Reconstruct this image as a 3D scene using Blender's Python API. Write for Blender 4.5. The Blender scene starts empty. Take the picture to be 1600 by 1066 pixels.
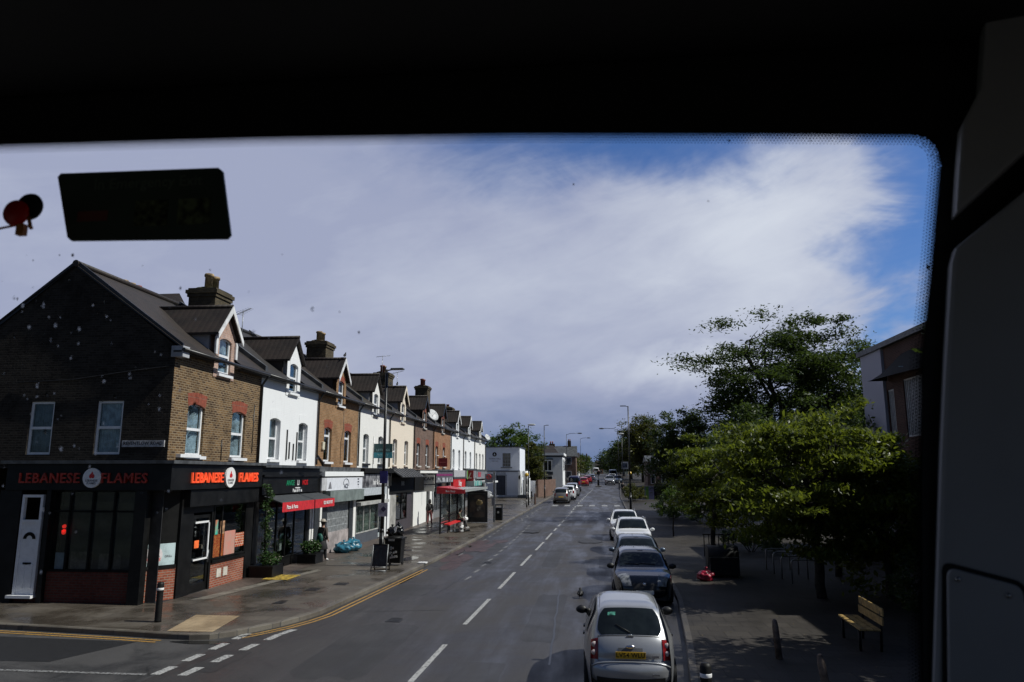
import bpy, bmesh, math, random
from mathutils import Vector, Matrix, noise
R = math.radians
sc = bpy.context.scene
COL = sc.collection

# ------------------------------------------------------------------ camera
cam_d = bpy.data.cameras.new('camera'); cam = bpy.data.objects.new('camera', cam_d); COL.objects.link(cam)
PITCH, YAW = 10.204, 6.304
cam.location = (0, 0, 3.75)
cam.rotation_euler = (R(90 + PITCH), 0, R(YAW))
cam_d.sensor_width = 36; cam_d.lens = 1150 / 1600 * 36
cam_d.clip_start = 0.02; cam_d.clip_end = 6000
cam_d.dof.use_dof = True; cam_d.dof.focus_distance = 22; cam_d.dof.aperture_fstop = 8
sc.camera = cam

# ------------------------------------------------------------------ view, sun, sky
sc.view_settings.view_transform = 'Standard'; sc.view_settings.look = 'None'
sc.view_settings.exposure = 0; sc.view_settings.gamma = 1
sun_dir = Vector((math.cos(R(48)), -0.035, math.sin(R(48)))).normalized()
sl = bpy.data.lights.new('sun', 'SUN'); sl.energy = 4.7; sl.angle = R(0.53); sl.color = (1, .955, .88)
so = bpy.data.objects.new('sun', sl); COL.objects.link(so)
so.rotation_euler = sun_dir.to_track_quat('Z', 'Y').to_euler(); so.location = (40, 0, 60)

W = bpy.data.worlds.new('World'); sc.world = W; W.use_nodes = True
def nodes_of(nt):
    class N: pass
    n = N(); n.nt = nt
    def new(t, **k):
        nd = nt.nodes.new(t)
        for a, b in k.items(): setattr(nd, a, b)
        return nd
    def lk(a, b): nt.links.new(a, b)
    def val(inp, v):
        if isinstance(v, (int, float)): inp.default_value = v
        elif isinstance(v, tuple): inp.default_value = v if len(v) != 3 or inp.type != 'RGBA' else (*v, 1)
        else: lk(v, inp)
    def m(op, a, b=None, c=None, clamp=False):
        nd = new('ShaderNodeMath', operation=op, use_clamp=clamp); val(nd.inputs[0], a)
        if b is not None: val(nd.inputs[1], b)
        if c is not None: val(nd.inputs[2], c)
        return nd.outputs[0]
    def sm(x, a, b):
        nd = new('ShaderNodeMapRange', interpolation_type='SMOOTHSTEP')
        val(nd.inputs[0], x); val(nd.inputs[1], a); val(nd.inputs[2], b); return nd.outputs[0]
    def mix(f, a, b, bt='MIX'):
        nd = new('ShaderNodeMix', data_type='RGBA', blend_type=bt)
        val(nd.inputs[0], f); val(nd.inputs[6], a); val(nd.inputs[7], b); return nd.outputs[2]
    def noi(vec, scale, detail=4, rough=.55, dist=0):
        nd = new('ShaderNodeTexNoise'); lk(vec, nd.inputs['Vector']) if vec is not None else None
        nd.inputs['Scale'].default_value = scale; nd.inputs['Detail'].default_value = detail
        nd.inputs['Roughness'].default_value = rough; nd.inputs['Distortion'].default_value = dist
        return nd
    n.new, n.lk, n.val, n.m, n.sm, n.mix, n.noi = new, lk, val, m, sm, mix, noi
    return n

def build_world():
    nt = W.node_tree; nt.nodes.clear(); n = nodes_of(nt)
    out = n.new('ShaderNodeOutputWorld'); bg = n.new('ShaderNodeBackground')
    sky = n.new('ShaderNodeTexSky', sky_type='NISHITA'); sky.sun_disc = False
    sky.sun_elevation = R(48); sky.sun_rotation = R(88); sky.altitude = 50
    sky.air_density = 1.0; sky.dust_density = .6; sky.ozone_density = 1.6
    tc = n.new('ShaderNodeTexCoord'); sep = n.new('ShaderNodeSeparateXYZ'); n.lk(tc.outputs['Generated'], sep.inputs[0])
    X, Y, Z = sep.outputs
    az = n.m('MULTIPLY', n.m('ARCTAN2', X, Y), 57.2958)
    el = n.m('MULTIPLY', n.m('ARCSINE', Z), 57.2958)
    # warp the bearings with noise so that the cloud masses get ragged edges
    cmb = n.new('ShaderNodeCombineXYZ'); n.lk(az, cmb.inputs[0]); n.lk(n.m('MULTIPLY', el, 1.9), cmb.inputs[1])
    v = cmb.outputs[0]
    w1 = n.noi(v, .075, 5, .6).outputs['Fac']; w2 = n.noi(v, .10, 5, .6, .4).outputs['Color']
    sw = n.new('ShaderNodeSeparateColor'); n.lk(w2, sw.inputs[0])
    az2 = n.m('ADD', az, n.m('MULTIPLY', n.m('SUBTRACT', sw.outputs[0], .5), 13))
    el2 = n.m('ADD', el, n.m('MULTIPLY', n.m('SUBTRACT', sw.outputs[1], .5), 7))
    def blob(a0, e0, ra, re):
        da = n.m('DIVIDE', n.m('SUBTRACT', az2, a0), ra); de = n.m('DIVIDE', n.m('SUBTRACT', el2, e0), re)
        d = n.m('ADD', n.m('MULTIPLY', da, da), n.m('MULTIPLY', de, de))
        return n.m('POWER', 2.718, n.m('MULTIPLY', d, -1.0))
    # openings of blue in the overcast
    gap = n.m('MULTIPLY', n.sm(az2, 15.5, 23.5), n.sm(n.m('ABSOLUTE', n.m('SUBTRACT', az2, 45)), 40, 22))
    top = n.m('MULTIPLY', blob(3, 25.8, 21, 4.4), 1.0)
    hz = n.m('MULTIPLY', blob(24, 2.0, 9, 2.4), .5)
    gap = n.m('MAXIMUM', n.m('MAXIMUM', gap, top), hz)
    # the shower cloud only fills the sky ahead; the unseen sky elsewhere is dimmed to deepen the shade
    hi = n.m('MULTIPLY', n.sm(el, 36, 48), .93); rear = n.sm(n.m('ABSOLUTE', n.m('ADD', az, 14)), 58, 82)
    gap = n.m('MAXIMUM', gap, n.m('MAXIMUM', hi, n.m('MULTIPLY', rear, .96)))
    wisp = n.m('MULTIPLY', blob(19, 12.6, 5.5, 1.2), n.sm(w1, .42, .62))
    wisp2 = n.m('MULTIPLY', blob(21, 9.3, 9, 1.0), n.sm(w1, .40, .58))
    cov = n.m('SUBTRACT', 1, gap, clamp=True)
    cov = n.m('ADD', cov, n.m('MULTIPLY', n.m('SUBTRACT', w1, .5), .62), clamp=True)
    st = n.new('ShaderNodeMapping'); n.lk(v, st.inputs[0]); st.vector_type = 'TEXTURE'; st.inputs['Rotation'].default_value = (0, 0, R(34)); st.inputs['Scale'].default_value = (12, 4.6, 1)
    streak = n.noi(st.outputs[0], 1.0, 6, .62, .6).outputs['Fac']
    cov = n.m('ADD', cov, n.m('MULTIPLY', n.m('SUBTRACT', streak, .5), .40), clamp=True)
    cov = n.m('MAXIMUM', n.sm(cov, -.02, .92), n.m('MULTIPLY', n.m('MAXIMUM', wisp, wisp2), .85))
    # light and grey in the clouds
    b = n.noi(v, .045, 6, .55, .3).outputs['Fac']
    bright = n.m('MAXIMUM', n.m('MULTIPLY', blob(14, 18, 11, 7.5), 1.0), n.m('MULTIPLY', blob(7, 8.2, 6, 1.9), .85))
    bright = n.m('MAXIMUM', bright, n.m('MULTIPLY', blob(-6, 14, 16, 6), .42))
    bright = n.m('ADD', bright, n.m('ADD', n.m('MULTIPLY', n.m('SUBTRACT', b, .5), 1.3), n.m('MULTIPLY', n.m('SUBTRACT', streak, .5), .5)), clamp=True)
    cloud = n.mix(bright, (.385, .410, .565), (.70, .72, .81))
    slate = n.mix(n.sm(el2, -.5, 7.0), (.095, .165, .34), cloud)
    side = n.sm(az2, -22, -4)
    cloud = n.mix(side, n.mix(n.sm(el2, -4, 6), (.40, .44, .6), cloud), slate)
    pass
    mul = n.new('ShaderNodeMix', data_type='RGBA', blend_type='MULTIPLY'); mul.inputs[0].default_value = 1
    n.lk(sky.outputs[0], mul.inputs[6]); mul.inputs[7].default_value = (.046, .066, .102, 1)
    dimmed_sky = n.mix(n.m('MULTIPLY', n.m('MAXIMUM', rear, hi), .75), mul.outputs[2], (.035, .042, .060))  # dark slate mixed into the unseen sky to cut fill light
    col = n.mix(cov, dimmed_sky, cloud)
    n.lk(col, bg.inputs[0]); bg.inputs[1].default_value = 1.0
    n.lk(bg.outputs[0], out.inputs[0])
build_world()

# ------------------------------------------------------------------ materials
MATS = {}
def pm(name, col, rough=.6, metal=0, spec=.5, vary=.12, vscale=6, bump=0, vr=(.35, .65), bscale=40, emit=0, col2=None, coat=0, rvary=0, alpha=None, trans=0, sheen=0):
    """procedural painted / plain surface with a little unevenness"""
    if name in MATS: return MATS[name]
    m = bpy.data.materials.new(name); m.use_nodes = True; nt = m.node_tree; nt.nodes.clear(); n = nodes_of(nt)
    out = n.new('ShaderNodeOutputMaterial'); p = n.new('ShaderNodeBsdfPrincipled'); n.lk(p.outputs[0], out.inputs[0])
    tc = n.new('ShaderNodeTexCoord'); v = tc.outputs['Object']
    f = n.noi(v, vscale, 5, .6).outputs['Fac']
    c2 = col2 or tuple(max(0, c * (1 - vary * 2.2)) for c in col)
    n.val(p.inputs['Base Color'], n.mix(n.sm(f, *vr), c2, tuple(col)))
    if rvary: n.val(p.inputs['Roughness'], n.m('ADD', rough, n.m('MULTIPLY', n.m('SUBTRACT', f, .5), rvary), clamp=True))
    else: p.inputs['Roughness'].default_value = rough
    p.inputs['Metallic'].default_value = metal; p.inputs['Specular IOR Level'].default_value = spec
    if coat: p.inputs['Coat Weight'].default_value = coat; p.inputs['Coat Roughness'].default_value = .04
    if bump:
        bn = n.new('ShaderNodeBump'); bn.inputs['Strength'].default_value = bump; bn.inputs['Distance'].default_value = .02
        n.lk(n.noi(v, bscale, 4, .6).outputs['Fac'], bn.inputs['Height']); n.lk(bn.outputs[0], p.inputs['Normal'])
    if emit: p.inputs['Emission Color'].default_value = (*col, 1); p.inputs['Emission Strength'].default_value = emit
    MATS[name] = m; return m

def wall_uv(n, rot=False):
    """object coordinates folded so that bricks course along either wall direction"""
    tc = n.new('ShaderNodeTexCoord'); s = n.new('ShaderNodeSeparateXYZ'); n.lk(tc.outputs['Object'], s.inputs[0])
    c = n.new('ShaderNodeCombineXYZ'); n.lk(n.m('ADD', s.outputs[0], s.outputs[1]), c.inputs[0]); n.lk(s.outputs[2], c.inputs[1])
    return c.outputs[0], tc.outputs['Object']

def brick_mat(name, c1, c2, mortar, bw=.225, bh=.075, rough=.85, ms=.012, soot=0.0, off=.5, bump=.5):
    if name in MATS: return MATS[name]
    m = bpy.data.materials.new(name); m.use_nodes = True; nt = m.node_tree; nt.nodes.clear(); n = nodes_of(nt)
    out = n.new('ShaderNodeOutputMaterial'); p = n.new('ShaderNodeBsdfPrincipled'); n.lk(p.outputs[0], out.inputs[0])
    uv, ob = wall_uv(n)
    br = n.new('ShaderNodeTexBrick'); br.offset = off; n.lk(uv, br.inputs['Vector'])
    br.inputs['Scale'].default_value = 1; br.inputs['Brick Width'].default_value = bw; br.inputs['Row Height'].default_value = bh
    br.inputs['Mortar Size'].default_value = ms; br.inputs['Mortar Smooth'].default_value = .25
    br.inputs['Bias'].default_value = -.1
    br.inputs['Color1'].default_value = (*c1, 1); br.inputs['Color2'].default_value = (*c2, 1); br.inputs['Mortar'].default_value = (*mortar, 1)
    big = n.noi(ob, 1.1, 5, .65).outputs['Fac']; fine = n.noi(ob, 9, 4, .6).outputs['Fac']
    c = n.mix(n.m('MULTIPLY', n.sm(big, .42, .72), .55 + soot), br.outputs['Color'], tuple(x * .42 for x in c1))
    c = n.mix(n.m('MULTIPLY', n.sm(fine, .45, .75), .35), c, tuple(min(1, x * 1.5) for x in c2))
    n.val(p.inputs['Base Color'], c); p.inputs['Roughness'].default_value = rough; p.inputs['Specular IOR Level'].default_value = .2
    bn = n.new('ShaderNodeBump'); bn.inputs['Strength'].default_value = bump; bn.inputs['Distance'].default_value = .01
    n.lk(n.m('SUBTRACT', fine, br.outputs['Fac']), bn.inputs['Height']); n.lk(bn.outputs[0], p.inputs['Normal'])
    MATS[name] = m; return m

def render_mat(name, col, dirt=(.25, .24, .22), amt=.5, rough=.8):
    """painted masonry: faint courses, rain streaks that run down the wall"""
    if name in MATS: return MATS[name]
    m = bpy.data.materials.new(name); m.use_nodes = True; nt = m.node_tree; nt.nodes.clear(); n = nodes_of(nt)
    out = n.new('ShaderNodeOutputMaterial'); p = n.new('ShaderNodeBsdfPrincipled'); n.lk(p.outputs[0], out.inputs[0])
    uv, ob = wall_uv(n)
    mp = n.new('ShaderNodeMapping'); n.lk(ob, mp.inputs[0]); mp.inputs['Scale'].default_value = (3.2, 3.2, .35)
    st = n.noi(mp.outputs[0], 1.6, 6, .7).outputs['Fac']; sp = n.noi(ob, 2.3, 6, .7).outputs['Fac']
    f = n.m('MULTIPLY', n.m('MULTIPLY', n.sm(st, .5, .8), n.sm(sp, .35, .7)), amt)
    n.val(p.inputs['Base Color'], n.mix(f, tuple(col), dirt)); p.inputs['Roughness'].default_value = rough
    br = n.new('ShaderNodeTexBrick'); n.lk(uv, br.inputs['Vector']); br.inputs['Scale'].default_value = 1
    br.inputs['Brick Width'].default_value = .225; br.inputs['Row Height'].default_value = .075; br.inputs['Mortar Size'].default_value = .01
    bn = n.new('ShaderNodeBump'); bn.inputs['Strength'].default_value = .22; bn.inputs['Distance'].default_value = .01
    n.lk(n.m('SUBTRACT', sp, br.outputs['Fac']), bn.inputs['Height']); n.lk(bn.outputs[0], p.inputs['Normal'])
    MATS[name] = m; return m

def tile_mat(name, col, col2, axis=1, pitch=.3, row=.33):
    """interlocking roof tiles: rolls across, courses down the slope"""
    if name in MATS: return MATS[name]
    m = bpy.data.materials.new(name); m.use_nodes = True; nt = m.node_tree; nt.nodes.clear(); n = nodes_of(nt)
    out = n.new('ShaderNodeOutputMaterial'); p = n.new('ShaderNodeBsdfPrincipled'); n.lk(p.outputs[0], out.inputs[0])
    tc = n.new('ShaderNodeTexCoord'); s = n.new('ShaderNodeSeparateXYZ'); n.lk(tc.outputs['Object'], s.inputs[0])
    along = s.outputs[axis]; down = s.outputs[2]
    roll = n.m('ABSOLUTE', n.m('SINE', n.m('MULTIPLY', along, math.pi / pitch)))
    fr = n.m('FRACT', n.m('DIVIDE', down, row * .62))
    big = n.noi(tc.outputs['Object'], 1.7, 6, .65).outputs['Fac']; fine = n.noi(tc.outputs['Object'], 14, 4, .6).outputs['Fac']
    c = n.mix(n.sm(big, .4, .65), tuple(col), tuple(col2))
    c = n.mix(n.m('MULTIPLY', n.sm(fine, .5, .75), .4), c, (.045, .05, .03))
    c = n.mix(n.m('MULTIPLY', n.sm(fr, .16, .0), .5), c, (.012, .011, .01))
    n.val(p.inputs['Base Color'], c); p.inputs['Roughness'].default_value = .62
    h = n.m('ADD', n.m('MULTIPLY', roll, .35), n.m('MULTIPLY', fr, 1.0))
    bn = n.new('ShaderNodeBump'); bn.inputs['Strength'].default_value = .5; bn.inputs['Distance'].default_value = .035
    n.lk(h, bn.inputs['Height']); n.lk(bn.outputs[0], p.inputs['Normal'])
    MATS[name] = m; return m

def asphalt_mat(name, base=(.038, .035, .034), wet=.8, patch=(.024, .022, .022), scale=1.0):
    if name in MATS: return MATS[name]
    m = bpy.data.materials.new(name); m.use_nodes = True; nt = m.node_tree; nt.nodes.clear(); n = nodes_of(nt)
    out = n.new('ShaderNodeOutputMaterial'); p = n.new('ShaderNodeBsdfPrincipled'); n.lk(p.outputs[0], out.inputs[0])
    tc = n.new('ShaderNodeTexCoord'); v = tc.outputs['Object']
    mp = n.new('ShaderNodeMapping'); n.lk(v, mp.inputs[0]); mp.inputs['Scale'].default_value = (1.3, .16, 1)
    tracks = n.noi(mp.outputs[0], .9, 5, .6, .2).outputs['Fac']; blot = n.noi(v, .33, 6, .65, .5).outputs['Fac']
    grit = n.noi(v, 55 * scale, 3, .7).outputs['Fac']; spk = n.noi(v, 17 * scale, 4, .8).outputs['Fac']
    c = n.mix(n.sm(blot, .42, .62), tuple(base), tuple(patch))
    c = n.mix(n.m('MULTIPLY', n.sm(grit, .5, .78), .55), c, tuple(x * 2.4 for x in base))
    c = n.mix(n.m('MULTIPLY', n.sm(spk, .6, .8), .35), c, (.012, .012, .012))
    # hairline cracks and the seams of old trenches
    vo = n.new('ShaderNodeTexVoronoi', feature='DISTANCE_TO_EDGE'); n.lk(mp.outputs[0], vo.inputs['Vector']); vo.inputs['Scale'].default_value = .8
    cr = n.m('MULTIPLY', n.sm(vo.outputs['Distance'], .012, .0), n.sm(blot, .45, .6))
    c = n.mix(n.m('MULTIPLY', cr, .8), c, (.01, .01, .01))
    n.val(p.inputs['Base Color'], c)
    w = n.m('ADD', n.m('MULTIPLY', n.sm(tracks, .38, .66), .5), n.m('MULTIPLY', n.sm(blot, .35, .7), .5))
    n.val(p.inputs['Roughness'], n.m('SUBTRACT', .68, n.m('MULTIPLY', w, wet * .55)))
    p.inputs['Specular IOR Level'].default_value = .5
    bn = n.new('ShaderNodeBump'); bn.inputs['Strength'].default_value = .35; bn.inputs['Distance'].default_value = .006
    n.lk(grit, bn.inputs['Height']); n.lk(bn.outputs[0], p.inputs['Normal'])
    MATS[name] = m; return m

def paving_mat(name, c1, c2, mortar, bw=.9, bh=.6, wet=.7, rotz=0, spec=.5):
    if name in MATS: return MATS[name]
    m = bpy.data.materials.new(name); m.use_nodes = True; nt = m.node_tree; nt.nodes.clear(); n = nodes_of(nt)
    out = n.new('ShaderNodeOutputMaterial'); p = n.new('ShaderNodeBsdfPrincipled'); n.lk(p.outputs[0], out.inputs[0])
    tc = n.new('ShaderNodeTexCoord'); v = tc.outputs['Object']
    mp = n.new('ShaderNodeMapping'); n.lk(v, mp.inputs[0]); mp.inputs['Rotation'].default_value = (0, 0, rotz)
    br = n.new('ShaderNodeTexBrick'); n.lk(mp.outputs[0], br.inputs['Vector']); br.inputs['Scale'].default_value = 1
    br.inputs['Brick Width'].default_value = bw; br.inputs['Row Height'].default_value = bh; br.inputs['Mortar Size'].default_value = .009
    br.inputs['Color1'].default_value = (*c1, 1); br.inputs['Color2'].default_value = (*c2, 1); br.inputs['Mortar'].default_value = (*mortar, 1)
    big = n.noi(v, .55, 6, .65, .4).outputs['Fac']; fine = n.noi(v, 6, 5, .7).outputs['Fac']; grit = n.noi(v, 60, 3, .6).outputs['Fac']
    c = n.mix(n.m('MULTIPLY', n.sm(big, .4, .66), .6), br.outputs['Color'], tuple(x * .5 for x in c1))
    c = n.mix(n.m('MULTIPLY', n.sm(fine, .5, .75), .3), c, tuple(min(1, x * 1.6) for x in c2))
    c = n.mix(n.m('MULTIPLY', n.sm(n.noi(v, 23, 2, .5).outputs['Fac'], .70, .74), .75), c, (.015, .015, .015))
    n.val(p.inputs['Base Color'], c)
    n.val(p.inputs['Roughness'], n.m('SUBTRACT', .7, n.m('MULTIPLY', n.sm(big, .36, .62), wet * .62))); p.inputs['Specular IOR Level'].default_value = spec
    bn = n.new('ShaderNodeBump'); bn.inputs['Strength'].default_value = .4; bn.inputs['Distance'].default_value = .008
    n.lk(n.m('SUBTRACT', n.m('MULTIPLY', grit, .4), br.outputs['Fac']), bn.inputs['Height']); n.lk(bn.outputs[0], p.inputs['Normal'])
    MATS[name] = m; return m

def glass_mat(name='window_glass', tint=(.8, .85, .85), dark=.25):
    """thin pane: mostly clear, with a sharp reflection that grows at a grazing view"""
    if name in MATS: return MATS[name]
    m = bpy.data.materials.new(name); m.use_nodes = True; nt = m.node_tree; nt.nodes.clear(); n = nodes_of(nt)
    out = n.new('ShaderNodeOutputMaterial'); tr = n.new('ShaderNodeBsdfTransparent'); tr.inputs[0].default_value = (*tint, 1)
    gl = n.new('ShaderNodeBsdfGlossy'); gl.inputs['Roughness'].default_value = .02; gl.inputs[0].default_value = (.9, .93, .95, 1)
    fr = n.new('ShaderNodeLayerWeight'); fr.inputs[0].default_value = .5
    ms = n.new('ShaderNodeMixShader'); n.lk(n.m('ADD', n.m('MULTIPLY', n.m('POWER', fr.outputs['Facing'], 3.5), .8), .04, clamp=True), ms.inputs[0]); n.lk(tr.outputs[0], ms.inputs[1]); n.lk(gl.outputs[0], ms.inputs[2])
    n.lk(ms.outputs[0], out.inputs[0]); MATS[name] = m; return m

def leaf_mat(name, c1, c2, trans=.35, rough=.45):
    if name in MATS: return MATS[name]
    m = bpy.data.materials.new(name); m.use_nodes = True; nt = m.node_tree; nt.nodes.clear(); n = nodes_of(nt)
    out = n.new('ShaderNodeOutputMaterial'); p = n.new('ShaderNodeBsdfPrincipled')
    tc = n.new('ShaderNodeTexCoord'); v = tc.outputs['Object']
    f = n.noi(v, 1.1, 3, .6).outputs['Fac']; f2 = n.noi(v, 13, 2, .6).outputs['Fac']
    c = n.mix(n.sm(n.m('ADD', n.m('MULTIPLY', f, .5), n.m('MULTIPLY', f2, .5)), .38, .62), tuple(c1), tuple(c2))
    n.val(p.inputs['Base Color'], c); p.inputs['Roughness'].default_value = rough; p.inputs['Specular IOR Level'].default_value = .3
    tl = n.new('ShaderNodeBsdfTranslucent'); n.val(tl.inputs[0], n.mix(.5, c, (c2[0] * 1.6, c2[1] * 1.6, c2[2] * .7)))
    ms = n.new('ShaderNodeMixShader'); ms.inputs[0].default_value = trans; n.lk(p.outputs[0], ms.inputs[1]); n.lk(tl.outputs[0], ms.inputs[2])
    n.lk(ms.outputs[0], out.inputs[0]); MATS[name] = m; return m

# ------------------------------------------------------------------ mesh builder
class MB:
    def __init__(s): s.v = []; s.f = []; s.sm = []
    def add(s, vs, fs, smooth=False):
        b = len(s.v); s.v += [Vector(p) for p in vs]; s.f += [tuple(b + i for i in f) for f in fs]; s.sm += [smooth] * len(fs); return s
    def box(s, x0, x1, y0, y1, z0, z1, M=None):
        vs = [Vector((x, y, z)) for x in (x0, x1) for y in (y0, y1) for z in (z0, z1)]
        if M is not None: vs = [M @ p for p in vs]
        return s.add(vs, [(0, 1, 3, 2), (4, 6, 7, 5), (0, 4, 5, 1), (2, 3, 7, 6), (0, 2, 6, 4), (1, 5, 7, 3)])
    def tube(s, pts, r, n=8, cap=True, smooth=True):
        """tube through points, r a number or one radius per point"""
        pts = [Vector(p) for p in pts]; k = len(pts); rs = r if isinstance(r, (list, tuple)) else [r] * k
        vs = []; up = None
        for i, p in enumerate(pts):
            d = (pts[min(i + 1, k - 1)] - pts[max(i - 1, 0)]).normalized()
            if up is None or abs(up.dot(d)) > .95: up = Vector((0, 0, 1)) if abs(d.z) < .9 else Vector((1, 0, 0))
            a = d.cross(up).normalized(); b = a.cross(d).normalized(); up = b
            for j in range(n):
                t = 2 * math.pi * j / n; vs.append(p + (a * math.cos(t) + b * math.sin(t)) * rs[i])
        fs = [(i * n + j, i * n + (j + 1) % n, (i + 1) * n + (j + 1) % n, (i + 1) * n + j) for i in range(k - 1) for j in range(n)]
        s.add(vs, fs, smooth)
        if cap: b = len(s.v) - len(vs); s.f += [tuple(b + j for j in range(n))[::-1], tuple(b + (k - 1) * n + j for j in range(n))]; s.sm += [False, False]
        return s
    def lathe(s, prof, c=(0, 0, 0), n=16, smooth=True, M=None):
        """prof = [(radius, height)...] turned round z"""
        c = Vector(c); vs = []
        for r, z in prof:
            for j in range(n):
                t = 2 * math.pi * j / n; q = Vector((r * math.cos(t), r * math.sin(t), z))
                vs.append((M @ q if M is not None else q) + c)
        k = len(prof); fs = [(i * n + j, i * n + (j + 1) % n, (i + 1) * n + (j + 1) % n, (i + 1) * n + j) for i in range(k - 1) for j in range(n)]
        s.add(vs, fs, smooth); b = len(s.v) - len(vs)
        s.f += [tuple(b + j for j in range(n))[::-1], tuple(b + (k - 1) * n + j for j in range(n))]; s.sm += [False, False]
        return s
    def prism(s, pts, o, a, b, d):
        """flat outline pts=(u,v) on plane o + u*a + v*b, given the thickness vector d"""
        o, a, b, d = Vector(o), Vector(a), Vector(b), Vector(d); k = len(pts)
        vs = [o + a * u + b * v for u, v in pts]; vs += [p + d for p in vs]
        fs = [tuple(range(k))[::-1], tuple(range(k, 2 * k))] + [(i, (i + 1) % k, k + (i + 1) % k, k + i) for i in range(k)]
        return s.add(vs, fs)
    def quad(s, *p): return s.add(p, [tuple(range(len(p)))])
    def grid(s, P, smooth=True, closed_u=False):
        """P[i][j] rows of points"""
        a, b = len(P), len(P[0]); vs = [q for row in P for q in row]
        fs = [(i * b + j, i * b + (j + 1) % b, (i + 1) * b + (j + 1) % b, (i + 1) * b + j) for i in range(a - 1) for j in range(b if closed_u else b - 1)]
        return s.add(vs, fs, smooth)
    def blob(s, c, r, n=10, k=7, seed=0, amp=.15, M=None):
        c = Vector(c); rx, ry, rz = r if isinstance(r, (tuple, list)) else (r, r, r); P = []
        for i in range(k + 1):
            ph = math.pi * i / k; row = []
            for j in range(n):
                t = 2 * math.pi * j / n; q = Vector((math.sin(ph) * math.cos(t), math.sin(ph) * math.sin(t), math.cos(ph)))
                f = 1 + amp * noise.noise(q * 1.9 + Vector((seed, seed * 2.3, 0))) * 2
                row.append(c + Vector((q.x * rx, q.y * ry, q.z * rz)) * f)
            P.append(row)
        return s.grid(P, True, True)
    def build(s, name, mat, parent=None, bevel=0, mats=None, recalc=True, auto=True):
        me = bpy.data.meshes.new(name); off = Vector((0, 0, 0))
        if parent is not None:
            q = parent
            while q is not None: off += q.location; q = q.parent
        me.from_pydata([p - off for p in s.v], [], s.f); me.update()
        for i, p in enumerate(me.polygons): p.use_smooth = s.sm[i]
        if recalc:
            bm = bmesh.new(); bm.from_mesh(me); bmesh.ops.recalc_face_normals(bm, faces=bm.faces)
            if bevel:
                es = [e for e in bm.edges if len(e.link_faces) == 2 and e.calc_face_angle(0) > .6]
                bmesh.ops.bevel(bm, geom=es, offset=bevel, segments=2, profile=.6, affect='EDGES', clamp_overlap=True)
            bm.to_mesh(me); bm.free()
        o = bpy.data.objects.new(name, me); COL.objects.link(o)
        for mm in (mats or [mat]): me.materials.append(mm)
        if parent is not None: o.parent = parent
        return o
    def each(s, name, mat, parent=None, per=8, **k):
        """every box of this builder becomes a part of its own"""
        out = []
        for i in range(0, len(s.v), per):
            q = MB(); q.v = s.v[i:i + per]; q.f = [tuple(j - i for j in f) for f in s.f if i <= f[0] < i + per]; q.sm = [False] * len(q.f); out.append(q.build(name, mat, parent, **k))
        return out

def empty(name, loc=(0, 0, 0)):
    o = bpy.data.objects.new(name, None); COL.objects.link(o); o.location = loc; o.empty_display_size = .2; return o
def tag(o, label=None, cat=None, group=None, kind=None):
    if label: o['label'] = label
    if cat: o['category'] = cat
    if group: o['group'] = group
    if kind: o['kind'] = kind
    return o
def thing(name, loc, label, cat, group=None): return tag(empty(name, loc), label, cat, group)
def copy_tree(o, parent=None):
    c = o.copy(); COL.objects.link(c); c.parent = parent
    for ch in list(o.children): copy_tree(ch, c)
    return c

def text_mesh(mb, txt, o, a, b, size, thick=.012, align='CENTER', spacing=1.0, shear=0):
    """lettering laid on a plane: o anchor, a reading direction, b up"""
    cu = bpy.data.curves.new('lettering', 'FONT'); cu.body = txt; cu.size = 1; cu.align_x = align; cu.align_y = 'CENTER'
    cu.extrude = 0; cu.space_character = spacing; cu.shear = shear; cu.resolution_u = 2; cu.offset = .012
    ob = bpy.data.objects.new('lettering', cu); COL.objects.link(ob); bpy.context.view_layer.update()
    me = bpy.data.meshes.new_from_object(ob.evaluated_get(bpy.context.evaluated_depsgraph_get()))
    o, a, b = Vector(o), Vector(a).normalized(), Vector(b).normalized(); nrm = a.cross(b)
    bm = bmesh.new(); bm.from_mesh(me)
    g = bmesh.ops.extrude_face_region(bm, geom=list(bm.faces)); vs = [e for e in g['geom'] if isinstance(e, bmesh.types.BMVert)]
    for q in vs: q.co.z += thick / size
    bm.verts.index_update()
    mb.add([o + (a * q.co.x + b * q.co.y + nrm * q.co.z) * size for q in bm.verts], [tuple(q.index for q in f.verts) for f in bm.faces])
    bm.free(); bpy.data.objects.remove(ob); bpy.data.curves.remove(cu); bpy.data.meshes.remove(me)

# ------------------------------------------------------------------ lie of the land
def gz(Y):
    if Y < 40: return 0.0
    if Y < 55: return (Y - 40) ** 2 * .02 / 30
    if Y < 190: return .15 + .02 * (Y - 55)
    t = min(Y - 190, 70.0); return 2.85 + .02 * t * (1 - t / 140)
def interp(tab, y):
    if y <= tab[0][0]: return tab[0][1]
    for (a, b), (c, d) in zip(tab, tab[1:]):
        if y <= c: return b + (d - b) * (y - a) / (c - a)
    return tab[-1][1]
KL = [(20.76, -7.67), (24, -7.53), (33, -7.15), (48.5, -6.93), (60, -6.55), (72, -6.1), (82.6, -5.8), (100, -5.24), (118, -4.5), (135, -3.5), (160, -2.4), (220, -.5), (320, 2.2), (420, 6)]
KR = [(-30, 1.42), (12, 1.42), (18, 2.0), (24, 2.45), (34, 2.75), (60, 2.85), (74, 2.88), (92, 3.05), (115, 3.75), (138, 4.6), (200, 6.1), (320, 8.6), (420, 13)]
CL = [(10, -3.58), (17, -3.5), (24, -3.35), (36.8, -3.12), (49, -2.85), (56, -2.6), (65, -2.25), (78, -1.95), (100, -1.1), (131, .3), (200, 2.8), (320, 5.4)]
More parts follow.
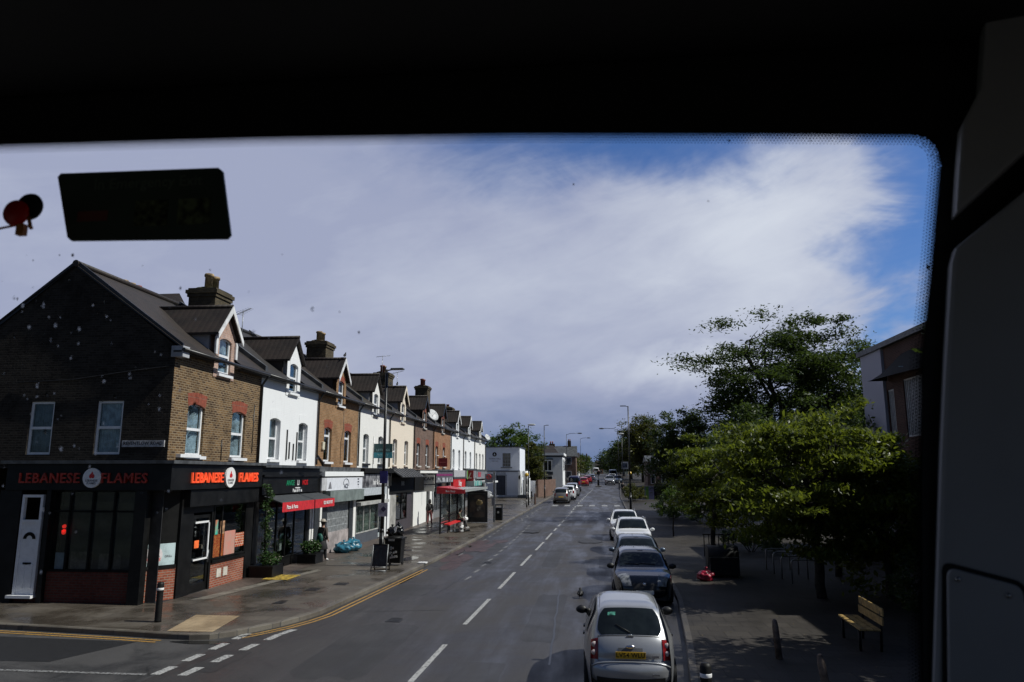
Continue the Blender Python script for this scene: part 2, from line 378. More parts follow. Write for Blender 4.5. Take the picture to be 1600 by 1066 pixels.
# ------------------------------------------------------------------ ground, roads, pavements
M_road = asphalt_mat('wet_asphalt')
M_side = asphalt_mat('coarse_asphalt', (.058, .056, .055), .35, (.02, .02, .021), .6)
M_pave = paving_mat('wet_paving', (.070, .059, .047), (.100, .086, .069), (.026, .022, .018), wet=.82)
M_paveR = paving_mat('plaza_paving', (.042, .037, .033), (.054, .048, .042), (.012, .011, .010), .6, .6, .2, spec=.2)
M_kerb = paving_mat('granite_kerb', (.115, .10, .082), (.155, .14, .115), (.05, .05, .05), .9, .9, .5)
M_white = pm('road_paint', (.37, .37, .36), .6, vscale=22, bump=.3, col2=(.09, .088, .085), vr=(.37, .50))
M_faint = pm('worn_road_paint', (.22, .22, .22), .6, vscale=18, bump=.3, col2=(.06, .057, .055), vr=(.42, .55))
M_yellow = pm('yellow_road_paint', (.40, .22, .045), .6, vscale=16, col2=(.10, .07, .04), vr=(.34, .48))
M_ground = pm('ground_soil', (.05, .055, .035), .95, vary=.3, vscale=.05)

def yrange(a, b):
    ys = [a]; y = a
    while y < b:
        y += 2.0 if y < 60 else (4.0 if y < 140 else 12.0)
        ys.append(min(y, b))
    return ys
def ribbon(mb, ys, fl, fr, off, n=1):
    P = [[(fl(y) + (fr(y) - fl(y)) * j / n, y, gz(y) + off) for j in range(n + 1)] for y in ys]
    return mb.grid(P, False)
g = MB()
yy = [-600, -100, 0, 40, 47, 55, 80, 110, 150, 190, 210, 235, 260, 420, 800, 1600, 3500]
g.grid([[(x, y, gz(y) - .17) for x in (-2500, -600, -60, -20, 0, 20, 60, 600, 2500)] for y in yy], False)
tag(g.build('ground', M_ground), kind='structure')
kl = lambda y: interp(KL, y); kr = lambda y: interp(KR, y); clx = lambda y: interp(CL, y)
r = MB()
ribbon(r, yrange(-30, 420), lambda y: -8.6 if y < 19 else kl(y) - .3, lambda y: kr(y) + .3, -.12, 2)
tag(r.build('road', M_road), kind='structure')
s = MB(); s.grid([[(x, y, -.124) for x in (-70, -30, -16, -8.3)] for y in (9.5, 13, 18.6)], False)
tag(s.build('side_road', M_side), kind='structure')
pz = MB(); pz.add([(-14.5, 15.0, -.1205), (-11.4, 15.15, -.1205), (-10.7, 17.1, -.1205), (-16.5, 17.4, -.1205)], [(0, 1, 2, 3)]); pz.v[0].x = -16
tag(pz.build('road_patch', pm('dark_asphalt', (.018, .018, .019), .6, vary=.2, vscale=20, bump=.4, bscale=60)), kind='structure')  # darker area on the side road

# left pavement with its rounded corner
KC = [(-70, 18.5), (-30, 18.2), (-15.05, 18.08), (-13.2, 17.88), (-11.3, 17.64), (-10.2, 17.47), (-9.6, 17.42), (-9.15, 17.52), (-8.75, 17.95), (-8.45, 18.45), (-8.1, 19.15), (-7.85, 19.9), (-7.67, 20.76)]
pv = MB(); cur = KC
pv.grid([[(x, y, 0) for x, y in cur], [(x if x < -9 else -9.0, 21 if x < -9 else 21, 0) for x, y in cur]], False)
pv.v = pv.v
ys = yrange(20.76, 420)
pv2 = MB(); core = [(-9.0, 21)]
pv = MB()
for (x0, y0), (x1, y1) in zip(KC, KC[1:]):
    if x1 <= -9.15: pv.quad((x0, y0, 0), (x1, y1, 0), (x1, 21, 0), (x0, 21, 0))
fan = [p for p in KC if p[0] >= -9.15] + [(kl(21), 21)]
for (x0, y0), (x1, y1) in zip(fan, fan[1:]): pv.quad((-9.15, 21, 0), (x0, y0, 0), (x1, y1, 0))
ys2 = yrange(21, 420)
ribbon(pv, ys2, lambda y: -70, kl, 0, 1)
tag(pv.build('pavement', M_pave), kind='structure')
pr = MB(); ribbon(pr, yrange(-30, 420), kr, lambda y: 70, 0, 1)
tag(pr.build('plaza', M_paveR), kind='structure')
# kerb stones
def kerb_strip(line, w, inner):
    k = MB(); P = []
    for i, (x, y) in enumerate(line):
        a = Vector(line[max(i - 1, 0)]); b = Vector(line[min(i + 1, len(line) - 1)]); d = (b - a).normalized(); nn = Vector((-d.y, d.x)) * inner
        z = gz(y)
        P.append([(x - nn.x * .012, y - nn.y * .012, z - .15), (x - nn.x * .012, y - nn.y * .012, z - .012), (x + nn.x * .01, y + nn.y * .01, z + .004), (x + nn.x * w, y + nn.y * w, z + .004), (x + nn.x * w, y + nn.y * w, z - .05)])
    k.grid(P, False); return k
lineL = KC[:-1] + [(kl(y), y) for y in ys]
tag(kerb_strip(lineL, .16, 1).build('kerb', M_kerb), kind='structure')
tag(kerb_strip([(kr(y), y) for y in yrange(-30, 420)], .14, -1).build('kerb', paving_mat('shade_toned_kerb', (.06, .053, .045), (.08, .07, .06), (.03, .03, .03), .9, .9, .3)), kind='structure')  # right kerb: darker copy of the stone, shade put into its colour
# reddish strip of small setts in front of the shops, and a lighter channel line
st = MB(); ribbon(st, yrange(22.5, 88), lambda y: -12.74, lambda y: -11.75, .004)
tag(st.build('forecourt_strip', paving_mat('forecourt_paving', (.085, .065, .055), (.11, .085, .07), (.04, .035, .03), .3, .2, .5)), kind='structure')
st = MB(); st.add([(-12.2, 21.9, .009), (-11.7, 22.2, .009), (-10.7, 29, .009), (-11.0, 29.3, .009)], [(0, 1, 2, 3)])
tag(st.build('worn_paving_strip', pm('pale_concrete', (.20, .185, .155), .5, vary=.2, vscale=2.5, bump=.2)), kind='structure')

# road markings: sheets 4 mm above the asphalt
def mark(name, quads, mat):
    k = MB()
    for q in quads: k.quad(*[(x, y, gz(y) - .116) for x, y in q])
    return tag(k.build(name, mat), kind='structure')
dashes = [(8.0, 11.4), (14.5, 17.6), (19.9, 23.9), (26.0, 30.3), (32.4, 36.7), (38.9, 43.4), (45.0, 49.3)]
Q = []
for a, b in dashes: Q.append([(clx(a) - .06, a), (clx(a) + .06, a), (clx(b) + .06, b), (clx(b) - .06, b)])
y = 50.9
while y < 118:
    if not 75.5 < y < 80: Q.append([(clx(y) - .06, y), (clx(y) + .06, y), (clx(y + 2) + .06, y + 2), (clx(y + 2) - .06, y + 2)])
    y += 3.4
mark('lane_marking', Q, M_white)
mark('crossing_stripes', [[(x, 76.9), (x + .58, 76.9), (x + .60, 79.0), (x + .02, 79.0)] for x in [kl(78) + 1.5 + i * 1.27 for i in range(6)]], pm('old_crossing_paint', (.36, .36, .36), .6, vscale=9, col2=(.13, .13, .13)))
Q = []
for side, f in ((-1, lambda y, k: kl(y) + .55 + .35 * (k % 2)), (1, lambda y, k: kr(y) - .55 - .35 * (k % 2)), (0, lambda y, k: clx(y) - .25 + .5 * (k % 2))):
    for y0, y1 in ((57.5, 75), (80.5, 95)):
        y = y0; k = 0
        while y < y1:
            a, b = f(y, k), f(y + 1.6, k + 1); Q.append([(a - .05, y), (a + .05, y), (b + .05, y + 1.6), (b - .05, y + 1.6)]); y += 1.7; k += 1
mark('zigzag_marking', Q, M_faint)
Q = []
for i in range(4):
    y = 14.45 + i * 1.05
    for x, dx in ((-8.62, .02), (-8.06, .10)): Q.append([(x + dx * i - .1, y), (x + dx * i + .1, y), (x + dx * i + .13, y + .62), (x + dx * i - .07, y + .62)])
Q.append([(-7.8, 18.25), (-7.62, 18.25), (-7.5, 18.8), (-7.7, 18.8)])
mark('give_way_marking', Q, M_white)
mark('side_road_line', [[(-12.2, 14.38), (-8.8, 14.38), (-8.8, 14.5), (-12.2, 14.5)], [(-20, 14.42), (-13, 14.42), (-13, 14.53), (-20, 14.53)]], M_faint)
def along(line, d, w):
    P = []
    for i, (x, y) in enumerate(line):
        a = Vector(line[max(i - 1, 0)]); b = Vector(line[min(i + 1, len(line) - 1)]); t = (b - a).normalized(); nn = Vector((t.y, -t.x))
        P.append([(x + nn.x * d, y + nn.y * d), (x + nn.x * (d + w), y + nn.y * (d + w))])
    return [[P[i][0], P[i][1], P[i + 1][1], P[i + 1][0]] for i in range(len(P) - 1)]
ln = [p for p in lineL if p[1] < 31 and p[0] > -31]
skip = lambda q: not (-10.3 < q[0][0] < -8.9 and q[0][1] < 18)
mark('double_yellow_line', [q for q in along(ln, .16, .07) + along(ln, .34, .07) if skip(q)], M_yellow)
# worn red patches of the old bus cage and faint letters in the carriageway
mark('bus_stop_marking', [[(-6.6 + .0, y), (-6.5, y), (-6.45, y + .9), (-6.55, y + .9)] for y in range(34, 56, 2)] + [[(-4.9, y), (-4.78, y), (-4.7, y + .9), (-4.82, y + .9)] for y in range(28, 56, 2)], M_faint)
rp = MB(); random.seed(5)
for i in range(26):
    x = random.uniform(-6.9, -5.3); y = random.uniform(30, 44); a = random.uniform(.15, .5); b = random.uniform(.4, 1.6)
    rp.quad(*[(x + a * math.cos(t), y + b * math.sin(t), -.1165 + i * .0003 + gz(y)) for t in [k * math.pi / 4 + random.uniform(-.2, .2) for k in range(8)]])
tag(rp.build('worn_red_surfacing', pm('worn_red_asphalt', (.075, .042, .038), .5, vary=.25, vscale=4, bump=.3, bscale=60)), kind='structure')
# patched trenches and tar-sealed joints in the carriageway
def ragged(cx, cy, a, b, z, seed, n=26):
    pts = []
    for i in range(n):
        t = i * math.tau / n; c_, s_ = math.cos(t), math.sin(t); q = max(abs(c_), abs(s_)); f = 1 + .10 * noise.noise(Vector((c_ * 2, s_ * 2, seed)))
        pts.append((cx + a * c_ / q * f, cy + b * s_ / q * f, z))
    return pts
tp = MB()
for k, (cx, cy, a, b) in enumerate([(-5.3, 17.2, .8, 2.6), (-1.4, 21.5, .45, 3.4), (-6.2, 25.5, .7, 1.2), (-4.9, 33.5, .5, 1.6), (-2.0, 37, .35, 5.0), (-5.4, 41, .8, 2.2), (-.3, 47, .7, 4.0), (-4.2, 52, .5, 3), (.6, 34, .5, 2.2), (-2.4, 15.3, .5, .8), (-7.9, 15.6, .35, .9)]): tp.quad(*ragged(cx, cy, a, b, -.1185 + .0002 * k + gz(cy), k))
tag(tp.build('tar_patches', asphalt_mat('tar_patch', (.024, .023, .023), .5, (.034, .032, .031))), kind='structure')
tl = MB()
for x0, y0_, x1, y1_ in ((-6.9, 21.3, -4.3, 21.9), (-5.2, 24.6, -5.0, 30.2), (-1.0, 16, -1.25, 26), (-5.0, 31.8, -4.1, 35.2)):
    P = [[(x0 + (x1 - x0) * t + .05 * noise.noise(Vector((t * 9, x0, 0))) + s_ * .022, y0_ + (y1_ - y0_) * t + (.022 if abs(x1 - x0) > 1 else 0) * s_, -.1155 + gz(y0_)) for s_ in (-1, 1)] for t in [i / 24 for i in range(25)]]; tl.grid(P, False)
tag(tl.build('tar_seams', pm('tar_seam', (.010, .010, .010), .35)), kind='structure')
# tactile paving, drain covers, puddles
def slab(name, pts, z, mat, kind='structure'):
    k = MB(); k.quad(*[(x, y, z) for x, y in pts]); return tag(k.build(name, mat), kind=kind)
slab('tactile_paving', [(-10.35, 17.72), (-10.75, 19.75), (-9.5, 19.75), (-9.2, 17.75)], .005, paving_mat('buff_tactile', (.34, .25, .15), (.38, .29, .18), (.2, .15, .1), .4, .4, .4))
M_puddle = pm('puddle_water', (.02, .02, .02), .07, spec=.55, vary=.1, bump=.12, bscale=5)
def puddle(cx, cy, a, b, z, seed):
    k = MB(); random.seed(seed)
    k.quad(*[(cx + a * math.cos(t) * (1 + .3 * noise.noise(Vector((math.cos(t) * 1.5, math.sin(t) * 1.5, seed)))), cy + b * math.sin(t) * (1 + .4 * noise.noise(Vector((math.cos(t) * 1.7, math.sin(t) * 1.7, seed + 9)))), z) for t in [i * math.tau / 28 for i in range(28)]])
    return tag(k.build('puddle', M_puddle), kind='structure')
puddle(-9.15, 17.2, .75, .16, -.117, 1); puddle(-8.2, 18.55, .12, .7, -.117, 2)
puddle(-10.3, 44.0, .55, 1.3, .006, 3); puddle(-9.4, 37.0, .4, .35, .006, 4); puddle(-8.3, 33.5, .35, .9, .006, 5)
puddle(-10.4, 34.5, .5, .45, .006, 6); puddle(-7.0, 28.5, .12, 1.9, -.117, 7); puddle(-6.75, 38, .14, 3.4, -.117, 8); puddle(-8.9, 49, .6, 1.4, .09, 9)
M_iron = pm('cast_iron', (.03, .03, .032), .45, vary=.3, vscale=30, bump=.5, bscale=90)
for nm, x, y, a, b, zz in (('manhole_cover', -9.25, 24.3, .2, .2, .006), ('manhole_cover', -8.75, 25.6, .22, .22, .006), ('manhole_cover', -9.3, 21.8, .16, .16, .006), ('manhole_cover', -4.75, 33.2, .2, .2, -.115), ('manhole_cover', -5.4, 20.2, .2, .2, -.115)):
    k = MB(); k.box(x - a, x + a, y - b, y + b, zz - .02, zz + .004)
    for i in range(5): k.box(x - a + .04, x + a - .04, y - b + .06 + i * .11, y - b + .09 + i * .11, zz + .004, zz + .009)
    tag(k.build(nm, M_iron), kind='structure')
# ------------------------------------------------------------------ terrace of shops
FX = -12.75                      # plane of the shop fronts
M_brown = brick_mat('brown_stock_brick', (.055, .030, .017), (.210, .125, .055), (.26, .205, .135), ms=.014)
M_orange = brick_mat('orange_brick', (.22, .115, .052), (.33, .185, .09), (.33, .26, .18), ms=.009)
M_dkred = brick_mat('dark_red_brick', (.115, .07, .055), (.20, .12, .09), (.2, .17, .15))
M_redor = brick_mat('red_orange_brick', (.27, .12, .06), (.34, .17, .09), (.3, .24, .18), ms=.009)
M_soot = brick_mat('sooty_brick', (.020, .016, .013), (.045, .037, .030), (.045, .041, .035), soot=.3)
M_stall = brick_mat('stallriser_brick', (.23, .055, .032), (.33, .10, .055), (.30, .25, .2), ms=.011)
M_arch = brick_mat('red_arch_brick', (.24, .045, .025), (.32, .08, .045), (.2, .12, .09), .075, .28, off=0)
M_wht = render_mat('white_painted_wall', (.80, .81, .82))
M_wht2 = render_mat('off_white_painted_wall', (.78, .77, .74), amt=.65)
M_crm = render_mat('cream_painted_wall', (.74, .66, .55), (.4, .33, .26))
M_upvc = pm('white_window_frame', (.82, .83, .85), .35, vary=.05)
M_glass = glass_mat()
M_curt = pm('net_curtain', (.62, .68, .78), .9, vary=.22, vscale=5, bump=.6, bscale=9)
M_curtd = pm('dim_curtain', (.22, .24, .27), .9, vary=.3, vscale=4, bump=.6, bscale=9)
M_in = pm('dark_room', (.02, .02, .022), .9)
M_tile = tile_mat('roof_tiles_brown', (.028, .019, .015), (.016, .012, .010), pitch=.22, row=.3)
M_tile2 = tile_mat('roof_tiles_slate', (.027, .023, .022), (.024, .022, .022), pitch=.22, row=.3); M_tile3 = tile_mat('roof_tiles_mossy', (.034, .024, .017), (.034, .032, .018), pitch=.22, row=.3)
M_tileX = tile_mat('dormer_tiles', (.030, .021, .017), (.018, .013, .011), axis=0, pitch=.22, row=.3)
M_gutter = pm('black_gutter', (.018, .018, .02), .4, vary=.2)
M_bw = pm('white_bargeboard', (.80, .80, .80), .5, vary=.12, vscale=3)
M_cheek = pm('shade_grey_cheek', (.42, .43, .46), .7, vary=.15, vscale=2)  # white cheeks, with their bluish shade put into the colour
M_dkcheek = tile_mat('hung_tiles_dark', (.04, .032, .03), (.03, .026, .024), axis=0)
M_pinkb = brick_mat('pinkish_brick', (.42, .26, .2), (.52, .36, .3), (.4, .34, .3))
M_lead = pm('lead_flashing', (.09, .095, .10), .55, vary=.25, vscale=3)
M_stack = brick_mat('chimney_brick', (.07, .055, .035), (.11, .085, .05), (.07, .065, .05), soot=.3)
M_moss = pm('mossy_mortar', (.07, .085, .035), .95, vary=.4, vscale=8, bump=.8, bscale=20)
M_pot = pm('buff_chimney_pot', (.46, .33, .18), .8, vary=.3, vscale=5, bump=.3)
M_potr = pm('red_chimney_pot', (.26, .07, .045), .8, vary=.3, vscale=5, bump=.3)
M_black = pm('black_paint', (.009, .009, .009), .45, vary=.25, vscale=3, spec=.25)
M_blackm = pm('matt_black', (.008, .008, .008), .75, vary=.2, spec=.2)
M_satin = pm('satin_grey_metal', (.30, .31, .32), .4, metal=.6)
M_red = pm('signal_red', (.62, .015, .02), .4, vary=.1)
M_wt = pm('bright_white', (.82, .82, .82), .5, vary=.05)
M_sill = render_mat('stone_sill', (.45, .43, .40))

def wall_holes(mb, x, y0, y1, z0, z1, holes, t=.25):
    """wall in the plane X=x (faces +X), thickness t behind, with rectangular openings (a,b,c,d)=(y0,y1,z0,z1)"""
    ys = sorted({y0, y1, *[h[0] for h in holes], *[h[1] for h in holes]}); zs = sorted({z0, z1, *[h[2] for h in holes], *[h[3] for h in holes]})
    for a, b in zip(ys, ys[1:]):
        for c, d in zip(zs, zs[1:]):
            my, mz = (a + b) / 2, (c + d) / 2
            if any(h[0] < my < h[1] and h[2] < mz < h[3] for h in holes): continue
            mb.quad((x, a, c), (x, b, c), (x, b, d), (x, a, d)); mb.quad((x - t, a, c), (x - t, a, d), (x - t, b, d), (x - t, b, c))
    for a, b, c, d in holes:
        mb.quad((x, a, c), (x - t, a, c), (x - t, a, d), (x, a, d)); mb.quad((x, b, c), (x, b, d), (x - t, b, d), (x - t, b, c))
        mb.quad((x, a, d), (x - t, a, d), (x - t, b, d), (x, b, d)); mb.quad((x, a, c), (x, b, c), (x - t, b, c), (x - t, a, c))
    mb.quad((x, y0, z1), (x, y1, z1), (x - t, y1, z1), (x - t, y0, z1)); mb.quad((x, y0, z0), (x - t, y0, z0), (x - t, y1, z0), (x, y1, z0))

def sash(root, x, y0, y1, z0, z1, style='sash', curt=None, recess=.09, fw=.07, mat=None):
    """window: frame with bars, pane, curtain; faces +X"""
    f = MB(); xf = x - recess; d = .06; mat = mat or M_upvc
    f.box(xf - d, xf, y0, y0 + fw, z0, z1); f.box(xf - d, xf, y1 - fw, y1, z0, z1)
    f.box(xf - d, xf, y0 + fw, y1 - fw, z0, z0 + fw); f.box(xf - d, xf, y0 + fw, y1 - fw, z1 - fw, z1)
    zm = (z0 + z1) / 2
    if style == 'sash': f.box(xf - d, xf + .012, y0 + fw, y1 - fw, zm - fw * .6, zm + fw * .6)
    if style == 'top': zt = z0 + (z1 - z0) * .74; f.box(xf - d, xf + .012, y0 + fw, y1 - fw, zt - fw * .6, zt + fw * .6)
    if style == 'open': f.box(xf - d, xf + .012, y0 + fw, y1 - fw, zm - fw * .6, zm + fw * .6); f.box(xf, xf + .22, y0 + fw, y1 - fw, zm + .02, zm + .07)
    fr = f.build('window', mat, root)
    gsh = MB(); gsh.box(xf - .035, xf - .029, y0 + fw * .6, y1 - fw * .6, z0 + fw * .6, z1 - fw * .6); gsh.build('pane', M_glass, fr)
    if curt is not None:
        c = MB(); n = 26; P = []
        for i in range(n + 1):
            yy_ = y0 + fw + (y1 - y0 - 2 * fw) * i / n; gap = abs(i / n - .55) < .09
            xo = xf - .12 - .03 * math.sin(i * 1.9) - (.25 if gap and curt is M_curt else 0)
            P.append([(xo, yy_, z0 + .02), (xo, yy_, z1 - .02)])
        c.grid(P); c.build('curtain', curt, fr, recalc=False)
    return fr

def arch_head(root, x, y0, y1, z0, rise, top, mat, proud=.006, splay=.12, t=.12):
    """segmental arch over an opening: underside curved, top edge curved too"""
    n = 8; pts = []
    for i in range(n + 1):
        u = i / n; pts.append((y0 + (y1 - y0) * u, z0 + rise * (1 - (2 * u - 1) ** 2)))
    for i in range(n + 1):
        u = 1 - i / n; pts.append((y0 - splay + (y1 - y0 + 2 * splay) * u, top - .05 + .07 * (1 - (2 * u - 1) ** 2)))
    m = MB(); m.prism(pts, (x + proud, 0, 0), (0, 1, 0), (0, 0, 1), (-t, 0, 0)); return m.build('window_arch', mat, root)

EAV = 7.5; RX, RZ = -16.33, 10.33
def roof_z(x): return EAV + .1 + (RZ - EAV - .1) * (FX + .25 - x) / (FX + .25 - RX)
def dormer(root, y0, yc, facade, o):
    """gabled wall dormer that breaks the eaves, roof runs back into the main slope"""
    x = FX; h = .72; ap = 9.45; sh = 8.5
    face = o.get('dface', facade); w0, w1 = yc - .42, yc + .42
    d = MB(); holes = [(w0, w1, 7.15, 8.40)]
    wall_holes(d, x + .02, yc - h, yc + h, 6.98, sh, holes, .22)
    d.prism([(yc - h, sh), (yc + h, sh), (yc, ap - .12)], (x + .02, 0, 0), (0, 1, 0), (0, 0, 1), (-.22, 0, 0))
    d.build('dormer_wall', face, root)
    arch_head(root, x + .02, w0, w1, 8.28, .1, 8.62 if o.get('arch', True) else 8.5, o.get('darch', o.get('arch_mat', M_arch)), splay=.06)
    sash(root, x + .02, w0, w1, 7.15, 8.38, 'sash', o.get('dcurt'), .07)
    sl_ = MB(); sl_.box(x - .1, x + .12, w0 - .08, w1 + .08, 7.03, 7.12); sl_.build('window_sill', o.get('sill', M_sill), root)
    # cheeks
    c = MB()
    for s_ in (-1, 1):
        yy_ = yc + s_ * h; back = FX + .25 - (sh - EAV - .1) / (RZ - EAV - .1) * (FX + .25 - RX) - .3
        c.prism([(x - .18, sh), (back, sh), (x - .18, 7.4)], (0, yy_ - .05, 0), (1, 0, 0), (0, 0, 1), (0, .1, 0))
    c.each('dormer_cheek', o.get('cheek', M_cheek), root, 6)
    # little roof
    rb = FX + .25 - (ap - EAV - .1) / (RZ - EAV - .1) * (FX + .25 - RX) - .4; rb2 = FX + .25 - (sh - EAV - .1) / (RZ - EAV - .1) * (FX + .25 - RX) - .2
    rr = MB(); e = h + .16; zE = sh - .12
    for s_ in (-1, 1):
        a = [(x + .18, yc, ap), (rb, yc, ap), (rb2, yc + s_ * e, zE), (x + .18, yc + s_ * e, zE)]
        rr.add(a + [(p[0], p[1], p[2] + .09) for p in a], [(0, 1, 2, 3), (4, 7, 6, 5), (0, 3, 7, 4), (1, 5, 6, 2), (2, 6, 7, 3), (0, 4, 5, 1)])
    rr.tube([(x + .19, yc, ap + .1), (rb, yc, ap + .1)], .07, 8)
    rr.build('dormer_roof', M_tileX, root)
    if o.get('barge', True):
        b = MB()
        for s_ in (-1, 1):
            p0 = Vector((x + .20, yc, ap + .10)); p1 = Vector((x + .20, yc + s_ * (e + .02), zE + .06))
            b.add([p0, p0 - Vector((0, 0, .25)), p1 - Vector((0, 0, .2)), p1, p0 + Vector((.035, 0, 0)), p0 + Vector((.035, 0, -.25)), p1 + Vector((.035, 0, -.2)), p1 + Vector((.035, 0, 0))],
                  [(0, 1, 2, 3), (4, 7, 6, 5), (0, 3, 7, 4), (1, 5, 6, 2), (3, 2, 6, 7), (0, 4, 5, 1)])
            if o.get('posts', False): b.box(x + .03, x + .09, yc + s_ * (h - .02) - .07, yc + s_ * (h - .02) + .07, 7.75, sh - .15)
        b.build('bargeboard', o.get('barge_mat', M_bw), root)

def chimney(root, yc, pots, top=10.95, wx=.55, wy=.62, xc=-15.1, mossy=False):
    c = MB(); c.box(xc - wx, xc + wx, yc - wy, yc + wy, 8.6, top - .35); c.box(xc - wx - .05, xc + wx + .05, yc - wy - .05, yc + wy + .05, top - .35, top - .22)
    c.box(xc - wx - .10, xc + wx + .10, yc - wy - .10, yc + wy + .10, top - .22, top - .08); c.box(xc - wx - .03, xc + wx + .03, yc - wy - .03, yc + wy + .03, top - .08, top)
    ch = c.build('chimney', M_stack, root)
    m = MB(); m.blob((xc, yc, top), (wx * .95, wy * .95, .13), 14, 6, 3, .3); m.build('flaunching', M_moss if mossy else M_stack, ch)
    for i, (dy, mat, hh) in enumerate(pots):
        p = MB(); z = top + .05; p.lathe([(.155, z), (.15, z + hh * .8), (.185, z + hh * .82), (.185, z + hh * .93), (.16, z + hh), (.12, z + hh), (.11, z + hh * .6)], (xc, yc + dy, 0), 16); p.build('chimney_pot', mat, ch)

def aerial(root, x, y, z, h=1.1, rot=.4):
    a = MB(); a.tube([(x, y, z), (x, y, z + h)], .018, 6)
    d = Vector((math.cos(rot), math.sin(rot), .15)); p = Vector((x, y, z + h - .05)); n = Vector((-d.y, d.x, 0)); a.tube([p - d * .45, p + d * .55], .014, 6)
    for i in range(7): q = p + d * (-.4 + i * .15); l = .26 - i * .02; a.tube([q - n * l, q + n * l], .008, 5)
    a.build('aerial', M_satin, root)
def dish(root, x, y, z, r=.38):
    d = MB(); M = Matrix.Rotation(R(62), 4, 'Y') @ Matrix.Rotation(R(0), 4, 'X'); M = Matrix.Rotation(R(-35), 4, 'Z') @ M
    d.lathe([(0.001, 0), (r * .5, .02), (r, .09), (r, .10), (r * .5, .03), (0.001, .012)], (x, y, z), 20, M=M); d.tube([(x, y, z), (x + .3, y - .15, z + .25)], .012, 6); d.tube([(x, y, z - .35), (x, y, z)], .025, 6); d.build('satellite_dish', pm('dish_grey', (.55, .56, .57), .5), root)

